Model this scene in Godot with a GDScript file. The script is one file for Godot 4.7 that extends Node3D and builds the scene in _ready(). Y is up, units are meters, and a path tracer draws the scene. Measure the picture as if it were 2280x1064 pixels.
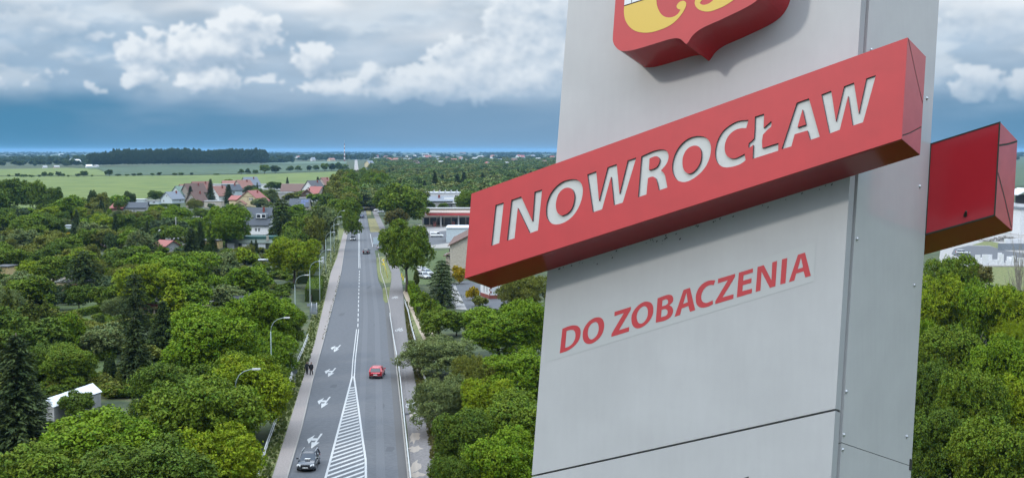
extends Node3D
# A straight suburban road seen from about 30 m up, beside a tall welcome sign; metres, y up, the road runs towards -z.

var taken := {}
var rng := RandomNumberGenerator.new()
var M := {}
var env := Environment.new()


# ---------------------------------------------------------------- helpers: names, things, parts
func numbered(called: String) -> String:
	var k: int = taken.get(called, -1) + 1
	taken[called] = k
	return called if k == 0 else "%s_%03d" % [called, k]

func tag(o: Node3D, label: String, category: String, group := "") -> Node3D:
	o.set_meta("label", label)
	o.set_meta("category", category)
	if group != "":
		o.set_meta("group", group)
	return o

func thing(called: String, label: String, category: String, at := Vector3.ZERO, turn := 0.0, group := "") -> Node3D:
	var o := Node3D.new()
	o.name = numbered(called)
	add_child(o)
	o.position = at
	o.rotation.y = turn
	return tag(o, label, category, group)

func part(called: String, shape: Mesh, material: Material, parent: Node3D, at := Vector3.ZERO) -> MeshInstance3D:
	var o := MeshInstance3D.new()
	o.name = called
	o.mesh = shape
	o.material_override = material
	o.position = at
	parent.add_child(o, true)
	return o

func setting(called: String, shape: Mesh, material: Material, kind := "structure") -> MeshInstance3D:
	var o := MeshInstance3D.new()
	o.name = numbered(called)
	o.mesh = shape
	o.material_override = material
	add_child(o)
	o.set_meta("kind", kind)
	return o

func again(o: Node3D, label: String, at: Vector3, turn := 0.0) -> Node3D:   # another one of the same kind: parts, meshes and materials shared
	var c: Node3D = o.duplicate()
	var stem: String = o.name
	if stem.length() > 4 and stem[stem.length() - 4] == "_" and stem.right(3).is_valid_int():
		stem = stem.left(stem.length() - 4)
	c.name = numbered(stem)
	add_child(c)
	c.position = at
	c.rotation.y = turn
	c.set_meta("label", label)
	return c


# ---------------------------------------------------------------- helpers: shapes
class Shape:
	var v := PackedVector3Array()
	var c := PackedColorArray()
	var ink := Color.WHITE

	func tri(a: Vector3, b: Vector3, d: Vector3) -> void:
		v.append(a); v.append(b); v.append(d)
		c.append(ink); c.append(ink); c.append(ink)

	func quad(a: Vector3, b: Vector3, d: Vector3, e: Vector3) -> void:
		tri(a, b, d)
		tri(a, d, e)

	func hexa(p: Array) -> void:   # eight corners: four of one end, then the four opposite
		quad(p[0], p[1], p[2], p[3])
		quad(p[7], p[6], p[5], p[4])
		for i in 4:
			var j := (i + 1) % 4
			quad(p[j], p[i], p[i + 4], p[j + 4])

	func box(at: Vector3, size: Vector3, turn := 0.0) -> void:
		var b := Basis(Vector3.UP, turn)
		var h := size * 0.5
		var p := []
		for y in [-h.y, h.y]:
			for q in [Vector2(-1, -1), Vector2(1, -1), Vector2(1, 1), Vector2(-1, 1)]:
				p.append(at + b * Vector3(q.x * h.x, y, q.y * h.z))
		hexa(p)

	func beam(a: Vector3, b: Vector3, w: float, h: float) -> void:   # a bar of rectangular section from a to b
		var d := (b - a).normalized()
		var s := d.cross(Vector3.UP)
		s = (Vector3.RIGHT if s.length() < 0.01 else s.normalized()) * w * 0.5
		var u := s.cross(d).normalized() * h * 0.5
		hexa([a - s - u, a + s - u, a + s + u, a - s + u, b - s - u, b + s - u, b + s + u, b - s + u])

	func tube(path: Array, radii: Array, sides := 8, caps := true) -> void:
		var rings := []
		for i in path.size():
			var d: Vector3 = (path[mini(i + 1, path.size() - 1)] - path[maxi(i - 1, 0)]).normalized()
			var s := d.cross(Vector3(0.3, 0.1, 0.95)).normalized()
			var u := s.cross(d)
			var r: float = radii[mini(i, radii.size() - 1)]
			var ring := []
			for k in sides:
				var t := TAU * k / sides
				ring.append(path[i] + (s * cos(t) + u * sin(t)) * r)
			rings.append(ring)
		for i in path.size() - 1:
			for k in sides:
				var j := (k + 1) % sides
				quad(rings[i][k], rings[i][j], rings[i + 1][j], rings[i + 1][k])
		if caps:
			for k in range(1, sides - 1):
				tri(rings[0][0], rings[0][k + 1], rings[0][k])
				var e: Array = rings[-1]
				tri(e[0], e[k], e[k + 1])

	func loft(rings: Array, caps := true) -> void:   # rings of equal length, joined in turn
		for i in rings.size() - 1:
			var m: int = rings[i].size()
			for k in m:
				var j := (k + 1) % m
				quad(rings[i][k], rings[i][j], rings[i + 1][j], rings[i + 1][k])
		if caps:
			for e in [rings[0], rings[-1]]:
				for k in range(1, e.size() - 1):
					tri(e[0], e[k], e[k + 1])

	func flat(poly: PackedVector2Array, y: float) -> void:   # a level sheet; poly holds (x, z)
		var t := Geometry2D.triangulate_polygon(poly)
		for i in range(0, t.size(), 3):
			tri(Vector3(poly[t[i]].x, y, poly[t[i]].y), Vector3(poly[t[i + 1]].x, y, poly[t[i + 1]].y), Vector3(poly[t[i + 2]].x, y, poly[t[i + 2]].y))

	func ribbon(pairs: PackedVector2Array, y: float) -> void:   # left, right, left, right ...
		for i in range(0, pairs.size() - 2, 2):
			quad(Vector3(pairs[i].x, y, pairs[i].y), Vector3(pairs[i + 1].x, y, pairs[i + 1].y), Vector3(pairs[i + 3].x, y, pairs[i + 3].y), Vector3(pairs[i + 2].x, y, pairs[i + 2].y))

	func ball(at: Vector3, r: Vector3, rows := 8, sides := 12) -> void:
		var rings := []
		for i in rows + 1:
			var a := PI * i / rows
			var ring := []
			for k in sides:
				var t := TAU * k / sides
				ring.append(at + Vector3(sin(a) * cos(t) * r.x, cos(a) * r.y, sin(a) * sin(t) * r.z))
			rings.append(ring)
		loft(rings, false)

	func mesh(smooth := false) -> ArrayMesh:
		var a := []
		a.resize(Mesh.ARRAY_MAX)
		a[Mesh.ARRAY_VERTEX] = v
		a[Mesh.ARRAY_COLOR] = c
		var m := ArrayMesh.new()
		if v.is_empty():
			return m
		m.add_surface_from_arrays(Mesh.PRIMITIVE_TRIANGLES, a)
		if smooth:
			var st := SurfaceTool.new()
			st.create_from(m, 0)
			st.index()
			st.generate_normals()
			return st.commit()
		return m


func pairs(a: Array) -> PackedVector2Array:
	var p := PackedVector2Array()
	for i in range(0, a.size(), 2):
		p.append(Vector2(a[i], a[i + 1]))
	return p

func box_mesh(size: Vector3, at := Vector3.ZERO, turn := 0.0) -> ArrayMesh:
	var s := Shape.new()
	s.box(at, size, turn)
	return s.mesh()

func tube_mesh(path: Array, radii: Array, sides := 8) -> ArrayMesh:
	var s := Shape.new()
	s.tube(path, radii, sides)
	return s.mesh(true)

func flat_mesh(a: Array, y: float) -> ArrayMesh:
	var s := Shape.new()
	s.flat(pairs(a), y)
	return s.mesh()

func ribbon_mesh(a: Array, y: float) -> ArrayMesh:
	var s := Shape.new()
	s.ribbon(pairs(a), y)
	return s.mesh()


# ---------------------------------------------------------------- helpers: materials (base colours are linear, real-world values)
func grain(seed_: int, freq: float, octaves: int, lo: float, hi: float, gain := 1.0, size := 512) -> ImageTexture:
	var f := FastNoiseLite.new()
	f.seed = seed_
	f.noise_type = FastNoiseLite.TYPE_SIMPLEX_SMOOTH
	f.frequency = freq
	f.fractal_octaves = octaves
	f.fractal_gain = 0.55
	var im := f.get_seamless_image(size, size)
	im.convert(Image.FORMAT_L8)
	var d := im.get_data()
	for i in d.size():
		var t := clampf((d[i] / 255.0 - 0.5) * gain + 0.5, 0.0, 1.0)
		d[i] = int(255.0 * pow(lerpf(lo, hi, t), 1.0 / 2.2))
	return ImageTexture.create_from_image(Image.create_from_data(size, size, false, Image.FORMAT_L8, d))

func ramp(seed_: int, freq: float, octaves: int, stops: Array, gain := 1.0, size := 512) -> ImageTexture:   # noise through linear colours
	var f := FastNoiseLite.new()
	f.seed = seed_
	f.noise_type = FastNoiseLite.TYPE_SIMPLEX_SMOOTH
	f.frequency = freq
	f.fractal_octaves = octaves
	f.fractal_gain = 0.6
	var im := f.get_seamless_image(size, size)
	im.convert(Image.FORMAT_L8)
	var d := im.get_data()
	var o := PackedByteArray()
	o.resize(size * size * 3)
	var lut := []
	for i in 256:
		var t := clampf((i / 255.0 - 0.5) * gain + 0.5, 0.0, 0.9999) * (stops.size() - 1)
		var k := int(t)
		lut.append((stops[k] as Color).lerp(stops[k + 1], t - k).linear_to_srgb())
	for i in d.size():
		var q: Color = lut[d[i]]
		o[i * 3] = int(q.r * 255.0)
		o[i * 3 + 1] = int(q.g * 255.0)
		o[i * 3 + 2] = int(q.b * 255.0)
	return ImageTexture.create_from_image(Image.create_from_data(size, size, false, Image.FORMAT_RGB8, o))

func paint(r: float, g: float, b: float, rough := 0.7, metal := 0.0, tex: Texture2D = null, every := 4.0, spec := 0.5) -> StandardMaterial3D:
	var m := StandardMaterial3D.new()
	m.albedo_color = Color(r, g, b).linear_to_srgb()
	m.roughness = rough
	m.metallic = metal
	m.metallic_specular = spec
	if tex:
		m.albedo_texture = tex
		m.uv1_triplanar = true
		m.uv1_world_triplanar = true
		m.uv1_scale = Vector3.ONE / every
	return m

func leaf_paint(r: float, g: float, b: float, through := 1.0) -> StandardMaterial3D:
	var m := StandardMaterial3D.new()
	m.albedo_color = Color(r, g, b).linear_to_srgb()
	m.vertex_color_use_as_albedo = true
	m.roughness = 0.6
	m.metallic_specular = 0.22
	m.cull_mode = BaseMaterial3D.CULL_DISABLED
	m.backlight_enabled = true
	m.backlight = Color(r * through, g * through, b * through * 0.5).linear_to_srgb()
	return m


# ---------------------------------------------------------------- the sky: air and clouds only
var puff := FastNoiseLite.new()
var drift := FastNoiseLite.new()
var veil := FastNoiseLite.new()
# cumulus by azimuth, elevation and half-widths in degrees (azimuth 0 is the way the road runs, roughly), and how dense it is
const HEAPS := [[-13.4, 4.5, 2.5, 1.25, 1.0], [-16.1, 4.25, 1.2, 0.9, 0.9], [-11.9, 5.2, 1.7, 1.15, 1.0], [-16.5, 3.2, 1.1, 0.6, 0.8], [-13.3, 3.1, 1.9, 0.55, 0.9],
	[-11.1, 3.1, 0.9, 0.4, 0.7], [-8.9, 3.9, 1.1, 0.95, 0.9], [-8.1, 2.95, 1.8, 0.5, 0.8], [-6.6, 3.35, 1.0, 0.5, 0.7], [-2.6, 3.1, 3.9, 1.2, 0.8], [-4.6, 2.9, 2.2, 0.8, 0.7],
	[-0.4, 3.6, 3.8, 1.6, 0.85], [1.6, 5.0, 3.4, 2.0, 0.9], [3.0, 6.6, 4.0, 1.8, 1.0], [6.5, 3.6, 3.0, 1.4, 0.8], [-22.4, 2.95, 0.55, 0.35, 0.6], [-21.0, 3.0, 0.35, 0.22, 0.55], [-20.0, 3.25, 0.6, 0.24, 0.5], [-18.3, 2.72, 0.4, 0.2, 0.6],
	[-18.1, 4.75, 0.42, 0.33, 0.5], [-16.6, 3.02, 0.7, 0.22, 0.5], [-20.4, 5.3, 2.0, 0.9, 0.25], [-22.5, 4.2, 1.4, 0.7, 0.22], [20.4, 2.95, 1.6, 0.75, 0.6], [22.2, 2.8, 1.2, 0.65, 0.6], [19.9, 2.45, 0.5, 0.28, 0.7], [21.0, 5.4, 2.6, 1.2, 0.35]]

func heap_at(az: float, el: float, d: Vector3, crisp: bool) -> Vector2:   # how deep inside a heap this direction looks, and how dense that heap is
	var q := Vector3(d.x, d.y * 1.3, d.z)
	var wob := drift.get_noise_3dv(q * 34.0)
	var wob2 := drift.get_noise_3dv(q * 34.0 + Vector3(9, 4, 2))
	var dens := -1.5
	var thick := 0.85
	if absf(az) < 27.0 and el < 9.5:
		for h in HEAPS:
			var x: float = (az + wob * 0.9 - h[0]) / h[2]
			if absf(x) > 1.8:
				continue
			var y: float = (el + wob2 * 0.5 - h[1]) / h[3]
			if absf(y) > 1.8:
				continue
			var e: float = (1.0 - x * x - y * y * (1.0 if y > 0.0 else 1.7)) * (0.5 if h[2] < 0.9 else 0.8)
			if e > dens:
				dens = e
				thick = h[4]
	else:   # the same kind of heaps all round the horizon
		dens = drift.get_noise_3dv(d * Vector3(7.0, 16.0, 7.0)) * 2.0 - 0.3 - absf(el - 4.5) * 0.14
	if dens < -1.1:
		return Vector2(-1.0, 0.0)
	var soft := dens + 0.75 * puff.get_noise_3dv(q * 20.0 + Vector3(3, 1, 7))
	if not crisp:
		return Vector2(soft, thick)
	var billow := 0.42 - absf(puff.get_noise_3dv(q * 64.0)) * 1.9
	return Vector2(soft + 0.30 * billow + 0.26 * veil.get_noise_3dv(q * 110.0), thick)

func sky_colour(az: float, el: float, d: Vector3, fine: bool) -> Vector3:
	var n1 := drift.get_noise_3dv(Vector3(d.x * 5.0, d.y * 22.0, d.z * 5.0))
	var east := smoothstep(-25.0, -1.0, az + n1 * 6.0) * (1.0 - 0.6 * smoothstep(13.0, 24.0, az))
	var deep := Vector3(0.058, 0.215, 0.370).lerp(Vector3(0.180, 0.315, 0.470), east)
	var mid := Vector3(0.305, 0.440, 0.590).lerp(Vector3(0.355, 0.472, 0.605), east)
	var high := Vector3(0.50, 0.590, 0.685).lerp(Vector3(0.82, 0.855, 0.89), clampf(0.45 + n1 * 1.2 + 0.035 * (az + 4.0), 0.0, 1.0))
	var v := veil.get_noise_3dv(Vector3(d.x * 9.0, d.y * 34.0, d.z * 9.0))
	var v2 := puff.get_noise_3dv(Vector3(d.x * 11.0, d.y * 24.0, d.z * 11.0))
	var c := deep.lerp(mid, smoothstep(1.25, 3.5, el + n1 * 1.0 + v * 0.5))
	c = c.lerp(high, smoothstep(3.4, 7.2, el + n1 * 1.5 + v * 0.6))
	# ragged thin layers between the heaps and the storm band
	var sheet_ := smoothstep(-0.04, 0.40, v2 + 0.35 * veil.get_noise_3dv(Vector3(d.x * 40.0, d.y * 110.0, d.z * 40.0)) + 0.10 * smoothstep(2.2, 6.0, el))
	c = c.lerp(Vector3(0.62, 0.70, 0.775), sheet_ * 0.78 * smoothstep(1.8, 4.2, el + n1 * 0.6))
	c *= (1.0 + 0.15 * v * smoothstep(1.0, 4.0, el)) * 0.76
	if el > 6.5:   # broken stratocumulus deck, brighter towards the zenith
		var w := puff.get_noise_3dv(d * Vector3(3.2, 8.0, 3.2)) * 1.7 + v * 0.5
		var deck := Vector3(0.185, 0.24, 0.315).lerp(Vector3(0.66, 0.69, 0.72), smoothstep(-0.25, 0.95, w))
		c = c.lerp(deck * (1.0 + 5.9 * smoothstep(16.0, 56.0, el)), smoothstep(6.5, 11.0, el))
	if not fine:
		return c
	var b := heap_at(az, el, d, true)
	var a := smoothstep(0.0, 0.24, b.x) * b.y
	if a > 0.0:
		var e2 := deg_to_rad(el + 0.45)
		var a2 := deg_to_rad(az - 0.25)
		var over := heap_at(az - 0.25, el + 0.45, Vector3(sin(a2) * cos(e2), sin(e2), -cos(a2) * cos(e2)), false)
		var here := heap_at(az, el, d, false)
		var lit := clampf(0.46 + (here.x - over.x) * 0.95 + (b.x - here.x) * 0.75 + 0.2 * v, 0.0, 1.0)
		var cloud := Vector3(0.295, 0.378, 0.475).lerp(Vector3(0.595, 0.635, 0.67), lit)
		cloud = cloud.lerp(c * 1.1, smoothstep(3.0, 2.0, el) * 0.55)   # the foot of a heap sinks into the haze
		c = c.lerp(cloud, a)
	return c

func make_sky() -> ImageTexture:
	puff.seed = 41
	puff.noise_type = FastNoiseLite.TYPE_SIMPLEX_SMOOTH
	puff.frequency = 1.0
	puff.fractal_octaves = 6
	puff.fractal_gain = 0.52
	drift.seed = 7
	drift.frequency = 1.0
	drift.fractal_octaves = 4
	veil.seed = 19
	veil.frequency = 1.0
	veil.fractal_octaves = 5
	var w := 4096
	var h := 2048
	var big := Image.create(w / 8, h / 8, false, Image.FORMAT_RGBF)   # everything, coarse
	for y in h / 8:
		var el := 90.0 - (y + 0.5) / (h / 8) * 180.0
		for x in w / 8:
			var az := wrapf((x + 0.5) / (w / 8) * 360.0, -180.0, 180.0)
			var e := maxf(el, 0.0)
			var d := Vector3(sin(deg_to_rad(az)) * cos(deg_to_rad(e)), sin(deg_to_rad(e)), -cos(deg_to_rad(az)) * cos(deg_to_rad(e)))
			var c := sky_colour(az, e, d, e < 12.0) if el > -2.0 else Vector3(0.12, 0.16, 0.14)
			big.set_pixel(x, y, Color(c.x, c.y, c.z))
	big.resize(w, h, Image.INTERPOLATE_CUBIC)
	var y0 := int((90.0 - 13.0) / 180.0 * h)   # the low sky, where the heaps stand, in full detail, blended into the rest
	for y in range(y0, h / 2 + 6):
		var el := 90.0 - (y + 0.5) / h * 180.0
		var e := maxf(el, 0.0)
		var mix_ := smoothstep(13.0, 11.0, el)
		for x in range(0, w):
			var az := wrapf((x + 0.5) / w * 360.0, -180.0, 180.0)
			if absf(az) > 40.0:
				continue
			var d := Vector3(sin(deg_to_rad(az)) * cos(deg_to_rad(e)), sin(deg_to_rad(e)), -cos(deg_to_rad(az)) * cos(deg_to_rad(e)))
			var c := sky_colour(az, e, d, true)
			var k := mix_ * smoothstep(40.0, 36.0, absf(az))
			var o := big.get_pixel(x, y)
			big.set_pixel(x, y, Color(lerpf(o.r, c.x, k), lerpf(o.g, c.y, k), lerpf(o.b, c.z, k)))
	return ImageTexture.create_from_image(big)


# ---------------------------------------------------------------- the scene
func _ready() -> void:
	rng.seed = 20
	var cam := Camera3D.new()
	cam.name = "camera"
	cam.position = Vector3(0, 30, 0)
	cam.rotation_degrees = Vector3(-4.0245, 0, 0)
	cam.fov = 21.5159
	cam.near = 0.5
	cam.far = 60000.0
	add_child(cam)
	cam.current = true
	var sky := Sky.new()
	var panorama := PanoramaSkyMaterial.new()
	panorama.panorama = make_sky()
	sky.sky_material = panorama
	env.background_mode = Environment.BG_SKY
	env.sky = sky
	env.tonemap_mode = Environment.TONE_MAPPER_LINEAR
	env.tonemap_exposure = 1.4
	env.sdfgi_enabled = true
	env.ssao_enabled = true
	env.ssil_enabled = true
	env.fog_enabled = true
	env.fog_density = 0.00004
	env.fog_light_color = Color(0.5, 0.7, 0.86)
	var we := WorldEnvironment.new()
	we.name = "world_environment"
	we.environment = env
	add_child(we)
	var sun := DirectionalLight3D.new()
	sun.name = "sun"
	sun.light_energy = 0.34
	sun.light_color = Color(1.0, 0.975, 0.94)
	sun.light_angular_distance = 4.0
	sun.shadow_enabled = true
	add_child(sun)
	sun.look_at_from_position(Vector3.ZERO, Vector3(0.75, -0.54, -0.38), Vector3.UP)
	make_paints()
	ground_and_road()
	welcome_sign()
	buildings()
	traffic()
	street_furniture()
	people()
	vegetation()


func make_paints() -> void:
	var fine := grain(3, 0.09, 4, 0.72, 1.0, 1.4)
	var blotch := grain(5, 0.012, 5, 0.6, 1.0, 1.6)
	var speck := grain(8, 0.3, 2, 0.7, 1.0, 1.5)
	M.fine = fine
	M.blotch = blotch
	# soil and grass
	var turf := ramp(11, 0.02, 6, [Color(0.018, 0.030, 0.010), Color(0.032, 0.050, 0.014), Color(0.055, 0.075, 0.020), Color(0.085, 0.085, 0.036)], 1.5)
	M.ground = paint(1, 1, 1, 0.95, 0.0, turf, 60.0)
	M.verge = paint(0.95, 0.95, 0.95, 0.95, 0.0, ramp(12, 0.03, 6, [Color(0.07, 0.095, 0.022), Color(0.115, 0.14, 0.034), Color(0.16, 0.17, 0.05), Color(0.23, 0.20, 0.09)], 1.6), 14.0)
	M.dry = paint(1, 1, 1, 0.95, 0.0, ramp(13, 0.03, 6, [Color(0.09, 0.10, 0.03), Color(0.19, 0.165, 0.065), Color(0.27, 0.22, 0.10)], 1.7), 9.0)
	M.brown = paint(1, 1, 1, 0.95, 0.0, ramp(14, 0.04, 6, [Color(0.06, 0.07, 0.025), Color(0.10, 0.08, 0.04), Color(0.16, 0.12, 0.07)], 1.7), 6.0)
	M.lawn = paint(1, 1, 1, 0.95, 0.0, ramp(15, 0.03, 5, [Color(0.036, 0.062, 0.010), Color(0.062, 0.094, 0.018), Color(0.095, 0.118, 0.03)], 1.4), 10.0)
	for m in [M.ground, M.verge, M.dry, M.brown, M.lawn]:
		m.detail_enabled = true
		m.detail_albedo = speck
		m.detail_blend_mode = BaseMaterial3D.BLEND_MODE_MUL
		m.detail_uv_layer = BaseMaterial3D.DETAIL_UV_2
		m.uv2_triplanar = true
		m.uv2_world_triplanar = true
		m.uv2_scale = Vector3.ONE / 9.0
	M.corn = paint(1, 1, 1, 0.95, 0.0, ramp(16, 0.02, 5, [Color(0.070, 0.104, 0.012), Color(0.092, 0.126, 0.017), Color(0.112, 0.142, 0.022)], 1.4), 300.0)
	M.corn.uv1_scale = Vector3(1 / 420.0, 1 / 200.0, 1 / 700.0)
	M.wheat = paint(1, 1, 1, 0.95, 0.0, ramp(17, 0.02, 5, [Color(0.026, 0.052, 0.019), Color(0.036, 0.065, 0.024), Color(0.046, 0.076, 0.030)], 1.4), 300.0)
	M.wheat.uv1_scale = Vector3(1 / 420.0, 1 / 200.0, 1 / 900.0)
	M.pale_crop = paint(1, 1, 1, 0.95, 0.0, ramp(18, 0.02, 5, [Color(0.065, 0.105, 0.062), Color(0.085, 0.128, 0.076)], 1.4), 400.0)
	# roads
	M.asphalt = paint(1, 1, 1, 0.85, 0.0, ramp(21, 0.05, 6, [Color(0.080, 0.083, 0.090), Color(0.090, 0.093, 0.100), Color(0.101, 0.104, 0.110)], 1.5), 22.0)
	M.asphalt.detail_enabled = true
	M.asphalt.detail_albedo = speck
	M.asphalt.detail_blend_mode = BaseMaterial3D.BLEND_MODE_MUL
	M.asphalt.detail_uv_layer = BaseMaterial3D.DETAIL_UV_2
	M.asphalt.uv2_triplanar = true
	M.asphalt.uv2_world_triplanar = true
	M.asphalt.uv2_scale = Vector3.ONE / 3.0
	M.track = paint(0.097, 0.100, 0.107, 0.8, 0.0, fine, 9.0)
	M.patch = paint(0.070, 0.073, 0.079, 0.9, 0.0, fine, 3.0)
	M.gutter = paint(0.085, 0.082, 0.08, 0.9, 0.0, fine, 3.0)
	M.paving = paint(0.25, 0.218, 0.200, 0.9, 0.0, grain(23, 0.06, 5, 0.7, 1.0, 1.6), 7.0)
	M.cycle = paint(0.160, 0.146, 0.140, 0.9, 0.0, grain(24, 0.04, 6, 0.66, 1.0, 1.7), 9.0)
	M.worn = paint(0.31, 0.265, 0.22, 0.95, 0.0, fine, 2.0)
	M.kerb = paint(0.28, 0.26, 0.235, 0.9, 0.0, fine, 2.0)
	M.concrete = paint(0.30, 0.285, 0.27, 0.9, 0.0, grain(25, 0.03, 6, 0.7, 1.0, 1.5), 14.0)
	M.dirt = paint(0.40, 0.325, 0.235, 0.95, 0.0, grain(26, 0.05, 5, 0.6, 1.0, 1.5), 4.0)
	M.line = paint(0.52, 0.52, 0.505, 0.8, 0.0, grain(27, 0.06, 6, 0.42, 1.0, 2.4), 2.4)
	# sign
	M.panel = paint(0.368, 0.374, 0.378, 0.42, 0.0, grain(31, 0.006, 5, 0.90, 1.0, 1.3), 4.0)
	M.side = paint(0.47, 0.468, 0.468, 0.1, 0.0, grain(32, 0.008, 5, 0.90, 1.0, 1.3), 5.0)  # same cladding as the front, painted lighter to stand in for bright side light
	M.red = paint(0.42, 0.023, 0.028, 0.5, 0.0, grain(33, 0.01, 5, 0.88, 1.0, 1.4), 3.0)
	M.red_gloss = paint(0.38, 0.020, 0.028, 0.12, 0.0, grain(33, 0.01, 5, 0.9, 1.0, 1.4), 3.0)
	M.red_shade = paint(0.20, 0.012, 0.018, 0.35)
	var streak := grain(38, 0.02, 5, 0.965, 1.0, 1.5)
	for m in [M.panel, M.side, M.red, M.red_gloss]:   # rain streaks down the cladding
		m.detail_enabled = true
		m.detail_albedo = streak
		m.detail_blend_mode = BaseMaterial3D.BLEND_MODE_MUL
		m.detail_uv_layer = BaseMaterial3D.DETAIL_UV_2
		m.uv2_triplanar = true
		m.uv2_world_triplanar = true
		m.uv2_scale = Vector3(1 / 1.1, 1 / 13.0, 1 / 1.1)
	M.red_sky_lit = paint(0.50, 0.085, 0.092, 0.25, 0.0, grain(33, 0.01, 5, 0.85, 1.0, 1.4), 2.0)  # end plates: the box red with bright sky light painted into it
	M.letter = paint(0.45, 0.452, 0.435, 0.4, 0.0, grain(34, 0.02, 4, 0.92, 1.0, 1.3), 1.2)
	M.cut = paint(0.10, 0.05, 0.055, 0.5)
	M.seal = paint(0.025, 0.028, 0.02, 0.8, 0.0, fine, 0.4)
	M.film = paint(0.340, 0.350, 0.350, 0.4)
	M.red_ink = paint(0.37, 0.025, 0.032, 0.4)
	M.yellow_ink = paint(0.50, 0.33, 0.028, 0.4)
	M.white_ink = paint(0.52, 0.535, 0.55, 0.35)
	M.gap = paint(0.03, 0.028, 0.026, 0.8)
	M.zinc = paint(0.45, 0.46, 0.47, 0.4, 0.7)
	# building materials
	var wash := grain(41, 0.02, 5, 0.8, 1.0, 1.5)
	var tiles := grain(42, 0.12, 4, 0.62, 1.0, 1.6)
	M.wash = wash
	M.tiles = tiles
	for w in [["white", 0.66, 0.67, 0.68], ["cream", 0.55, 0.47, 0.29], ["yellow", 0.60, 0.45, 0.22], ["pale_blue", 0.50, 0.57, 0.60], ["beige", 0.46, 0.41, 0.34], ["grey", 0.34, 0.34, 0.34], ["brown_grey", 0.27, 0.235, 0.20],
			["blue_grey", 0.20, 0.23, 0.26], ["pinkish", 0.50, 0.40, 0.35], ["wood", 0.11, 0.065, 0.04], ["dark_wood", 0.05, 0.03, 0.022], ["orange", 0.50, 0.24, 0.09], ["dark", 0.035, 0.035, 0.04]]:
		M["wall_" + w[0]] = paint(w[1], w[2], w[3], 0.85, 0.0, wash, 6.0)
	for w in [["terracotta", 0.285, 0.125, 0.090], ["red", 0.32, 0.100, 0.082], ["brown", 0.14, 0.075, 0.055], ["slate", 0.055, 0.065, 0.08], ["grey", 0.19, 0.215, 0.25], ["green", 0.17, 0.25, 0.20], ["white", 0.72, 0.74, 0.77],
			["felt", 0.10, 0.10, 0.105], ["pale", 0.36, 0.36, 0.35], ["black", 0.018, 0.02, 0.028], ["moss", 0.14, 0.17, 0.135], ["wine", 0.24, 0.035, 0.035]]:
		M["roof_" + w[0]] = paint(w[1], w[2], w[3], 0.7, 0.0, tiles, 3.0)
	M.roof_white.roughness = 0.35
	M.canopy_red = paint(0.38, 0.05, 0.05, 0.4)
	M.frame = paint(0.70, 0.70, 0.70, 0.5)
	M.glass = paint(0.025, 0.032, 0.042, 0.08)
	M.door = paint(0.06, 0.045, 0.04, 0.6)
	M.fascia_green = paint(0.020, 0.085, 0.070, 0.5)
	M.solar = paint(0.05, 0.075, 0.16, 0.15)
	M.brick_red = paint(0.24, 0.06, 0.045, 0.85, 0.0, tiles, 1.0)
	# vehicles and poles
	M.tyre = paint(0.015, 0.015, 0.016, 0.85)
	M.rim = paint(0.4, 0.4, 0.42, 0.35, 0.8)
	M.lamp_glass = paint(0.7, 0.7, 0.68, 0.12)
	M.tail = paint(0.35, 0.01, 0.01, 0.2)
	M.trim = paint(0.02, 0.02, 0.022, 0.6)
	M.plate = paint(0.65, 0.65, 0.62, 0.5)
	M.pole = paint(0.22, 0.27, 0.255, 0.5, 0.25)
	M.rail = paint(0.46, 0.47, 0.46, 0.5, 0.2)
	M.yellow = paint(0.62, 0.46, 0.03, 0.5)
	M.bark = paint(0.085, 0.065, 0.048, 0.95, 0.0, fine, 1.2)


# ---------------------------------------------------------------- ground, fields, road, paths, painted markings
func sheet(called: String, a: Array, y: float, m: Material) -> MeshInstance3D:
	return setting(called, flat_mesh(a, y), m)

func kerb_run(called: String, a: Array, h: float, w: float, m: Material) -> void:   # a raised kerb along a polyline of (x, z)
	var s := Shape.new()
	var p := pairs(a)
	for i in p.size() - 1:
		var d := (p[i + 1] - p[i])
		if d.length() < 0.3:
			continue
		s.beam(Vector3(p[i].x, h * 0.5, p[i].y), Vector3(p[i + 1].x, h * 0.5, p[i + 1].y), w, h)
	setting(called, s.mesh(), m)

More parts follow.
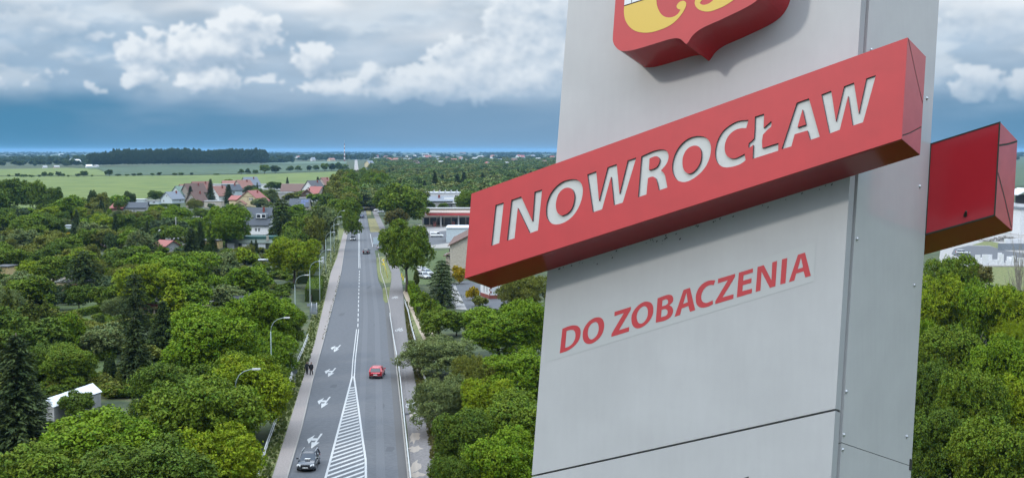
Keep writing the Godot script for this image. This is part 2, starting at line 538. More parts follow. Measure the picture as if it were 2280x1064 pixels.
func ground_and_road() -> void:
	var g := Shape.new()
	g.quad(Vector3(-15000, 0, 400), Vector3(15000, 0, 400), Vector3(15000, 0, -30000), Vector3(-15000, 0, -30000))
	setting("ground", g.mesh(), M.ground)
	sheet("field", [-1048.7, -1440.9, -575.6, -1453.3, -493.3, -1478.9, -447.1, -1492, -390.2, -1518.9, -326, -1575.8, -294.8, -1653.1, -263.1, -1756.6, -248.4, -1813.3, -181.4, -1337.8, -157, -1094.2, -176.9, -991, -196, -946.4, -231.3, -925.5, -232, -801.8, -218.5, -719.4, -223.1, -701.4, -234.4, -662.6, -298.5, -623.2, -454.5, -623.2], 0.25, M.corn)
	sheet("field", [-1217, -1961, -809.1, -2007.8, -763.4, -2162.4, -670.3, -2032, -551.1, -1703.3, -487.6, -1505.3, -585.7, -1478.9, -902.2, -1453.3], 0.5, M.corn)
	sheet("field", [-487.6, -1505.3, -556.7, -1720.7, -676.3, -2056.8, -765.5, -2190.5, -701.7, -2342.8, -666.3, -2595.3, -529.9, -2677.8, -370.9, -2811.7, -255.6, -1916.4, -303.8, -1703.3, -335.4, -1621.3, -397.3, -1546.8], 0.4, M.wheat)
	sheet("field", [-538.4, -2721, -601.5, -3124.4, -530.7, -3308.3, -442.7, -3374.5, -375.9, -2849.8], 0.6, M.pale_crop)
	sheet("field", [-1203, -3124.4, -1475.7, -3924.2, -1408, -3835, -1030.5, -2811.7, -1033.2, -2721], 0.6, M.wheat)
	sheet("field", [2205.4, -5625.6, 2726.7, -5625.6, 531.2, -1094.2, 408.4, -1040.1], 0.4, M.wheat)
	# the road: carriageway, pavement on the left, gutter, cycle path on the right
	setting("road", ribbon_mesh([-16.86, -77.15, -6.44, -77.15, -18.99, -97.79, -8.7, -97.79, -20.63, -113.69, -10.44, -113.69, -22.85, -135.15, -12.8, -135.15, -25.95, -161.8, -15.74, -161.8, -29.7, -196.51, -19.61, -196.51, -33.32, -229.17, -23.25, -229.17, -35.62, -249.88, -25.56, -249.88, -37.85, -270.2, -28.04, -270.2, -39.87, -288.98, -30.9, -288.98, -42.13, -308.24, -33.27, -308.24, -44.95, -331.55, -35.95, -331.55, -47.31, -351.09, -38.13, -351.09, -51.01, -381.6, -41.95, -381.6, -56.84, -430.79, -48.12, -430.79, -64.22, -494.45, -56.56, -494.45, -73.23, -572.15, -66.22, -572.15, -84.95, -673.22, -78.78, -673.22, -100.48, -801.85, -95.04, -801.85, -123.83, -991.02, -118.88, -991.02, -161.94, -1296.59, -157.31, -1296.59, -210.97, -1686.21, -205.86, -1686.21, -285.14, -2279.4, -279.45, -2279.4, -390.46, -3124.4, -384.06, -3124.4, -526.3, -4218.68, -519.91, -4218.68, -700.73, -5625.61, -694.71, -5625.61], 0.012), M.asphalt)
	setting("road", ribbon_mesh([-211.57, -1686.21, -205.26, -1686.21, -285.74, -2279.4, -278.84, -2279.4, -391.06, -3124.4, -383.46, -3124.4, -526.9, -4218.68, -519.31, -4218.68, -701.33, -5625.61, -694.11, -5625.61], 0.35), M.kerb)
	setting("wheel_track", ribbon_mesh([-11.48, -85.37, -10.66, -85.37, -12.81, -97.79, -11.99, -97.79, -14.51, -113.69, -13.7, -113.69, -16.88, -135.15, -16.07, -135.15, -19.82, -161.8, -19.01, -161.8, -23.66, -196.51, -22.85, -196.51, -27.28, -229.17, -26.47, -229.17, -29.78, -249.88, -28.99, -249.88, -32.23, -270.2, -31.47, -270.2, -34.5, -288.98, -33.76, -288.98, -36.82, -308.24, -36.11, -308.24, -39.65, -331.55, -38.95, -331.55, -42.02, -351.09, -41.33, -351.09, -45.73, -381.6, -45.04, -381.6, -51.71, -430.79, -51.04, -430.79, -59.47, -494.45, -58.84, -494.45, -68.96, -572.15, -68.39, -572.15, -75.19, -623.19, -74.66, -623.19], 0.016), M.track)
	setting("wheel_track", ribbon_mesh([-9.41, -85.37, -8.58, -85.37, -10.76, -97.79, -9.93, -97.79, -12.48, -113.69, -11.66, -113.69, -14.84, -135.15, -14.03, -135.15, -17.78, -161.8, -16.96, -161.8, -21.64, -196.51, -20.82, -196.51, -25.26, -229.17, -24.46, -229.17, -27.82, -249.88, -27.04, -249.88, -30.33, -270.2, -29.57, -270.2, -32.65, -288.98, -31.91, -288.98, -35.03, -308.24, -34.31, -308.24, -37.89, -331.55, -37.19, -331.55, -40.28, -351.09, -39.58, -351.09, -44.01, -381.6, -43.32, -381.6, -50.03, -430.79, -49.35, -430.79, -57.89, -494.45, -57.25, -494.45, -67.53, -572.15, -66.96, -572.15, -73.87, -623.19, -73.34, -623.19], 0.016), M.track)
	setting("pavement", ribbon_mesh([-18.64, -77.15, -16.98, -77.15, -20.58, -97.79, -19.11, -97.79, -22.07, -113.69, -20.75, -113.69, -24.38, -135.15, -22.97, -135.15, -27.32, -161.8, -26.07, -161.8, -31.04, -196.51, -29.82, -196.51, -35, -229.17, -33.44, -229.17, -37.49, -249.88, -35.74, -249.88, -39.96, -270.2, -37.97, -270.2, -42.29, -288.98, -39.99, -288.98, -44.67, -308.24, -42.25, -308.24, -47.08, -331.55, -45.07, -331.55, -49.11, -351.09, -47.44, -351.09, -52.69, -381.6, -51.13, -381.6, -58.51, -430.79, -56.96, -430.79, -64.1, -480.27, -62.69, -480.27], 0.12), M.paving)
	kerb_run("kerb", [-16.92, -77.15, -19.05, -97.79, -20.69, -113.69, -22.91, -135.15, -26.01, -161.8, -29.76, -196.51, -34.1, -235.68, -38.39, -274.66, -42.19, -308.24, -46.33, -342.44, -51.07, -381.6, -56.9, -430.79, -62.63, -480.27], 0.14, 0.14, M.kerb)
	setting("gutter", ribbon_mesh([-6.44, -77.15, -5.59, -77.15, -8.7, -97.79, -7.85, -97.79, -10.44, -113.69, -9.59, -113.69, -12.8, -135.15, -11.95, -135.15, -15.74, -161.8, -14.89, -161.8, -19.61, -196.51, -18.76, -196.51, -23.11, -227.91, -22.26, -227.91, -26.5, -257.63, -25.65, -257.63], 0.016), M.gutter)
	kerb_run("kerb", [-5.54, -77.15, -7.8, -97.79, -9.54, -113.69, -11.9, -135.15, -14.84, -161.8, -18.71, -196.51, -23.06, -235.68, -27.82, -274.66, -32.37, -308.24, -36.26, -342.44, -38.96, -364.91], 0.14, 0.16, M.kerb)
	setting("path", ribbon_mesh([-5.79, -77.15, -3.67, -77.15, -7.76, -97.79, -5.61, -97.79, -9.28, -113.69, -7.1, -113.69, -11.45, -135.15, -9.21, -135.15, -14.6, -161.8, -12.63, -161.8, -18.72, -196.51, -16.4, -196.51, -22.43, -229.17, -19.78, -229.17, -24.72, -249.88, -21.67, -249.88, -26.44, -270.2, -23.61, -270.2, -27.91, -288.98, -25.53, -288.98, -29.75, -308.24, -27.56, -308.24, -32.93, -331.55, -30.19, -331.55, -35.44, -351.09, -33.06, -351.09, -39.1, -381.6, -37.12, -381.6, -44.74, -430.79, -42.73, -430.79, -52.55, -494.45, -50.23, -494.45, -62.94, -572.15, -60.48, -572.15, -75.82, -673.22, -73.14, -673.22, -91.08, -801.85, -88.5, -801.85, -113.93, -991.02, -111.81, -991.02], 0.05), M.cycle)
	sheet("verge", [-21.5, -77.2, -23.9, -113.7, -25.4, -129.8, -27.6, -152.8, -31, -180.6, -35.2, -217.2, -40.3, -257.6, -45.2, -294.1, -52.6, -355.6, -59.4, -420, -68.6, -494.5, -64.1, -480.3, -57.3, -420, -49.6, -355.6, -44.7, -308.2, -38.9, -261.7, -33.2, -213.8, -29.1, -180.6, -27.5, -163.7, -24.6, -137.7, -22.1, -113.7, -18.6, -77.2], 0.03, M.verge)
	sheet("verge", [-37.9, -349.6, -37.2, -355.6, -35.9, -354.1, -32.7, -328.9, -29.1, -302.6, -27.7, -285, -29.1, -282.1, -31, -291, -33.9, -314.1], 0.03, M.verge)
	sheet("verge", [-28.3, -272.9, -27.3, -275.6, -25.9, -272.9, -25, -264.2, -24.5, -248.4, -24.9, -246.2, -25.9, -251.4], 0.03, M.verge)
	sheet("verge", [-64.1, -556.9, -57.8, -553.3, -47.9, -464.3, -52.2, -461.7], 0.03, M.dry)
	sheet("verge", [-73.5, -632.6, -71.2, -632.6, -65.6, -584.1, -67.7, -584.1], 0.03, M.dry)
	sheet("verge", [-79.6, -678.7, -77.1, -678.7, -72, -637.4, -74.5, -637.4], 0.03, M.dry)
	sheet("verge", [-89.9, -765.3, -87.7, -786.8, -81.1, -731.9, -84.3, -719.4], 0.03, M.verge)
	sheet("verge", [-110.8, -946.4, -109.2, -968.2, -89.4, -801.8, -92.2, -786.8], 0.03, M.dry)
	sheet("verge", [-78.1, -719.4, -75.1, -719.4, -66.6, -642.3, -68.7, -632.6], 0.03, M.lawn)
	sheet("verge", [-21.4, -248.4, -20.9, -248.4, -15, -197.9, -10.8, -158.7, -6.4, -113.7, -3.6, -77.2, -4.7, -77.2, -7.4, -113.7, -10.8, -147.3, -15.6, -191.9], 0.03, M.brown)
	sheet("verge", [-34.1, -349.6, -33.1, -369.8, -19.1, -379.9, -15.3, -316.4, -14.1, -280.2, -24.1, -280.2, -25.4, -282.1, -29.7, -316.4], 0.03, M.lawn)
	sheet("lawn", [-20.4, -235.7, -21.2, -251.4, -18.5, -251.4, -11.9, -200.3, -12.9, -194.2, -15, -197.9], 0.034, M.verge)
	sheet("path", [-23.3, -265.9, -22.8, -270.2, -20.4, -251.4, -13.6, -198.4, -14.1, -197.5, -20.6, -245.4], 0.045, M.dirt)
	sheet("path", [-22.7, -269.3, -21.9, -267.6, -19.3, -248.4, -11.9, -198.4, -12.5, -196.5, -19.4, -242.6], 0.045, M.dirt)
	sheet("road", [-53, -464.3, -45.9, -461.7, -38.3, -449.3, -31.9, -456.7, -22.9, -474.8, -16, -405.7, -24.6, -385.1, -32.2, -378.1, -37.5, -385.1, -41.7, -376.4], 0.008, M.asphalt)
	sheet("pavement", [-38.6, -509.5, -1.8, -515.8, -1.5, -407.7, -16, -405.7, -22.1, -474.8, -31.9, -456.7], 0.02, M.concrete)
	sheet("pavement", [-27.4, -394.2, -20.4, -407.7, -17.4, -398, -19.4, -386.9, -26.2, -385.1], 0.03, M.kerb)
	sheet("road", [-13.8, -282.1, -10.4, -290, -4.9, -274.7, 3.7, -257.6, 3.4, -235.7, -4.6, -233, -9.3, -235.7, -11.6, -239.8], 0.012, M.asphalt)
	sheet("pavement", [-13.5, -274.7, -12.6, -278.3, -8.5, -235.7, -10.9, -237], 0.03, M.concrete)
	sheet("parking_lot", [-115.3, -407.7, -130, -485.8, -126.9, -488.7, -106.8, -409.7, -103.1, -399.9, -104.7, -392.4], 0.02, M.concrete)
	sheet("road", [-126.5, -480.3, -158.3, -632.6, -152.4, -632.6, -139, -580.1, -127.6, -509.5, -125.9, -485.8], 0.02, M.concrete)
	# gardens between the trees
	sheet("lawn", [-85, -229.2, -88.6, -239.8, -83.9, -256, -78.5, -245.4, -81.9, -226], 0.02, M.lawn)
	sheet("lawn", [-68.1, -202.3, -68.9, -212.7, -62.9, -216, -58.1, -191.9, -59.3, -187.6], 0.02, M.lawn)
	sheet("lawn", [-60.8, -179.4, -59.8, -185.5, -56.8, -179.4, -53.1, -163.4, -56.3, -165], 0.02, M.lawn)
	sheet("path", [-66.3, -193.7, -61.2, -191.9, -57.8, -183.4, -59.6, -182.6, -64.2, -188.4], 0.03, M.gutter)
	sheet("lawn", [-57.7, -265.9, -53.8, -267.6, -50.7, -254.5, -54.2, -251.4], 0.02, M.lawn)
	sheet("lawn", [-81.7, -234.3, -72.4, -239.8, -66.6, -231.7, -68.6, -221.8, -75.8, -219.5], 0.02, M.lawn)
	sheet("path", [-73.8, -214.9, -67.9, -230.4, -67, -227.9, -72.5, -212.1], 0.03, M.gutter)
	sheet("lawn", [-68.1, -225.4, -65.5, -229.2, -63.3, -220, -65.5, -219.5], 0.02, M.verge)
	# pale fields and meadows far off, right of the road
	sheet("field", [-309.3, -4821.6, -56.4, -5273.9, 210.5, -5625.6, 170.7, -4560.9, -60.1, -4218.7, -256.7, -4115.7], 0.6, M.pale_crop)
	sheet("field", [-832.4, -7535, -391, -8439.5, -337, -7275.1, -717.2, -6491.4], 0.8, M.pale_crop)
	sheet("field", [-341.8, -9590.6, 394.7, -10549.9, 328.9, -8791.2, -283.7, -7961.6], 0.8, M.wheat)
	sheet("field", [-3120.9, -7961.6, -2944.8, -8791.2, -2466.6, -7402.8, -2601.7, -6697.6], 0.8, M.pale_crop)
	# tractor lines in the near field
	for q in [[-556.6, -1257.83, -193.16, -1370.5], [-481.19, -1123.43, -185.75, -1239.3], [-400.99, -1002.84, -199.17, -1115.98], [-339.55, -905.59, -212.72, -1027.35], [-300.74, -825.5, -243.3, -946.38], [-268.52, -751.6, -246.06, -850.57]]:
		var tl := Shape.new()
		for k in [0.0, 2.2]:
			tl.quad(Vector3(q[0], 0.27, q[1] + k), Vector3(q[2], 0.27, q[3] + k), Vector3(q[2], 0.27, q[3] + k + 0.9), Vector3(q[0], 0.27, q[1] + k + 0.9))
		setting("field_track", tl.mesh(), M.wheat)
	# roundabout and building land beyond the sign on the right
	sheet("building_land", [156.1, -454.2, 240.6, -494.5, 134.1, -274.7, 118, -316.4, 107.8, -316.4], 0.01, M.concrete)
	sheet("road", [127.6, -363.3, 135.4, -383.3, 144.4, -396.1, 150.4, -394.2, 148.3, -376.4, 151, -363.3, 136.8, -328.9, 128, -336.9, 124, -342.4], 0.03, M.asphalt)
	sheet("verge", [146.1, -398, 158.6, -417.9, 158.3, -403.7, 152.4, -379.9, 148.3, -378.1, 151.1, -396.1], 0.04, M.verge)
	sheet("verge", [110.6, -321.3, 160.4, -328.9, 112.1, -229.2, 80.5, -235.7], 0.03, M.verge)
	# mended patches, cracks and covers in the carriageway
	for q in [[-15.56, -145.99, 1.1, 3.2], [-31.31, -229.17, 0.9, 4.5], [-23.59, -217.15, 0.7, 6.0], [-22.8, -158.68, 0.8, 2.4], [-31.55, -274.66, 0.8, 7.0], [-12.3, -124.83, 0.9, 2.2], [-19.9, -124.83, 0.7, 3.0]]:
		var mend := Shape.new()
		var poly := PackedVector2Array()
		for k in 10:
			var a := TAU * k / 10.0
			poly.append(Vector2(q[0] + signf(cos(a)) * q[2] * 0.5 * pow(absf(cos(a)), 0.4) * rng.randf_range(0.85, 1.1), q[1] + signf(sin(a)) * q[3] * 0.5 * pow(absf(sin(a)), 0.4) * rng.randf_range(0.85, 1.1)))
		mend.flat(poly, 0.0155)
		setting("road_patch", mend.mesh(), M.patch)
	for q in [[-13.46, -115.95], [-14.66, -139.76], [-20.65, -147.3], [-25.23, -191.95], [-19.4, -179.43], [-37.47, -274.66]]:
		var crack := Shape.new()
		var at := Vector2(q[0], q[1])
		var head := rng.randf_range(-0.5, 0.5) + (PI / 2 if rng.randf() < 0.6 else 0.0)
		for k in 12:
			head += rng.randf_range(-0.35, 0.35)
			var to := at + Vector2(cos(head), sin(head)) * 0.5
			var w := Vector2(-sin(head), cos(head)) * 0.022
			crack.quad(Vector3(at.x - w.x, 0.0165, at.y - w.y), Vector3(at.x + w.x, 0.0165, at.y + w.y), Vector3(to.x + w.x, 0.0165, to.y + w.y), Vector3(to.x - w.x, 0.0165, to.y - w.y))
			at = to
		setting("road_crack", crack.mesh(), M.trim)
	# painted markings
	var ml := Node3D.new()
	ml.name = "road_marking"
	add_child(ml)
	ml.set_meta("kind", "structure")
	var half := 0.065
	var paint_line := func(a: Array, y: float) -> void:
		part("line", ribbon_mesh(a, y), M.line, ml)
	paint_line.call([-21.44, -165.71, -21.3, -165.71, -23.01, -179.43, -22.87, -179.43, -24.58, -194.21, -24.44, -194.21, -26.27, -209.99, -26.13, -209.99], 0.018)
	paint_line.call([-21.1, -165.71, -20.95, -165.71, -22.67, -179.43, -22.53, -179.43, -24.24, -194.21, -24.1, -194.21, -25.93, -209.99, -25.79, -209.99], 0.018)
	paint_line.call([-39.31, -320.09, -39.17, -320.09, -45.82, -373.07, -45.68, -373.07, -55.76, -454.19, -55.62, -454.19, -71.17, -580.07, -71.03, -580.07, -98.34, -801.85, -98.2, -801.85], 0.018)
	paint_line.call([-38.97, -320.09, -38.83, -320.09, -45.48, -373.07, -45.34, -373.07, -55.42, -454.19, -55.27, -454.19, -70.83, -580.07, -70.69, -580.07, -98, -801.85, -97.86, -801.85], 0.018)
	paint_line.call([-43.71, -392.36, -43.57, -392.36, -51.26, -451.74, -51.09, -451.74], 0.018)
	var d0 := Vector2(-26.31, -212.69)
	var d1 := Vector2(-38.47, -315.24)
	var along := (d1 - d0).normalized()
	var side := Vector2(-along.y, along.x) * 0.085
	var s := 0.0
	while s < d0.distance_to(d1) - 4.0:
		var a := d0 + along * s
		var b := a + along * 4.3
		var dash := Shape.new()
		dash.quad(Vector3(a.x - side.x, 0.018, a.y - side.y), Vector3(a.x + side.x, 0.018, a.y + side.y), Vector3(b.x + side.x, 0.018, b.y + side.y), Vector3(b.x - side.x, 0.018, b.y - side.y))
		part("dash", dash.mesh(), M.line, ml)
		s += 6.9
	# the hatched island: two border lines and the slanting bars between them
	var hatch := Node3D.new()
	hatch.name = "hatched_island_marking"
	add_child(hatch)
	hatch.set_meta("kind", "structure")
	var left := pairs([-21.31, -165.71, -19.21, -139.76, -17.77, -121.67, -17.16, -113.69, -16.24, -101.47])
	var right := pairs([-21.08, -165.71, -18.1, -145.99, -15.62, -129.38, -14.25, -120.41, -13.45, -113.69, -12.07, -101.47])
	for e in [left, right]:
		var line := Shape.new()
		for i in e.size() - 1:
			var w := 0.11
			line.quad(Vector3(e[i].x - w, 0.018, e[i].y), Vector3(e[i].x + w, 0.018, e[i].y), Vector3(e[i + 1].x + w, 0.018, e[i + 1].y), Vector3(e[i + 1].x - w, 0.018, e[i + 1].y))
		part("border_line", line.mesh(), M.line, hatch)
	var x_at := func(e: PackedVector2Array, z: float) -> float:
		for i in e.size() - 1:
			if z <= e[i + 1].y or i == e.size() - 2:
				return remap(z, e[i].y, e[i + 1].y, e[i].x, e[i + 1].x)
		return e[0].x
	var z := left[0].y + 8.0
	while z < right[-1].y + 2.0:
		var zl := z
		var bar := Shape.new()
		var xl: float = x_at.call(left, zl)
		var xr: float = x_at.call(right, zl - 3.4)
		var rise := (xr - xl) * 1.5
		xr = x_at.call(right, zl - rise)
		bar.quad(Vector3(xl + 0.1, 0.018, zl), Vector3(xl + 0.1, 0.018, zl + 0.74), Vector3(xr - 0.1, 0.018, zl - rise + 0.74), Vector3(xr - 0.1, 0.018, zl - rise))
		part("bar", bar.mesh(), M.line, hatch)
		z += 1.72
	# lane arrows, one for each of the four places
	for at in [Vector2(-26.97, -189.31), Vector2(-24.84, -168.77), Vector2(-22.65, -148.36), Vector2(-20.64, -128.36)]:
		var arrow := Shape.new()
		arrow.flat(PackedVector2Array([Vector2(at.x + 0.30, at.y - 3.4), Vector2(at.x + 0.50, at.y - 3.4), Vector2(at.x + 0.46, at.y + 0.6), Vector2(at.x + 0.78, at.y + 0.6), Vector2(at.x + 0.36, at.y + 3.4), Vector2(at.x - 0.06, at.y + 0.6),
			Vector2(at.x + 0.26, at.y + 0.6), Vector2(at.x + 0.28, at.y - 0.2), Vector2(at.x - 0.22, at.y - 0.2), Vector2(at.x - 0.22, at.y + 1.3), Vector2(at.x - 0.72, at.y - 0.7), Vector2(at.x - 0.22, at.y - 2.7), Vector2(at.x - 0.22, at.y - 1.2), Vector2(at.x + 0.29, at.y - 1.2)]), 0.018)
		setting("lane_arrow_marking", arrow.mesh(), M.line)
	# bicycle symbols on the cycle path
	for at in [Vector2(-18.88, -209.46), Vector2(-11.89, -147.56), Vector2(-23.91, -256.04)]:
		var bike := Shape.new()
		for k in [-1, 1]:
			for i in 14:
				var a0 := TAU * i / 14.0
				var a1 := TAU * (i + 1) / 14.0
				var c := Vector2(at.x + k * 0.36, at.y + 1.1)
				bike.quad(Vector3(c.x + cos(a0) * 0.20, 0.056, c.y + sin(a0) * 0.9), Vector3(c.x + cos(a0) * 0.29, 0.056, c.y + sin(a0) * 1.3), Vector3(c.x + cos(a1) * 0.29, 0.056, c.y + sin(a1) * 1.3), Vector3(c.x + cos(a1) * 0.20, 0.056, c.y + sin(a1) * 0.9))
		for q in [[-0.36, 1.1, -0.18, -1.0], [-0.18, -0.9, 0.22, -0.7], [0.22, -1.5, 0.36, 1.1], [-0.18, -1.0, 0.02, 1.0], [0.02, 1.0, 0.22, -0.6], [-0.3, -1.4, -0.06, -1.4], [0.1, -1.7, 0.32, -1.5]]:
			var a := Vector2(at.x + q[0], at.y + q[1])
			var b := Vector2(at.x + q[2], at.y + q[3])
			var w := Vector2(0.045, 0.16)
			bike.quad(Vector3(a.x - w.x, 0.056, a.y - w.y), Vector3(a.x + w.x, 0.056, a.y + w.y), Vector3(b.x + w.x, 0.056, b.y + w.y), Vector3(b.x - w.x, 0.056, b.y - w.y))
		setting("bicycle_marking", bike.mesh(), M.line)
	# bare worn patches on the path
	for q in [[-10.24, -129.79, 0.8, 3.2], [-9.68, -124.83, 0.9, 1.6], [-9.3, -117.63, 0.7, 3.0], [-8.74, -114.65, 0.9, 1.2], [-11.32, -140.97, 0.4, 1.5], [-8.05, -105.43, 0.8, 3.0]]:
		var poly := PackedVector2Array()
		for k in 14:
			var a := TAU * k / 14.0
			poly.append(Vector2(q[0] + cos(a) * q[2] * rng.randf_range(0.35, 1.1), q[1] + sin(a) * q[3] * rng.randf_range(0.35, 1.1)))
		var patch := Shape.new()
		patch.flat(poly, 0.055)
		setting("worn_path_patch_marking", patch.mesh(), M.worn)


# ---------------------------------------------------------------- the welcome sign: a pylon clad in grey panels with red boxes on both faces
# Its own axes: SU along the name box, SV up the pylon, SW into its depth; SO is the lower outer corner of the name box.
const SO := Vector3(-0.75575, 27.96969, -19.90659)
const SU := Vector3(0.83158, 0.30774, 0.46235)
const SV := Vector3(0.08292, 1.03957, -0.13634)
const SW := Vector3(0.61466, -0.31725, -0.75169)
const BOX_L := 7.0947
const BOX_H := 1.2905
const BOX_D := 0.6704
const PL := 1.0943
const PR := 6.1038
const PD := 3.5904
const LIP := 0.2729
var sign_base := Vector3.ZERO

func sg(a: float, b: float, c: float) -> Vector3:
	return SO + SU * a + SV * b + SW * c - sign_base

func slab(s: Shape, a0: float, a1: float, b0: float, b1: float, c0: float, c1: float) -> void:
	s.hexa([sg(a0, b0, c0), sg(a1, b0, c0), sg(a1, b1, c0), sg(a0, b1, c0), sg(a0, b0, c1), sg(a1, b0, c1), sg(a1, b1, c1), sg(a0, b1, c1)])

func slab_mesh(a0: float, a1: float, b0: float, b1: float, c0: float, c1: float) -> ArrayMesh:
	var s := Shape.new()
	slab(s, a0, a1, b0, b1, c0, c1)
	return s.mesh()

func fill(s: Shape, poly: PackedVector2Array, c: float) -> void:
	var t := Geometry2D.triangulate_polygon(poly)
	for i in range(0, t.size(), 3):
		s.tri(sg(poly[t[i]].x, poly[t[i]].y, c), sg(poly[t[i + 1]].x, poly[t[i + 1]].y, c), sg(poly[t[i + 2]].x, poly[t[i + 2]].y, c))

func halves(r: Rect2) -> Array:   # a cell cut in two, so that what is cut out of it never closes on itself
	var m := r.get_center().x
	var e := r.end
	return [PackedVector2Array([r.position, Vector2(m, r.position.y), Vector2(m, e.y), Vector2(r.position.x, e.y)]), PackedVector2Array([Vector2(m, r.position.y), Vector2(e.x, r.position.y), e, Vector2(m, e.y)])]

func bounds(p: PackedVector2Array) -> Rect2:
	var r := Rect2(p[0], Vector2.ZERO)
	for q in p:
		r = r.expand(q)
	return r

func glyph_mesh(outlines: Array, c: float) -> ArrayMesh:   # a letter as a flat piece, counters left open
	var s := Shape.new()
	var r := bounds(outlines[0]).grow(0.01)
	for half in halves(r):
		var pieces: Array = Geometry2D.intersect_polygons(half, outlines[0])
		for k in range(1, outlines.size()):
			var next := []
			for p in pieces:
				next.append_array(Geometry2D.clip_polygons(p, outlines[k]))
			pieces = next
		for p in pieces:
			fill(s, p, c)
	return s.mesh()

func rivet(s: Shape, at: Vector3, r: float) -> void:
	s.ball(at, Vector3.ONE * r, 6, 10)

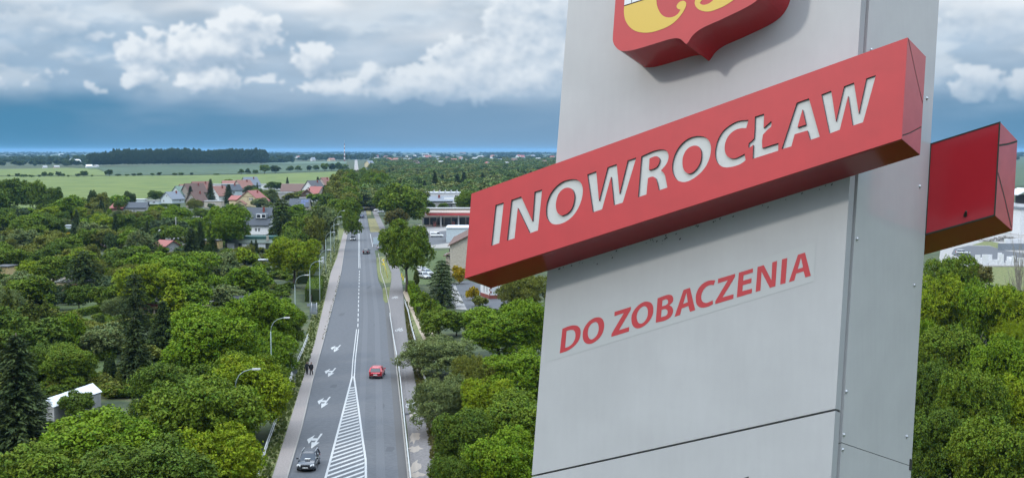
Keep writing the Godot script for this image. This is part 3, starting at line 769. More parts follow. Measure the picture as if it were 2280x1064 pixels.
func welcome_sign() -> void:
	var ground_b := -(SO + SU * 3.6 + SW * 2.0).y / SV.y
	sign_base = Vector3.ZERO
	var foot := sg(3.6, ground_b, 2.0)
	sign_base = Vector3(foot.x, 0, foot.z)
	var t := thing("welcome_sign", "tall grey town sign pylon with slanting red name boxes and a red shield", "sign", sign_base)
	var low := ground_b - 1.0
	var top := 6.5
	part("core", slab_mesh(PL + 0.06, PR - 0.07, low, top - 0.1, BOX_D + 0.1, PD - 0.06), M.gap, t)
	# front cassettes, split by slanting joints
	var joints := [low, -11.985, -8.985, -5.985, -3.085, 4.75, top]
	for i in joints.size() - 1:
		part("front_panel", slab_mesh(PL, PR, joints[i] + 0.014, joints[i + 1] - 0.014, BOX_D, BOX_D + LIP * 0.62), M.panel, t)
	var side_joints := [low, -11.482, -7.482, -3.482, top]
	for i in side_joints.size() - 1:
		part("side_panel", slab_mesh(PR - 0.06, PR, side_joints[i] + 0.005, side_joints[i + 1] - 0.005, BOX_D + LIP, PD), M.side, t)
		part("side_panel", slab_mesh(PL, PL + 0.05, side_joints[i] + 0.005, side_joints[i + 1] - 0.005, BOX_D + LIP, PD), M.panel, t)
	part("back_panel", slab_mesh(PL + 0.052, PR - 0.062, low, top, PD - 0.05, PD), M.panel, t)
	part("top_cap", slab_mesh(PL, PR, top, top + 0.04, BOX_D, PD), M.panel, t)
	# dome-headed rivets along both edges of the side panel
	for q in [[0.0, 0.0], [1.869, 1.11], [-0.743, 1.024], [-2.799, 0.983], [-3.371, 0.991], [-3.568, 0.985], [1.943, 3.317], [-0.866, 3.259], [-3.081, 3.317], [0.597, 3.238]]:
		if q[1] == 0.0:
			continue
		var r := Shape.new()
		rivet(r, sg(PR + 0.002, q[0], q[1]), 0.026)
		part("rivet", r.mesh(true), M.zinc, t)
	# the bent lower corner of the side panel
	part("dent", slab_mesh(PR + 0.001, PR + 0.012, -3.545, -3.385, 3.501, PD), M.seal, t)
	# the name box in front: a shell, a face with the letters cut through it, light letters behind the cut-outs
	var shell := Shape.new()
	slab(shell, 0.004, BOX_L - 0.004, 0.0, 0.03, 0.05, BOX_D)
	slab(shell, 0.004, BOX_L - 0.004, BOX_H - 0.03, BOX_H, 0.05, BOX_D)
	slab(shell, 0.004, 0.03, 0.03, BOX_H - 0.03, 0.05, BOX_D)
	slab(shell, BOX_L - 0.03, BOX_L - 0.004, 0.03, BOX_H - 0.03, 0.05, BOX_D)
	slab(shell, 0.03, BOX_L - 0.03, 0.03, BOX_H - 0.03, BOX_D - 0.04, BOX_D - 0.005)
	var box := part("name_box", shell.mesh(), M.red_gloss, t)
	var glyphs := [
		["I", [0.497, 0.982, 0.655, 0.977, 0.631, 0.374, 0.476, 0.373]],
		["N", [0.797, 0.974, 0.983, 0.975, 1.233, 0.54, 1.23, 0.975, 1.372, 0.971, 1.353, 0.372, 1.201, 0.371, 0.934, 0.817, 0.919, 0.37, 0.775, 0.373]],
		["O", [1.92, 0.967, 1.972, 0.95, 2.022, 0.923, 2.065, 0.884, 2.099, 0.838, 2.119, 0.786, 2.127, 0.733, 2.125, 0.672, 2.113, 0.611, 2.092, 0.553, 2.061, 0.5, 2.021, 0.451, 1.972, 0.41, 1.908, 0.379, 1.836, 0.361, 1.756, 0.359, 1.68, 0.371, 1.625, 0.392, 1.575, 0.425, 1.533, 0.467, 1.502, 0.514, 1.482, 0.569, 1.473, 0.626, 1.471, 0.69, 1.479, 0.752, 1.501, 0.811, 1.533, 0.865, 1.574, 0.908, 1.625, 0.943, 1.69, 0.97, 1.763, 0.985, 1.843, 0.981], [1.845, 0.865, 1.888, 0.847, 1.927, 0.818, 1.955, 0.776, 1.974, 0.73, 1.981, 0.683, 1.978, 0.637, 1.968, 0.582, 1.946, 0.531, 1.911, 0.499, 1.867, 0.479, 1.823, 0.474, 1.776, 0.475, 1.735, 0.5, 1.7, 0.53, 1.673, 0.574, 1.656, 0.623, 1.649, 0.67, 1.651, 0.716, 1.661, 0.766, 1.68, 0.812, 1.713, 0.845, 1.753, 0.866, 1.798, 0.872]],
		["W", [2.183, 0.959, 2.341, 0.962, 2.429, 0.51, 2.537, 0.962, 2.695, 0.961, 2.781, 0.513, 2.881, 0.959, 3.027, 0.958, 2.85, 0.369, 2.697, 0.371, 2.61, 0.805, 2.495, 0.37, 2.333, 0.371]],
		["R", [3.112, 0.95, 3.247, 0.963, 3.297, 0.965, 3.347, 0.964, 3.394, 0.959, 3.438, 0.951, 3.473, 0.939, 3.507, 0.922, 3.534, 0.902, 3.555, 0.877, 3.57, 0.844, 3.577, 0.809, 3.575, 0.776, 3.566, 0.746, 3.549, 0.717, 3.526, 0.691, 3.463, 0.648, 3.489, 0.625, 3.512, 0.601, 3.53, 0.574, 3.544, 0.545, 3.568, 0.466, 3.594, 0.372, 3.453, 0.372, 3.409, 0.508, 3.396, 0.537, 3.382, 0.563, 3.365, 0.58, 3.345, 0.594, 3.323, 0.602, 3.3, 0.605, 3.276, 0.604, 3.253, 0.601, 3.248, 0.373, 3.106, 0.372], [3.256, 0.876, 3.283, 0.88, 3.31, 0.883, 3.338, 0.881, 3.366, 0.876, 3.388, 0.866, 3.407, 0.851, 3.422, 0.831, 3.431, 0.809, 3.429, 0.784, 3.421, 0.76, 3.408, 0.738, 3.39, 0.721, 3.365, 0.712, 3.336, 0.709, 3.299, 0.71, 3.26, 0.713]],
		["O", [4.058, 0.952, 4.099, 0.937, 4.139, 0.917, 4.177, 0.889, 4.21, 0.855, 4.235, 0.819, 4.252, 0.78, 4.263, 0.741, 4.267, 0.703, 4.264, 0.653, 4.255, 0.602, 4.236, 0.55, 4.209, 0.501, 4.173, 0.462, 4.131, 0.43, 4.08, 0.402, 4.026, 0.381, 3.971, 0.369, 3.918, 0.365, 3.881, 0.368, 3.843, 0.378, 3.798, 0.399, 3.753, 0.427, 3.719, 0.463, 3.692, 0.503, 3.671, 0.545, 3.656, 0.587, 3.648, 0.631, 3.646, 0.675, 3.651, 0.725, 3.663, 0.776, 3.683, 0.824, 3.71, 0.868, 3.745, 0.905, 3.785, 0.936, 3.831, 0.957, 3.88, 0.97, 3.925, 0.974, 3.971, 0.971, 4.015, 0.964], [4, 0.837, 4.026, 0.828, 4.051, 0.814, 4.075, 0.789, 4.094, 0.759, 4.108, 0.725, 4.115, 0.69, 4.117, 0.651, 4.113, 0.612, 4.103, 0.573, 4.086, 0.537, 4.059, 0.507, 4.029, 0.485, 4, 0.472, 3.97, 0.465, 3.946, 0.466, 3.921, 0.474, 3.894, 0.492, 3.869, 0.515, 3.846, 0.548, 3.829, 0.585, 3.818, 0.626, 3.813, 0.668, 3.813, 0.706, 3.819, 0.74, 3.832, 0.775, 3.851, 0.805, 3.876, 0.824, 3.903, 0.837, 3.926, 0.842, 3.951, 0.844, 3.976, 0.842]],
		["C", [4.831, 0.937, 4.805, 0.834, 4.749, 0.851, 4.709, 0.859, 4.666, 0.863, 4.625, 0.858, 4.585, 0.846, 4.552, 0.828, 4.524, 0.803, 4.503, 0.769, 4.488, 0.73, 4.483, 0.69, 4.485, 0.648, 4.493, 0.611, 4.507, 0.575, 4.524, 0.547, 4.546, 0.522, 4.573, 0.501, 4.602, 0.485, 4.632, 0.473, 4.662, 0.467, 4.697, 0.468, 4.732, 0.472, 4.806, 0.486, 4.829, 0.391, 4.792, 0.375, 4.752, 0.364, 4.701, 0.36, 4.647, 0.361, 4.592, 0.368, 4.54, 0.379, 4.503, 0.392, 4.466, 0.411, 4.433, 0.436, 4.403, 0.465, 4.379, 0.496, 4.362, 0.529, 4.347, 0.573, 4.337, 0.62, 4.335, 0.671, 4.341, 0.723, 4.353, 0.776, 4.374, 0.827, 4.403, 0.87, 4.439, 0.906, 4.482, 0.932, 4.53, 0.951, 4.582, 0.964, 4.634, 0.971, 4.681, 0.97, 4.729, 0.963]],
		["L", [4.927, 0.951, 5.068, 0.948, 5.074, 0.754, 5.186, 0.815, 5.194, 0.773, 5.19, 0.737, 5.13, 0.707, 5.07, 0.664, 5.064, 0.58, 5.074, 0.484, 5.319, 0.48, 5.322, 0.375, 4.936, 0.379, 4.93, 0.57, 4.864, 0.541, 4.857, 0.58, 4.86, 0.614, 4.9, 0.63, 4.935, 0.653, 4.936, 0.786]],
		["A", [5.553, 0.943, 5.733, 0.945, 5.931, 0.377, 5.79, 0.376, 5.741, 0.518, 5.554, 0.524, 5.517, 0.375, 5.37, 0.379], [5.647, 0.825, 5.713, 0.604, 5.589, 0.605]],
		["W", [5.913, 0.937, 6.055, 0.943, 6.151, 0.513, 6.237, 0.942, 6.377, 0.946, 6.473, 0.515, 6.549, 0.944, 6.683, 0.944, 6.542, 0.38, 6.396, 0.38, 6.305, 0.794, 6.215, 0.382, 6.068, 0.378]]]
	var face := Shape.new()
	var walls := Shape.new()
	var from := 0.0
	var cells := []
	var limits := []
	for gl in glyphs:
		limits.append(bounds(pairs(gl[1])))
	# letters lean, so the face is cut all at once: it is split at each letter's middle
	var cuts := [0.0]
	for r in limits:
		cuts.append(r.get_center().x)
	cuts.append(BOX_L)
	for i in cuts.size() - 1:
		var pieces: Array = [PackedVector2Array([Vector2(cuts[i], 0), Vector2(cuts[i + 1], 0), Vector2(cuts[i + 1], BOX_H), Vector2(cuts[i], BOX_H)])]
		for k in [i - 1, i]:
			if k < 0 or k >= glyphs.size():
				continue
			var next := []
			for p in pieces:
				next.append_array(Geometry2D.clip_polygons(p, pairs(glyphs[k][1])))
			pieces = next
		for p in pieces:
			fill(face, p, 0.0)
	for gl in glyphs:
		var outs := []
		for k in range(1, gl.size()):
			outs.append(pairs(gl[k]))
		for k in range(1, outs.size()):
			for half in halves(bounds(outs[k]).grow(0.002)):
				for p in Geometry2D.intersect_polygons(half, outs[k]):
					fill(face, p, 0.0)
		for o in outs:
			for i in o.size():
				var a: Vector2 = o[i]
				var b: Vector2 = o[(i + 1) % o.size()]
				walls.quad(sg(a.x, a.y, 0.0), sg(b.x, b.y, 0.0), sg(b.x, b.y, 0.032), sg(a.x, a.y, 0.032))
		var r := bounds(outs[0]).grow(0.09)
		var ls := Shape.new()
		fill(ls, PackedVector2Array([r.position, Vector2(r.end.x, r.position.y), r.end, Vector2(r.position.x, r.end.y)]), 0.028 + 0.002 * (glyphs.find(gl) % 3))
		part("letter", ls.mesh(), M.letter, box)
	for q in [[0, BOX_L, 0, 0.0], [0, BOX_L, BOX_H, 0.0]]:
		face.quad(sg(q[0], q[2], 0), sg(q[1], q[2], 0), sg(q[1], q[2], 0.05), sg(q[0], q[2], 0.05))
	face.quad(sg(0, 0, 0), sg(0, BOX_H, 0), sg(0, BOX_H, 0.05), sg(0, 0, 0.05))
	part("end_plate", slab_mesh(BOX_L - 0.004, BOX_L, 0.003, BOX_H - 0.003, 0.001, BOX_D), M.red_sky_lit, box)
	part("face", face.mesh(), M.red, box)
	part("cut_edge", walls.mesh(), M.cut, box).set_meta("kind", "stuff")
	# folded seams and dirt lines of the end plate
	var seam := func(p: Array, w: float, parent: Node3D, a_at: float) -> void:
		var s := Shape.new()
		for i in p.size() - 1:
			var d := Vector2(p[i + 1][1] - p[i][1], p[i + 1][0] - p[i][0]).normalized() * w
			s.quad(sg(a_at, p[i][0] - d.x, p[i][1] + d.y), sg(a_at, p[i][0] + d.x, p[i][1] - d.y), sg(a_at, p[i + 1][0] + d.x, p[i + 1][1] - d.y), sg(a_at, p[i + 1][0] - d.x, p[i + 1][1] + d.y))
		part("seam", s.mesh(), M.seal, parent)
	seam.call([[BOX_H - 0.01, 0.02], [BOX_H * 0.72, BOX_D * 0.55], [BOX_H * 0.52, BOX_D * 0.97]], 0.006, box, BOX_L + 0.003)
	seam.call([[0.05, 0.02], [0.16, BOX_D * 0.4], [0.36, BOX_D * 0.97]], 0.006, box, BOX_L + 0.003)
	# the box on the back of the pylon, weathered at its edges
	var b2 := -0.0387
	var h2 := 1.3805
	var l2 := 7.1868
	var d2 := 0.8709
	var rear := part("rear_name_box", slab_mesh(PL - 0.2, l2, b2, b2 + h2, PD + 0.002, PD + d2), M.red_gloss, t)
	var trim := Shape.new()
	slab(trim, PR - 0.1, l2 + 0.004, b2 + h2 - 0.012, b2 + h2 + 0.006, PD - 0.006, PD + 0.01)
	slab(trim, l2 - 0.016, l2 + 0.004, b2, b2 + h2 - 0.012, PD - 0.005, PD + 0.01)
	slab(trim, PR - 0.1, l2 - 0.016, b2 - 0.004, b2 + 0.02, PD - 0.006, PD + 0.01)
	slab(trim, PR + 0.001, PR + 0.016, b2 + 0.02, b2 + h2 - 0.012, PD - 0.006, PD + 0.01)
	part("end_plate", slab_mesh(l2 + 0.0005, l2 + 0.003, b2 + 0.003, b2 + h2 - 0.003, PD + 0.011, PD + d2 - 0.003), M.red_sky_lit, rear)
	part("edge_seal", trim.mesh(), M.seal, rear)
	seam.call([[b2 + h2 - 0.34, PD + 0.02], [b2 + h2 - 0.19, PD + d2 * 0.5], [b2 + h2 - 0.02, PD + d2 * 0.98]], 0.013, rear, l2 + 0.006)
	seam.call([[b2 + h2 * 0.46, PD + 0.02], [b2 + h2 * 0.27, PD + d2 * 0.45], [b2 + 0.03, PD + d2 * 0.93]], 0.016, rear, l2 + 0.006)
	for q in [[2133, 331, 0.011], [2140, 327, 0.012], [2093, 375, 0.008], [2098, 386, 0.008], [2165, 376, 0.010], [2173, 391, 0.010], [2178, 396, 0.009]]:
		pass
	var stub := Shape.new()
	stub.tube([sg(6.726, 0.087, PD - 0.002), sg(6.772, 0.115, PD - 0.1)], [0.03, 0.014], 8)
	part("bolt", stub.mesh(), M.seal, rear)
	# the shield above, standing off the panel
	var crest := pairs([2.476, 4.125, 2.439, 3.778, 2.444, 3.595, 2.454, 3.411, 2.456, 3.008, 2.455, 2.916, 2.458, 2.835, 2.468, 2.795, 2.487, 2.753, 2.522, 2.703, 2.564, 2.656, 2.603, 2.625, 2.645, 2.603, 2.719, 2.579, 2.801, 2.56, 2.899, 2.547, 3.003, 2.537, 3.219, 2.521, 3.331, 2.513, 3.433, 2.505, 3.502, 2.494, 3.565, 2.478, 3.604, 2.461, 3.641, 2.437, 3.674, 2.404, 3.702, 2.372, 3.74, 2.335, 3.775, 2.361, 3.798, 2.39, 3.826, 2.42, 3.865, 2.443, 3.91, 2.46, 3.966, 2.474, 4.027, 2.482, 4.137, 2.487, 4.261, 2.491, 4.567, 2.514, 4.662, 2.524, 4.748, 2.538, 4.81, 2.554, 4.866, 2.578, 4.912, 2.609, 4.951, 2.649, 4.982, 2.696, 5.003, 2.751, 5.019, 2.835, 5.027, 2.931, 5.05, 3.921])
	var cs := Shape.new()
	fill(cs, crest, 0.0)
	var shield := part("shield", cs.mesh(), M.red, t)
	var rim := Shape.new()
	for i in crest.size():
		var a := crest[i]
		var b := crest[(i + 1) % crest.size()]
		rim.quad(sg(a.x, a.y, 0.0), sg(b.x, b.y, 0.0), sg(b.x, b.y, BOX_D - 0.002), sg(a.x, a.y, BOX_D - 0.002))
	part("shield_rim", rim.mesh(), M.red_gloss, shield)
	for q in [["yellow_charge", pairs([2.962, 3.232, 2.621, 3.26, 2.623, 3.198, 2.626, 3.166, 2.632, 3.133, 2.642, 3.094, 2.657, 3.051, 2.682, 3.005, 2.712, 2.959, 2.75, 2.913, 2.792, 2.87, 2.837, 2.833, 2.885, 2.802, 2.943, 2.771, 3.004, 2.745, 3.069, 2.723, 3.135, 2.707, 3.207, 2.697, 3.277, 2.692, 3.338, 2.69, 3.396, 2.693, 3.45, 2.701, 3.499, 2.715, 3.54, 2.733, 3.578, 2.756, 3.613, 2.783, 3.643, 2.811, 3.664, 2.838, 3.68, 2.864, 3.689, 2.886, 3.693, 2.907, 3.691, 2.923, 3.684, 2.94, 3.672, 2.956, 3.657, 2.971, 3.64, 2.98, 3.621, 2.986, 3.6, 2.988, 3.58, 2.986, 3.562, 2.978, 3.547, 2.968, 3.537, 2.955, 3.53, 2.941, 3.536, 2.924, 3.545, 2.908, 3.559, 2.894, 3.575, 2.882, 3.589, 2.874, 3.604, 2.868, 3.585, 2.84, 3.571, 2.827, 3.553, 2.816, 3.53, 2.809, 3.505, 2.805, 3.474, 2.807, 3.442, 2.812, 3.409, 2.822, 3.377, 2.837, 3.346, 2.855, 3.318, 2.877, 3.289, 2.905, 3.263, 2.938, 3.241, 2.971, 3.222, 3.006, 3.204, 3.049, 3.19, 3.09, 3.183, 3.123, 3.179, 3.155, 3.176, 3.214]), M.yellow_ink], ["yellow_charge", pairs([3.851, 2.955, 3.838, 2.922, 3.833, 2.9, 3.833, 2.876, 3.841, 2.848, 3.857, 2.82, 3.883, 2.787, 3.916, 2.756, 3.96, 2.726, 4.008, 2.7, 4.057, 2.681, 4.107, 2.667, 4.166, 2.662, 4.226, 2.662, 4.28, 2.662, 4.332, 2.667, 4.402, 2.681, 4.467, 2.699, 4.538, 2.739, 4.379, 2.8, 4.243, 2.844, 4.185, 2.836, 4.139, 2.815, 4.108, 2.801, 4.076, 2.79, 4.032, 2.79, 3.989, 2.797, 3.958, 2.812, 3.932, 2.831, 3.924, 2.843, 3.917, 2.855, 3.95, 2.882, 3.99, 2.915]), M.yellow_ink], ["white_charge", pairs([2.614, 3.478, 2.622, 3.264, 2.961, 3.236, 3.172, 3.218, 3.158, 3.429]), M.white_ink]]:
		var ys := Shape.new()
		fill(ys, q[1], -0.004)
		part(q[0], ys.mesh(), q[2], shield)
	var joint := Shape.new()
	var j0 := Vector2(2.744, 3.256)
	var j1 := Vector2(2.742, 3.505)
	fill(joint, PackedVector2Array([j0, j0 + Vector2(0.008, 0.003), j1 + Vector2(0.008, 0.003), j1]), -0.008)
	var k0 := Vector2(2.622, 3.262)
	var k1 := Vector2(3.174, 3.214)
	fill(joint, PackedVector2Array([k0, k1, k1 + Vector2(0, 0.012), k0 + Vector2(0, 0.012)]), -0.0085)
	part("joint_line", joint.mesh(), M.gap, shield)
	# the farewell on a film below the box
	var film := pairs([1.191, -0.867, 5.655, -0.752, 5.664, -1.287, 1.181, -1.409])
	var fs := Shape.new()
	fill(fs, film, BOX_D - 0.003)
	var strip := part("film", fs.mesh(), M.film, t)
	for gl in [
		["D", [1.467, -0.965, 1.556, -0.953, 1.606, -0.952, 1.654, -0.955, 1.699, -0.965, 1.74, -0.981, 1.77, -1.003, 1.793, -1.03, 1.807, -1.063, 1.813, -1.097, 1.812, -1.14, 1.803, -1.184, 1.781, -1.221, 1.751, -1.252, 1.714, -1.276, 1.672, -1.296, 1.62, -1.312, 1.563, -1.323, 1.452, -1.327], [1.548, -1.014, 1.584, -1.013, 1.618, -1.014, 1.648, -1.02, 1.675, -1.031, 1.696, -1.051, 1.711, -1.073, 1.72, -1.105, 1.722, -1.138, 1.717, -1.168, 1.704, -1.196, 1.685, -1.222, 1.66, -1.243, 1.631, -1.255, 1.599, -1.263, 1.572, -1.265, 1.544, -1.264]],
		["O", [2.127, -0.944, 2.161, -0.959, 2.191, -0.982, 2.213, -1.012, 2.228, -1.046, 2.236, -1.081, 2.237, -1.115, 2.232, -1.153, 2.221, -1.189, 2.202, -1.222, 2.175, -1.251, 2.139, -1.276, 2.098, -1.295, 2.05, -1.307, 2.004, -1.31, 1.968, -1.302, 1.933, -1.286, 1.904, -1.264, 1.88, -1.235, 1.865, -1.2, 1.856, -1.163, 1.853, -1.123, 1.857, -1.084, 1.872, -1.047, 1.894, -1.014, 1.924, -0.985, 1.958, -0.961, 1.996, -0.946, 2.038, -0.937, 2.083, -0.937], [2.078, -1.002, 2.098, -1.016, 2.114, -1.031, 2.128, -1.057, 2.137, -1.086, 2.141, -1.117, 2.139, -1.148, 2.131, -1.178, 2.117, -1.205, 2.096, -1.225, 2.072, -1.239, 2.049, -1.247, 2.025, -1.248, 2.002, -1.24, 1.982, -1.225, 1.965, -1.201, 1.953, -1.173, 1.946, -1.144, 1.945, -1.115, 1.948, -1.085, 1.957, -1.056, 1.976, -1.033, 1.997, -1.015, 2.016, -1.007, 2.037, -1.002, 2.057, -1.001]],
		["Z", [2.406, -0.932, 2.691, -0.925, 2.694, -0.949, 2.691, -0.971, 2.611, -1.083, 2.508, -1.221, 2.689, -1.216, 2.688, -1.281, 2.381, -1.29, 2.379, -1.265, 2.383, -1.243, 2.467, -1.128, 2.574, -0.988, 2.408, -0.995]],
		["O", [2.968, -0.914, 3.004, -0.927, 3.036, -0.946, 3.06, -0.972, 3.077, -1.002, 3.087, -1.038, 3.09, -1.076, 3.088, -1.111, 3.079, -1.144, 3.06, -1.178, 3.033, -1.21, 2.998, -1.237, 2.959, -1.258, 2.914, -1.271, 2.869, -1.276, 2.835, -1.271, 2.802, -1.258, 2.772, -1.237, 2.748, -1.21, 2.73, -1.175, 2.719, -1.137, 2.714, -1.093, 2.718, -1.049, 2.734, -1.013, 2.758, -0.981, 2.79, -0.954, 2.826, -0.931, 2.864, -0.916, 2.902, -0.908, 2.935, -0.907], [2.941, -0.976, 2.96, -0.989, 2.976, -1.005, 2.989, -1.031, 2.996, -1.059, 2.999, -1.092, 2.997, -1.125, 2.987, -1.154, 2.972, -1.179, 2.952, -1.197, 2.929, -1.21, 2.907, -1.215, 2.883, -1.214, 2.861, -1.204, 2.842, -1.188, 2.826, -1.164, 2.815, -1.138, 2.808, -1.109, 2.806, -1.081, 2.811, -1.054, 2.821, -1.029, 2.837, -1.007, 2.857, -0.988, 2.879, -0.977, 2.901, -0.971, 2.921, -0.971]],
		["B", [3.149, -0.912, 3.251, -0.902, 3.298, -0.901, 3.341, -0.904, 3.368, -0.914, 3.394, -0.928, 3.409, -0.951, 3.42, -0.975, 3.421, -1.002, 3.413, -1.027, 3.39, -1.045, 3.361, -1.06, 3.386, -1.078, 3.408, -1.097, 3.424, -1.123, 3.432, -1.151, 3.43, -1.183, 3.418, -1.213, 3.395, -1.237, 3.364, -1.254, 3.32, -1.263, 3.269, -1.267, 3.147, -1.26], [3.237, -0.964, 3.295, -0.958, 3.328, -0.98, 3.335, -1.001, 3.336, -1.02, 3.323, -1.035, 3.302, -1.044, 3.271, -1.047, 3.235, -1.046], [3.232, -1.098, 3.264, -1.097, 3.294, -1.099, 3.314, -1.11, 3.334, -1.126, 3.339, -1.147, 3.34, -1.167, 3.332, -1.186, 3.315, -1.199, 3.277, -1.202, 3.232, -1.202]],
		["A", [3.583, -0.897, 3.691, -0.892, 3.805, -1.235, 3.717, -1.238, 3.685, -1.148, 3.575, -1.158, 3.555, -1.246, 3.463, -1.249], [3.637, -0.948, 3.671, -1.091, 3.595, -1.098]],
		["C", [4.104, -0.888, 4.085, -0.95, 4.056, -0.942, 4.028, -0.936, 3.997, -0.936, 3.967, -0.943, 3.938, -0.96, 3.915, -0.983, 3.899, -1.012, 3.891, -1.042, 3.889, -1.069, 3.893, -1.096, 3.904, -1.122, 3.921, -1.145, 3.946, -1.163, 3.973, -1.174, 3.998, -1.177, 4.023, -1.175, 4.083, -1.163, 4.094, -1.218, 4.061, -1.228, 4.027, -1.235, 3.984, -1.236, 3.941, -1.233, 3.905, -1.224, 3.871, -1.208, 3.844, -1.186, 3.823, -1.159, 3.81, -1.128, 3.803, -1.096, 3.798, -1.058, 3.799, -1.02, 3.811, -0.979, 3.83, -0.942, 3.857, -0.913, 3.888, -0.892, 3.923, -0.877, 3.961, -0.869, 3.998, -0.867, 4.035, -0.871, 4.07, -0.879]],
		["Z", [4.149, -0.879, 4.421, -0.876, 4.423, -0.9, 4.42, -0.921, 4.342, -1.029, 4.242, -1.16, 4.42, -1.159, 4.419, -1.222, 4.129, -1.227, 4.128, -1.204, 4.131, -1.183, 4.21, -1.073, 4.31, -0.939, 4.149, -0.943]],
		["E", [4.48, -0.876, 4.704, -0.872, 4.705, -0.929, 4.56, -0.932, 4.558, -1.006, 4.693, -1.005, 4.692, -1.068, 4.558, -1.069, 4.558, -1.15, 4.71, -1.153, 4.712, -1.214, 4.474, -1.219]],
		["N", [4.775, -0.871, 4.872, -0.869, 5.008, -1.111, 5.002, -0.865, 5.077, -0.863, 5.076, -1.209, 4.992, -1.211, 4.843, -0.953, 4.845, -1.212, 4.771, -1.214]],
		["I", [5.152, -0.862, 5.233, -0.863, 5.23, -1.205, 5.15, -1.204]],
		["A", [5.394, -0.86, 5.5, -0.858, 5.612, -1.199, 5.53, -1.202, 5.498, -1.112, 5.386, -1.113, 5.364, -1.202, 5.282, -1.205], [5.444, -0.913, 5.485, -1.055, 5.405, -1.058]]]:
		var outs := []
		for k in range(1, gl.size()):
			outs.append(pairs(gl[k]))
		part("letter", glyph_mesh(outs, BOX_D - 0.006), M.red_ink, strip)
	var note := Shape.new()
	var n0 := Vector2(4.785, -3.749)
	var n1 := Vector2(4.857, -3.74)
	fill(note, PackedVector2Array([n0, n1, n1 + Vector2(0, -0.5), n0 + Vector2(0, -0.5)]), BOX_D - 0.004)
	part("notice", note.mesh(), M.gap, t)
	# dirt that has gathered under the box
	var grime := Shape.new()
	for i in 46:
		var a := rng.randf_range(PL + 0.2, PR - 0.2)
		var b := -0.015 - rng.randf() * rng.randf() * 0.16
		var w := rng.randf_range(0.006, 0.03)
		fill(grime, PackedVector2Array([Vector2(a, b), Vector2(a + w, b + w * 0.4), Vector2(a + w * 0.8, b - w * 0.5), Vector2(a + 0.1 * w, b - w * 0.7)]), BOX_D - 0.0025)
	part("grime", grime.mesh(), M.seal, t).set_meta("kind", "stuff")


# ---------------------------------------------------------------- buildings
# Every house stands on its own base point; +z is its front, the ridge runs along z.
func face_frame(face: String, w: float, d: float) -> Array:   # origin at the foot of the middle of that wall, along it, out of it
	match face:
		"f": return [Vector3(0, 0, d / 2), Vector3.RIGHT, Vector3.BACK]
		"b": return [Vector3(0, 0, -d / 2), Vector3.LEFT, Vector3.FORWARD]
		"r": return [Vector3(w / 2, 0, 0), Vector3.FORWARD, Vector3.RIGHT]
	return [Vector3(-w / 2, 0, 0), Vector3.BACK, Vector3.LEFT]

func window(parent: Node3D, face: String, w: float, d: float, u: float, y: float, ww: float, hh: float, door := false) -> void:
	var f := face_frame(face, w, d)
	var at: Vector3 = f[0] + f[1] * u + Vector3.UP * y
	var o: Vector3 = f[2]
	var fr := Shape.new()
	var t := minf(0.09, ww * 0.1)
	for q in [[-ww / 2, -hh / 2, ww / 2, -hh / 2 + t], [-ww / 2, hh / 2 - t, ww / 2, hh / 2], [-ww / 2, -hh / 2 + t, -ww / 2 + t, hh / 2 - t], [ww / 2 - t, -hh / 2 + t, ww / 2, hh / 2 - t], [-t / 2, -hh / 2 + t, t / 2, hh / 2 - t]]:
		if door and q[0] == -t / 2:
			continue
		var p := []
		for k in [0.06, -0.05]:
			p.append(at + f[1] * q[0] + Vector3.UP * q[1] + o * k)
			p.append(at + f[1] * q[2] + Vector3.UP * q[1] + o * k)
			p.append(at + f[1] * q[2] + Vector3.UP * q[3] + o * k)
			p.append(at + f[1] * q[0] + Vector3.UP * q[3] + o * k)
		fr.hexa(p)
	var pane := Shape.new()
	var e := ww / 2 - t * 0.5
	var g := hh / 2 - t * 0.5
	pane.quad(at - f[1] * e - Vector3.UP * g + o * 0.015, at + f[1] * e - Vector3.UP * g + o * 0.015, at + f[1] * e + Vector3.UP * g + o * 0.015, at - f[1] * e + Vector3.UP * g + o * 0.015)
	var win := part("door" if door else "window", fr.mesh(), M.frame, parent)
	part("leaf" if door else "pane", pane.mesh(), M.door if door else M.glass, win)

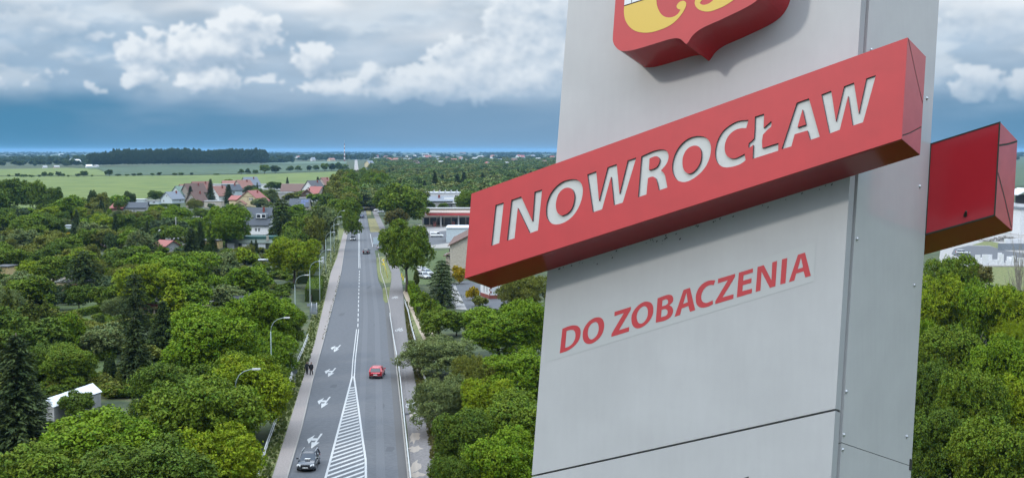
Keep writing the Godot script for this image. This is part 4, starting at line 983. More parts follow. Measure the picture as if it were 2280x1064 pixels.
func gable(called: String, label: String, at: Vector3, turn: float, w: float, d: float, eave: float, ridge: float, wall: Material, roof: Material, windows := [], group := "", chimney := true) -> Node3D:
	var t := thing(called, label, "house" if called != "garden_shed" else "shed", at, deg_to_rad(turn), group)
	var s := Shape.new()
	var a := w / 2
	var b := d / 2
	s.quad(Vector3(-a, 0, b), Vector3(a, 0, b), Vector3(a, eave, b), Vector3(-a, eave, b))
	s.tri(Vector3(-a, eave, b), Vector3(a, eave, b), Vector3(0, ridge - 0.1, b))
	s.quad(Vector3(a, 0, -b), Vector3(-a, 0, -b), Vector3(-a, eave, -b), Vector3(a, eave, -b))
	s.tri(Vector3(a, eave, -b), Vector3(-a, eave, -b), Vector3(0, ridge - 0.1, -b))
	s.quad(Vector3(a, 0, b), Vector3(a, 0, -b), Vector3(a, eave, -b), Vector3(a, eave, b))
	s.quad(Vector3(-a, 0, -b), Vector3(-a, 0, b), Vector3(-a, eave, b), Vector3(-a, eave, -b))
	planted.append([at.x, at.z, maxf(w, d) * 0.6])
	part("wall", s.mesh(), wall, t)
	var slope := (ridge - eave) / a
	var over := 0.5
	for k in [-1, 1]:
		var r := Shape.new()
		var e := a + over
		var ye := ridge - slope * e
		var p := []
		for y in [0.0, 0.2]:
			p.append(Vector3(0, ridge + y, b + over))
			p.append(Vector3(k * e, ye + y, b + over))
			p.append(Vector3(k * e, ye + y, -b - over))
			p.append(Vector3(0, ridge + y, -b - over))
		r.hexa(p)
		var slab_part := part("roof", r.mesh(), roof, t)
		if chimney and k == 1:
			var cx := a * 0.25
			part("chimney", box_mesh(Vector3(0.7, 1.6, 0.6), Vector3(cx, ridge - slope * cx + 0.75, -b * 0.4)), M.brick_red, slab_part)
	for q in windows:
		window(t, q[0], w, d, q[1], q[2], q[3], q[4], q.size() > 5)
	return t

func flat_block(called: String, label: String, category: String, at: Vector3, turn: float, w: float, d: float, h: float, wall: Material, roof: Material, windows := [], group := "", over := 0.25, lip := 0.25) -> Node3D:
	var t := thing(called, label, category, at, deg_to_rad(turn), group)
	planted.append([at.x, at.z, minf(maxf(w, d) * 0.6, 12.0)])
	part("wall", box_mesh(Vector3(w, h, d), Vector3(0, h / 2, 0)), wall, t)
	part("roof", box_mesh(Vector3(w + 2 * over, lip, d + 2 * over), Vector3(0, h + lip / 2 + 0.002, 0)), roof, t)
	for q in windows:
		window(t, q[0], w, d, q[1], q[2], q[3], q[4], q.size() > 5)
	return t

func lean_roof(t: Node3D, w: float, d: float, y_front: float, y_back: float, roof: Material, over := 0.3) -> void:
	var p := []
	for y in [0.0, 0.12]:
		p.append(Vector3(-w / 2 - over, y_front + y, d / 2 + over))
		p.append(Vector3(w / 2 + over, y_front + y, d / 2 + over))
		p.append(Vector3(w / 2 + over, y_back + y, -d / 2 - over))
		p.append(Vector3(-w / 2 - over, y_back + y, -d / 2 - over))
	var s := Shape.new()
	s.hexa(p)
	part("roof", s.mesh(), roof, t)

func hip_roof(t: Node3D, w: float, d: float, eave: float, peak: float, roof: Material, over := 0.5) -> void:
	var s := Shape.new()
	var a := w / 2 + over
	var b := d / 2 + over
	var r := maxf(0.0, (w - d) / 2.0)
	var l := Vector3(-r, peak, 0)
	var m := Vector3(r, peak, 0)
	s.quad(Vector3(-a, eave, b), Vector3(a, eave, b), m, l)
	s.quad(Vector3(a, eave, -b), Vector3(-a, eave, -b), l, m)
	s.tri(Vector3(a, eave, b), Vector3(a, eave, -b), m)
	s.tri(Vector3(-a, eave, -b), Vector3(-a, eave, b), l)
	s.quad(Vector3(-a, eave - 0.02, b), Vector3(a, eave - 0.02, b), Vector3(a, eave - 0.02, -b), Vector3(-a, eave - 0.02, -b))
	part("roof", s.mesh(), roof, t)

func lettering(text: String, height: float, deep: float, material: Material, parent: Node3D, at: Vector3, turn := 0.0, slant := false) -> void:
	var m := TextMesh.new()
	var f := SystemFont.new()
	f.font_names = PackedStringArray(["Droid Sans"])
	f.font_weight = 700
	m.text = text
	m.font = f
	m.font_size = 64
	m.pixel_size = height / 46.0
	m.depth = deep
	var o := part("lettering", m, material, parent, at)
	o.rotation.y = turn

func buildings() -> void:
	# ---- the houses at the edge of the field, left of the road
	gable("house", "pale blue gabled house with grey roof at the edge of the green field", Vector3(-194.58, 0, -719.39), -28, 8.6, 10, 2.6, 6.4, M.wall_pale_blue, M.roof_grey, [["f", 0.3, 4.2, 0.9, 1.1], ["f", -2.0, 1.4, 1.2, 1.2], ["r", 1.5, 1.4, 1.2, 1.1]])
	gable("house", "pale house with light green roof behind the pale blue house", Vector3(-204.95, 0, -779.52), -28, 9, 11, 3.0, 8.0, M.wall_pale_blue, M.roof_green, [["f", -0.5, 4.6, 1.1, 1.2]])
	gable("house", "grey-brown house with steep brown roof and twin gable windows", Vector3(-167.79, 0, -667.86), -26, 7.0, 9, 3.6, 8.0, M.wall_brown_grey, M.roof_brown, [["f", -0.55, 5.0, 0.8, 1.2], ["f", 0.55, 5.0, 0.8, 1.2], ["f", -1.5, 1.6, 1.1, 1.2], ["f", 1.4, 1.6, 1.1, 1.2]])
	gable("house", "terraced house with dull red roof next to the light green roof", Vector3(-211.4, 0, -817.46), -36, 7, 12, 4.0, 8.0, M.wall_pinkish, M.roof_terracotta, [["f", 0.0, 2.2, 1.2, 1.2]], "terraced houses by the field")
	gable("house", "terraced house with brown roof behind the tall spruce's left side", Vector3(-197.43, 0, -779.52), -36, 7.5, 14, 4.5, 9.6, M.wall_brown_grey, M.roof_brown, [["f", 0.0, 2.4, 1.2, 1.2]], "terraced houses by the field")
	gable("house", "terraced house with orange wall and red roof left of the spruce", Vector3(-196.62, 0, -794.26), -36, 7.5, 14, 4.8, 10.4, M.wall_orange, M.roof_terracotta, [["f", 0.0, 2.4, 1.2, 1.2]], "terraced houses by the field")
	gable("house", "white gabled house with red roof right of the tall spruce", Vector3(-177.19, 0, -758.39), -30, 9.5, 10, 3.2, 8.6, M.wall_white, M.roof_terracotta, [["f", -0.8, 4.6, 1.0, 1.2], ["f", 1.6, 1.6, 1.2, 1.2]])
	gable("house", "pale house with dark grey roof behind the blue spruce", Vector3(-186.7, 0, -833.69), -52, 9, 12, 4.0, 7.4, M.wall_pale_blue, M.roof_slate, [["r", 0.0, 2.4, 1.4, 1.2], ["f", 0.0, 2.4, 1.2, 1.2]])
	flat_block("house", "white flat-roofed house row right behind the spruce top", "house", Vector3(-212.48, 0, -915.45), 0, 20, 9, 5.6, M.wall_white, M.roof_pale, [["f", -5.0, 3.6, 1.4, 1.3], ["f", 0.0, 3.6, 1.4, 1.3], ["f", 5.0, 3.6, 1.4, 1.3]])
	gable("house", "low house with long orange-red roof left of the pink gable", Vector3(-207.51, 0, -935.84), -70, 9, 16, 4.0, 7.6, M.wall_pinkish, M.roof_terracotta, [["r", 0.0, 2.2, 1.4, 1.2]])
	gable("house", "pinkish house with red roof behind the yellow house", Vector3(-187.65, 0, -877.22), -34, 9.5, 12, 4.4, 9.4, M.wall_pinkish, M.roof_terracotta, [["f", 0.0, 5.4, 1.1, 1.2], ["f", -1.8, 2.2, 1.1, 1.2], ["f", 1.8, 2.2, 1.1, 1.2]])
	gable("house", "pale house with blue-grey roof at the far end of the terrace", Vector3(-190.91, 0, -915.45), -34, 9, 13, 5.0, 10.6, M.wall_pale_blue, M.roof_grey, [["f", 0.0, 5.6, 1.1, 1.2], ["r", 2.0, 3.0, 1.2, 1.2]])
	var yh := gable("house", "yellow house with broad red roof and timbered gable", Vector3(-140.18, 0, -678.66), -14, 13.6, 12, 3.0, 8.4, M.wall_cream, M.roof_red, [["f", 1.2, 4.1, 1.0, 1.3], ["f", 2.5, 4.1, 1.0, 1.3], ["f", -3.4, 1.6, 1.3, 1.3], ["f", 3.6, 1.6, 1.3, 1.3]])
	var bars := Shape.new()
	bars.box(Vector3(0, 5.4, 6.03), Vector3(6.2, 0.22, 0.06))
	bars.box(Vector3(0.1, 4.2, 6.03), Vector3(0.22, 2.4, 0.055))
	part("timber", bars.mesh(), M.wall_wood, yh)
	gable("house_wing", "low wing with red roof on the yellow house's left side", Vector3(-151.36, 0, -695.54), 76, 8, 8, 3.0, 5.0, M.wall_cream, M.roof_red, [["r", 0.0, 1.6, 1.2, 1.2]], "", false)
	gable("garden_shed", "little red pitched roof in front of the yellow house", Vector3(-144.17, 0, -667.86), 0, 4.6, 5, 1.8, 3.4, M.wall_cream, M.roof_terracotta, [], "", false)
	# ---- the big white house with the dark roof, its annex and garage
	var big := gable("house", "tall white house with dark slate roof, dormer and balcony", Vector3(-81.9, 0, -407.67), -90, 10, 7.4, 6.4, 11.4, M.wall_white, M.roof_slate, [["r", 0.6, 4.6, 0.8, 1.3], ["r", -0.4, 4.6, 0.8, 1.3], ["r", -2.2, 4.8, 0.9, 1.1], ["r", 0.3, 1.7, 0.9, 1.1], ["r", -0.8, 1.7, 0.9, 1.1]])
	var bal := Shape.new()
	bal.box(Vector3(5.6, 3.2, -0.3), Vector3(1.2, 0.25, 7.2))
	part("balcony", bal.mesh(), M.wall_white, big)
	for k in 9:
		part("baluster_panel", box_mesh(Vector3(0.05, 0.85, 0.68), Vector3(6.17, 3.8, -3.4 + k * 0.78)), M.frame, big)
	var dorm := Shape.new()
	dorm.hexa([Vector3(1.6, 8.5, -3.0), Vector3(3.9, 8.1, -3.0), Vector3(3.9, 9.7, -3.0), Vector3(1.6, 9.75, -3.0), Vector3(1.6, 8.5, 0.8), Vector3(3.9, 8.1, 0.8), Vector3(3.9, 9.7, 0.8), Vector3(1.6, 9.75, 0.8)])
	var dm := part("dormer", dorm.mesh(), M.wall_blue_grey, big)
	part("window_frame", box_mesh(Vector3(0.06, 1.3, 3.0), Vector3(3.93, 8.95, -1.1)), M.frame, dm)
	for k in [-1.9, -0.3]:
		part("pane", box_mesh(Vector3(0.04, 1.0, 1.15), Vector3(3.96, 8.95, k)), M.glass, dm)
	part("roof_window", box_mesh(Vector3(0.9, 0.1, 0.9), Vector3(2.95, 8.75, 1.9)), M.roof_white, big)
	flat_block("house_annex", "small white annex with one window left of the tall white house", "house", Vector3(-86.57, 0, -407.67), 0, 3.4, 5, 5.0, M.wall_white, M.roof_pale, [["f", 0.2, 3.4, 0.9, 1.5]])
	flat_block("terrace_wall", "white terrace wall with posts in front of the annex", "wall", Vector3(-85.38, 0, -397.96), 0, 5.0, 0.4, 2.2, M.wall_white, M.roof_pale)
	var gar := flat_block("garage", "long garage with dark green fascia in front of the tall white house", "garage", Vector3(-78.17, 0, -378.14), 0, 13.4, 6, 3.6, M.wall_white, M.fascia_green, [["f", -2.6, 1.3, 2.6, 2.4, 1]], "", 0.3, 0.7)
	var lean := Shape.new()
	lean.hexa([Vector3(-6.8, 2.5, 5.6), Vector3(6.8, 2.5, 5.6), Vector3(6.8, 3.55, 3.06), Vector3(-6.8, 3.55, 3.06), Vector3(-6.8, 2.62, 5.6), Vector3(6.8, 2.62, 5.6), Vector3(6.8, 3.66, 3.06), Vector3(-6.8, 3.66, 3.06)])
	part("lower_roof", lean.mesh(), M.roof_moss, gar)
	for x in [-5.6, -1.2, 3.6]:
		part("pier", box_mesh(Vector3(2.2, 2.5, 0.3), Vector3(x, 1.25, 5.2)), M.wall_white, gar)
	part("chimney", box_mesh(Vector3(0.6, 1.6, 0.6), Vector3(5.2, 3.9, 4.4)), M.wall_beige, gar)
	# ---- houses between the tall white house and the avenue
	var sol := gable("house", "beige bungalow with slate roof and five solar panels", Vector3(-103.61, 0, -614.06), -90, 9, 9.2, 2.9, 6.4, M.wall_beige, M.roof_slate, [["r", -1.5, 1.5, 1.2, 1.1], ["r", 2.0, 1.5, 1.2, 1.1]], "", false)
	for k in 5:
		var ps := Shape.new()
		var z0 := -4.3 + (k % 3) * 1.25 if k < 3 else -3.05 + (k - 3) * 1.25
		var f0 := 0.18 if k < 3 else 0.55
		var y := func(x: float) -> float: return 6.4 - (6.4 - 2.9) / 4.5 * x + 0.24
		var x0 := 4.5 * f0
		var x1 := x0 + 1.5
		ps.hexa([Vector3(x0, y.call(x0), z0), Vector3(x1, y.call(x1), z0), Vector3(x1, y.call(x1), z0 + 1.1), Vector3(x0, y.call(x0), z0 + 1.1), Vector3(x0, y.call(x0) + 0.06, z0), Vector3(x1, y.call(x1) + 0.06, z0), Vector3(x1, y.call(x1) + 0.06, z0 + 1.1), Vector3(x0, y.call(x0) + 0.06, z0 + 1.1)])
		part("solar_panel", ps.mesh(), M.solar, sol)
	for k in 2:
		part("roof_window", box_mesh(Vector3(0.7, 0.1, 0.7), Vector3(1.6 + k * 0.8, 6.4 - 0.78 * (1.6 + k * 0.8) + 0.25, 0.6 + k * 0.8)), M.roof_white, sol)
	gable("house", "white house with red-brown boarded gable by the avenue", Vector3(-122.71, 0, -751.6), 8, 11, 11, 2.4, 7.0, M.wall_wood, M.roof_terracotta, [["f", 0.3, 4.0, 1.4, 1.3], ["f", -2.6, 1.3, 1.2, 1.1], ["f", 2.6, 1.3, 1.2, 1.1]])
	flat_block("house_wing", "white ground-floor front below the red-brown gable", "house", Vector3(-120.82, 0, -738.38), 8, 12.4, 2, 2.3, M.wall_white, M.roof_white, [["f", -3.0, 1.2, 1.2, 1.1], ["f", 2.0, 1.2, 1.2, 1.1]])
	gable("house", "white gabled house with dark roof behind the red-brown gable", Vector3(-130.32, 0, -825.5), -30, 10, 12, 4.6, 10.4, M.wall_white, M.roof_felt, [["f", 0.4, 5.6, 1.2, 1.3], ["f", -1.8, 2.2, 1.2, 1.2]])
	gable("house", "house with red roof right of the boarded gable", Vector3(-124.88, 0, -801.85), 60, 8, 9, 3.0, 7.0, M.wall_pinkish, M.roof_red, [["r", 0.0, 1.6, 1.2, 1.2]])
	gable("house", "house with terracotta roof beside the dark spruce by the avenue", Vector3(-132.33, 0, -886.48), -20, 9, 10, 5.0, 11.0, M.wall_pinkish, M.roof_terracotta, [["f", 0.0, 5.6, 1.2, 1.2]])
	gable("house", "house with broad grey-brown roof in front of the long white wall", Vector3(-147.03, 0, -850.57), -90, 12, 17, 2.8, 7.4, M.wall_beige, M.roof_brown, [["r", 2.0, 1.5, 1.3, 1.1]], "", false)
	flat_block("long_building", "long low white building along the field's edge", "building", Vector3(-179.75, 0, -968.19), 0, 78, 8, 4.2, M.wall_white, M.roof_pale, [["f", -20.0, 2.2, 3.0, 1.4], ["f", -8.0, 2.2, 3.0, 1.4], ["f", 6.0, 2.2, 3.0, 1.4], ["f", 20.0, 2.2, 3.0, 1.4]])
	flat_block("house", "grey flat-roofed house half hidden by a poplar", "house", Vector3(-139.26, 0, -758.39), 0, 13, 9, 4.6, M.wall_grey, M.roof_pale, [["f", -2.0, 2.4, 1.4, 1.3], ["f", 3.0, 2.4, 1.4, 1.3]])
	# ---- the street into the housing, its lot and small buildings
	gable("house", "small grey-blue gabled house with twin windows among trees", Vector3(-115.6, 0, -485.84), -6, 4.4, 7, 2.6, 4.6, M.wall_pale_blue, M.roof_slate, [["f", -0.5, 2.7, 0.6, 1.1], ["f", 0.5, 2.7, 0.6, 1.1]], "", false)
	flat_block("garage", "beige flat garage below the grey-brown house", "garage", Vector3(-157.24, 0, -662.58), 0, 9, 7, 3.4, M.wall_beige, M.roof_pale, [["f", 0.0, 1.3, 2.4, 2.2, 1]])
	var hut := gable("house", "small grey hut with red roof in front of the car park", Vector3(-102.01, 0, -369.77), 52, 4.6, 5.6, 2.2, 3.5, M.wall_grey, M.roof_red, [["f", -0.6, 1.2, 0.7, 0.8], ["f", 1.2, 1.1, 0.5, 0.5]], "", false)
	part("porch_roof", box_mesh(Vector3(3.4, 0.12, 3.6), Vector3(-3.2, 2.05, -0.2)), M.roof_red, hut)
	for k in [-1.6, 1.4]:
		part("porch_post", box_mesh(Vector3(0.14, 2.0, 0.14), Vector3(-4.7, 1.0, k)), M.wall_grey, hut)
	part("porch_wall", box_mesh(Vector3(0.12, 1.1, 3.0), Vector3(-4.6, 0.55, -0.1)), M.wall_grey, hut)
	flat_block("garden_house", "yellow flat garden house behind the dark spruce", "house", Vector3(-92.84, 0, -385.12), 0, 6.6, 5, 2.5, M.wall_yellow, M.roof_felt, [["f", 0.8, 1.1, 1.6, 1.0], ["f", -1.9, 1.1, 0.9, 0.9]])
	# ---- allotment sheds
	flat_block("greenhouse", "white flat barn roof at the field's edge left of the houses", "barn", Vector3(-216.53, 0, -731.94), 0, 5.6, 6, 1.5, M.wall_pale_blue, M.roof_white, [], "", 0.3, 0.35)
	flat_block("greenhouse", "pale greenhouse beside the pale blue house", "greenhouse", Vector3(-202.18, 0, -707.27), 0, 7.4, 5, 1.8, M.wall_pale_blue, M.roof_pale, [["f", -2.0, 1.0, 1.4, 1.0], ["f", 1.0, 1.0, 1.4, 1.0]])
	gable("garden_shed", "little red-roofed shed in the gardens next to the dark roof", Vector3(-189.1, 0, -605.2), 70, 5.2, 7, 2.6, 4.4, M.wall_wood, M.roof_red, [["r", 0.0, 1.4, 1.0, 0.9]], "", false)
	gable("garden_shed", "dark slate-roofed shed with white flue in the gardens", Vector3(-181.31, 0, -605.2), -90, 6, 11, 2.8, 5.0, M.wall_grey, M.roof_slate, [["r", 0.0, 1.4, 1.2, 0.9]], "", false)
	flat_block("garden_shed", "dark brown shed with weathered flat roofs and light posts", "shed", Vector3(-124.47, 0, -388.7), 0, 5.6, 5, 2.4, M.wall_wood, M.roof_felt, [["f", -1.4, 1.3, 0.9, 0.8], ["f", 1.2, 1.3, 0.9, 0.8]])
	flat_block("garden_shed", "low shed with pale grey roof behind the dark brown shed", "shed", Vector3(-130.13, 0, -403.73), 0, 6.0, 3.4, 3.1, M.wall_wood, M.roof_pale)
	flat_block("garden_shed", "small white-roofed shed left of the blue-grey spruce", "shed", Vector3(-166.59, 0, -472.14), 12, 3.0, 3, 1.8, M.wall_pale_blue, M.roof_white)
	flat_block("garden_shed", "far left shed with white roof and pink wall", "shed", Vector3(-206.25, 0, -518.97), 0, 4.0, 3, 1.9, M.wall_pinkish, M.roof_white)
	flat_block("garden_shed", "yellow-walled shed with dark flat roof at the left edge", "shed", Vector3(-122.47, 0, -302.64), -8, 3.2, 4, 2.1, M.wall_yellow, M.roof_felt, [["f", -0.8, 1.2, 0.6, 0.8]])
	flat_block("garden_shed", "beige shed with dark felt roof behind the grey flat shed", "shed", Vector3(-103.66, 0, -287.98), -10, 3.6, 3.6, 2.0, M.wall_beige, M.roof_felt, [["f", 0.6, 1.1, 0.8, 0.8]])
	flat_block("garden_shed", "long shed with weathered grey flat roof and cream end wall", "shed", Vector3(-94.09, 0, -269.32), -8, 6.6, 4.4, 1.9, M.wall_cream, M.roof_pale, [["f", 2.0, 1.0, 0.7, 0.8]])
	var tower := flat_block("garden_house", "narrow white two-storey garden house with overhanging white roof", "house", Vector3(-66.71, 0, -237.03), 14, 1.9, 2.6, 3.7, M.wall_white, M.roof_white, [["f", 0.0, 1.2, 0.7, 1.8, 1]], "", 0.4, 0.22)
	for k in 7:
		part("baluster", box_mesh(Vector3(0.04, 0.9, 0.04), Vector3(-0.9 + k * 0.3, 2.0, 2.2)), M.gap, tower)
	part("handrail", box_mesh(Vector3(2.0, 0.06, 0.06), Vector3(0, 2.48, 2.2)), M.gap, tower)
	var arbour := thing("garden_arbour", "low hut with wine-red hipped roof beside the hedge", "hut", Vector3(-66.16, 0, -229.17), deg_to_rad(12))
	part("wall", box_mesh(Vector3(3.4, 1.35, 2.6), Vector3(0, 0.675, 0)), M.wall_pinkish, arbour)
	hip_roof(arbour, 3.6, 2.8, 1.35, 2.2, M.roof_wine)
	for k in 3:
		part("opening", box_mesh(Vector3(0.7, 0.8, 0.05), Vector3(-1.0 + k * 1.0, 0.7, 1.31)), M.gap, arbour)
	gable("garden_arbour", "black wooden arbour with pitched black roof", Vector3(-50.84, 0, -237.71), -64, 3.2, 3.6, 1.3, 2.3, M.wall_dark, M.roof_black, [], "", false)
	flat_block("garden_table", "pale flat roof slab in front of the black arbour", "shed", Vector3(-49.12, 0, -232.38), -8, 2.4, 1.6, 0.9, M.wall_grey, M.roof_pale)
	flat_block("garden_shed", "white awning with a blue stripe among the garden trees", "awning", Vector3(-65.34, 0, -328.93), 8, 2.4, 2.0, 1.4, M.wall_blue_grey, M.roof_white, [], "", 0.2, 0.12)
	flat_block("garden_shed", "small cream roof between garden trees beside the hedge", "shed", Vector3(-59.25, 0, -311.7), 10, 1.6, 1.6, 0.9, M.wall_beige, M.roof_pale)
	flat_block("garden_shed", "low pale slab roof left of the black arbour", "shed", Vector3(-58.6, 0, -239.77), -6, 1.9, 1.6, 0.9, M.wall_beige, M.roof_pale)
	# the long shed with the bright metal roof, given by the corners of its roof
	var c0 := Vector3(-52, 2.4, -137.99)
	var c1 := Vector3(-49.85, 2.4, -147.7)
	var c2 := Vector3(-48.37, 1.6, -146.54)
	var c3 := Vector3(-50.88, 1.6, -137.47)
	var mid := (c0 + c1 + c2 + c3) / 4.0
	mid.y = 0.0
	var ms := thing("metal_shed", "long shed with shining white metal roof among garden trees", "shed", mid)
	var ridge_dir := (c1 - c0)
	for k in 8:
		var r := Shape.new()
		var f0 := k / 8.0 + 0.002
		var f1 := (k + 1) / 8.0 - 0.002
		var p := []
		for y in [0.0, 0.06 + 0.012 * (k % 2)]:
			for q in [[c0, c1, f0], [c0, c1, f1], [c3, c2, f1], [c3, c2, f0]]:
				p.append((q[0] as Vector3).lerp(q[1], q[2]) - mid + Vector3.UP * y)
		r.hexa(p)
		part("roof_sheet", r.mesh(), M.roof_white, ms)
	var wall := Shape.new()
	var inset := []
	for c in [c0, c1, c2, c3]:
		inset.append(((c - mid) as Vector3).lerp(Vector3.ZERO, 0.05))
	for i in 4:
		var a: Vector3 = inset[i]
		var b: Vector3 = inset[(i + 1) % 4]
		wall.quad(Vector3(a.x, 0, a.z), Vector3(b.x, 0, b.z), Vector3(b.x, (c2.y if i == 2 else c0.y) - 0.1 if i % 2 == 0 else lerpf(b.y, a.y, 0.0), b.z), Vector3(a.x, a.y - 0.02, a.z))
	part("wall", wall.mesh(), M.wall_grey, ms)

	# ---- right of the road: grey works building, filling station, brown-roofed house, white house
	var works := flat_block("works_building", "grey two-storey works building with white flat roof and skylights", "building", Vector3(-37.88, 0, -642.28) + Vector3(0, 0, -13), 0, 22, 12, 8.0, M.wall_white, M.roof_white, [["f", 9.0, 6.6, 1.4, 0.9], ["r", 2.0, 5.0, 1.4, 1.4]], "", 0.3, 0.4)
	for k in 7:
		part("skylight", box_mesh(Vector3(0.9, 0.6, 1.2), Vector3(-9.0 + k * 3.0, 8.7, 2.5)), M.wall_grey, works)
	for k in 5:
		part("vent", box_mesh(Vector3(0.5, 1.0, 0.5), Vector3(-3.0 + k * 3.0, 8.9, -4.5)), M.zinc, works)
	var wing := thing("works_wing", "grey lower wing with sloping roof and red chimney before the works building", "building", Vector3(-37.88, 0, -642.28), 0.0)
	part("wall", box_mesh(Vector3(17, 4.2, 9), Vector3(-1, 2.1, 0)), M.wall_grey, wing)
	var wr := Shape.new()
	wr.hexa([Vector3(-9.8, 4.25, 5.0), Vector3(7.8, 4.25, 5.0), Vector3(7.8, 6.4, -5.0), Vector3(-9.8, 6.4, -5.0), Vector3(-9.8, 4.45, 5.0), Vector3(7.8, 4.45, 5.0), Vector3(7.8, 6.6, -5.0), Vector3(-9.8, 6.6, -5.0)])
	part("roof", wr.mesh(), M.roof_grey, wing)
	part("chimney", box_mesh(Vector3(1.1, 1.6, 1.1), Vector3(0.5, 6.5, -1.5)), M.brick_red, wing)
	for q in [[-6.0, 1.6], [-2.0, 1.6], [3.0, 1.8], [6.0, 1.6]]:
		window(wing, "f", 17, 9, q[0], 1.9, q[1], 1.5)
	gable("store_building", "grey store with brown-grey roof at the works building's right end", Vector3(-30.76, 0, -642.28), -90, 9, 7, 3.4, 6.0, M.wall_grey, M.roof_pale, [], "", false)
	filling_station()
	var ph := gable("house", "long beige house with brown roof beside the red sign box", Vector3(-8.72, 0, -311.7), 0, 12, 30, 7.6, 10.6, M.wall_beige, M.roof_brown, [["l", 9.0, 5.2, 0.8, 1.2], ["l", 4.0, 5.2, 0.8, 1.2], ["l", -2.0, 5.2, 0.8, 1.2], ["l", -8.0, 5.2, 0.8, 1.2], ["l", 10.0, 2.0, 0.8, 1.2], ["l", 6.0, 2.0, 0.8, 1.2]])
	for q in [[11.0, 4.0], [12.4, 6.0]]:
		var dish := Shape.new()
		dish.tube([Vector3(-6.05, q[1], q[0] - 3.0), Vector3(-6.45, q[1], q[0] - 3.0)], [0.05, 0.45], 12)
		part("satellite_dish", dish.mesh(), M.wall_dark, ph)
	var po := thing("porch", "porch with brown lean-to roof and dark doorway on the beige house", "porch", Vector3(-15.8, 0, -328.93), deg_to_rad(0))
	part("wall", box_mesh(Vector3(3.0, 2.4, 5.0), Vector3(0, 1.2, 0)), M.wall_beige, po)
	part("doorway", box_mesh(Vector3(1.3, 2.0, 0.1), Vector3(0.2, 1.0, 2.53)), M.gap, po)
	var pr_ := Shape.new()
	pr_.hexa([Vector3(-2.1, 2.45, 3.0), Vector3(2.2, 4.1, 3.0), Vector3(2.2, 4.1, -3.0), Vector3(-2.1, 2.45, -3.0), Vector3(-2.1, 2.65, 3.0), Vector3(2.2, 4.3, 3.0), Vector3(2.2, 4.3, -3.0), Vector3(-2.1, 2.65, -3.0)])
	part("roof", pr_.mesh(), M.roof_brown, po)
	for k in 4:
		part("roof_batten", box_mesh(Vector3(0.08, 0.08, 6.0), Vector3(-1.6 + k * 1.1, 2.9 + k * 0.42, 0)), M.roof_pale, po)
	flat_block("workshop", "white flat-roofed workshop behind the brown-roofed house", "building", Vector3(-14.06, 0, -417.87), 0, 15, 14, 4.6, M.wall_pale_blue, M.roof_white, [["l", 3.0, 2.2, 1.6, 1.4], ["l", -1.0, 2.2, 1.6, 1.4]])
	var wh := thing("house", "white house with dark red plinth and quoins under the red sign box", "house", Vector3(-2.38, 0, -254.47) + Vector3(0, 0, -2.6), deg_to_rad(20))
	part("wall", box_mesh(Vector3(6.6, 5.0, 6), Vector3(0, 2.5, 0)), M.wall_white, wh)
	part("plinth", box_mesh(Vector3(6.72, 0.75, 6.12), Vector3(0, 0.375, 0)), M.brick_red, wh)
	for k in 10:
		part("quoin", box_mesh(Vector3(0.5 if k % 2 == 0 else 0.34, 0.4, 0.5 if k % 2 else 0.34), Vector3(-3.12, 0.97 + k * 0.42, 2.82)), M.brick_red, wh)
	hip_roof(wh, 6.6, 6, 5.0, 6.6, M.roof_brown)
	for q in [[-0.9, 1.9], [1.9, 1.9]]:
		window(wh, "f", 6.6, 6, q[0], q[1], 0.8, 1.4)
	for q in [[1.2, 1.8], [-0.6, 1.8]]:
		window(wh, "l", 6.6, 6, q[0], q[1], 0.8, 1.4)
	# ---- beyond the sign on the right: new white building, walls being built
	var nw := flat_block("office_building", "new white building with black windows and dark gabled storey", "building", Vector3(196.95, 0, -456.67), 0, 30, 16, 9.0, M.wall_white, M.wall_blue_grey, [["f", -12.6, 7.0, 1.6, 2.0], ["f", -9.0, 7.0, 1.6, 2.0], ["f", -12.6, 2.6, 1.6, 2.2], ["f", -9.0, 2.6, 1.6, 2.2], ["f", -5.4, 7.0, 1.6, 2.0]], "", 0.4, 0.8)
	part("parapet", box_mesh(Vector3(30.4, 0.9, 16.4), Vector3(0, 10.3, 0)), M.roof_white, nw)
	part("upper_storey", box_mesh(Vector3(24, 3.2, 10), Vector3(0.6, 12.3, -1)), M.wall_dark, nw)
	for k in 3:
		var gr := Shape.new()
		var x := -10.6 + k * 9.0
		for j in [-1, 1]:
			gr.hexa([Vector3(x, 16.0, 5.0), Vector3(x + j * 4.4, 13.9, 5.0), Vector3(x + j * 4.4, 13.9, -6.0), Vector3(x, 16.0, -6.0), Vector3(x, 16.4, 5.0), Vector3(x + j * 4.4, 14.2, 5.0), Vector3(x + j * 4.4, 14.2, -6.0), Vector3(x, 16.4, -6.0)])
		part("gable_roof", gr.mesh(), M.roof_white, nw)
	var site := thing("unfinished_house", "unfinished house of white block walls with door and window gaps", "building site", Vector3(125.8, 0, -326.36))
	for q in [[-9.5, 0.4, 2.6, 1.5], [-7.0, 0.4, 2.0, 2.0], [-4.4, 0.4, 1.2, 2.9], [-2.6, 0.4, 1.3, 3.0], [-0.2, 0.4, 2.4, 1.7], [1.7, 0.4, 1.2, 3.1], [3.6, 0.4, 1.4, 1.4], [4.9, 0.4, 0.9, 2.6], [6.6, 0.4, 1.3, 2.2], [8.6, 0.4, 2.0, 1.9], [-6.0, -4.0, 6.0, 1.6], [0.0, -4.4, 2.2, 2.6], [3.4, -5.0, 1.0, 3.0], [6.0, -4.0, 2.2, 2.1]]:
		part("wall_piece", box_mesh(Vector3(q[2], q[3], 0.36), Vector3(q[0], q[3] / 2, q[1])), M.wall_white, site)
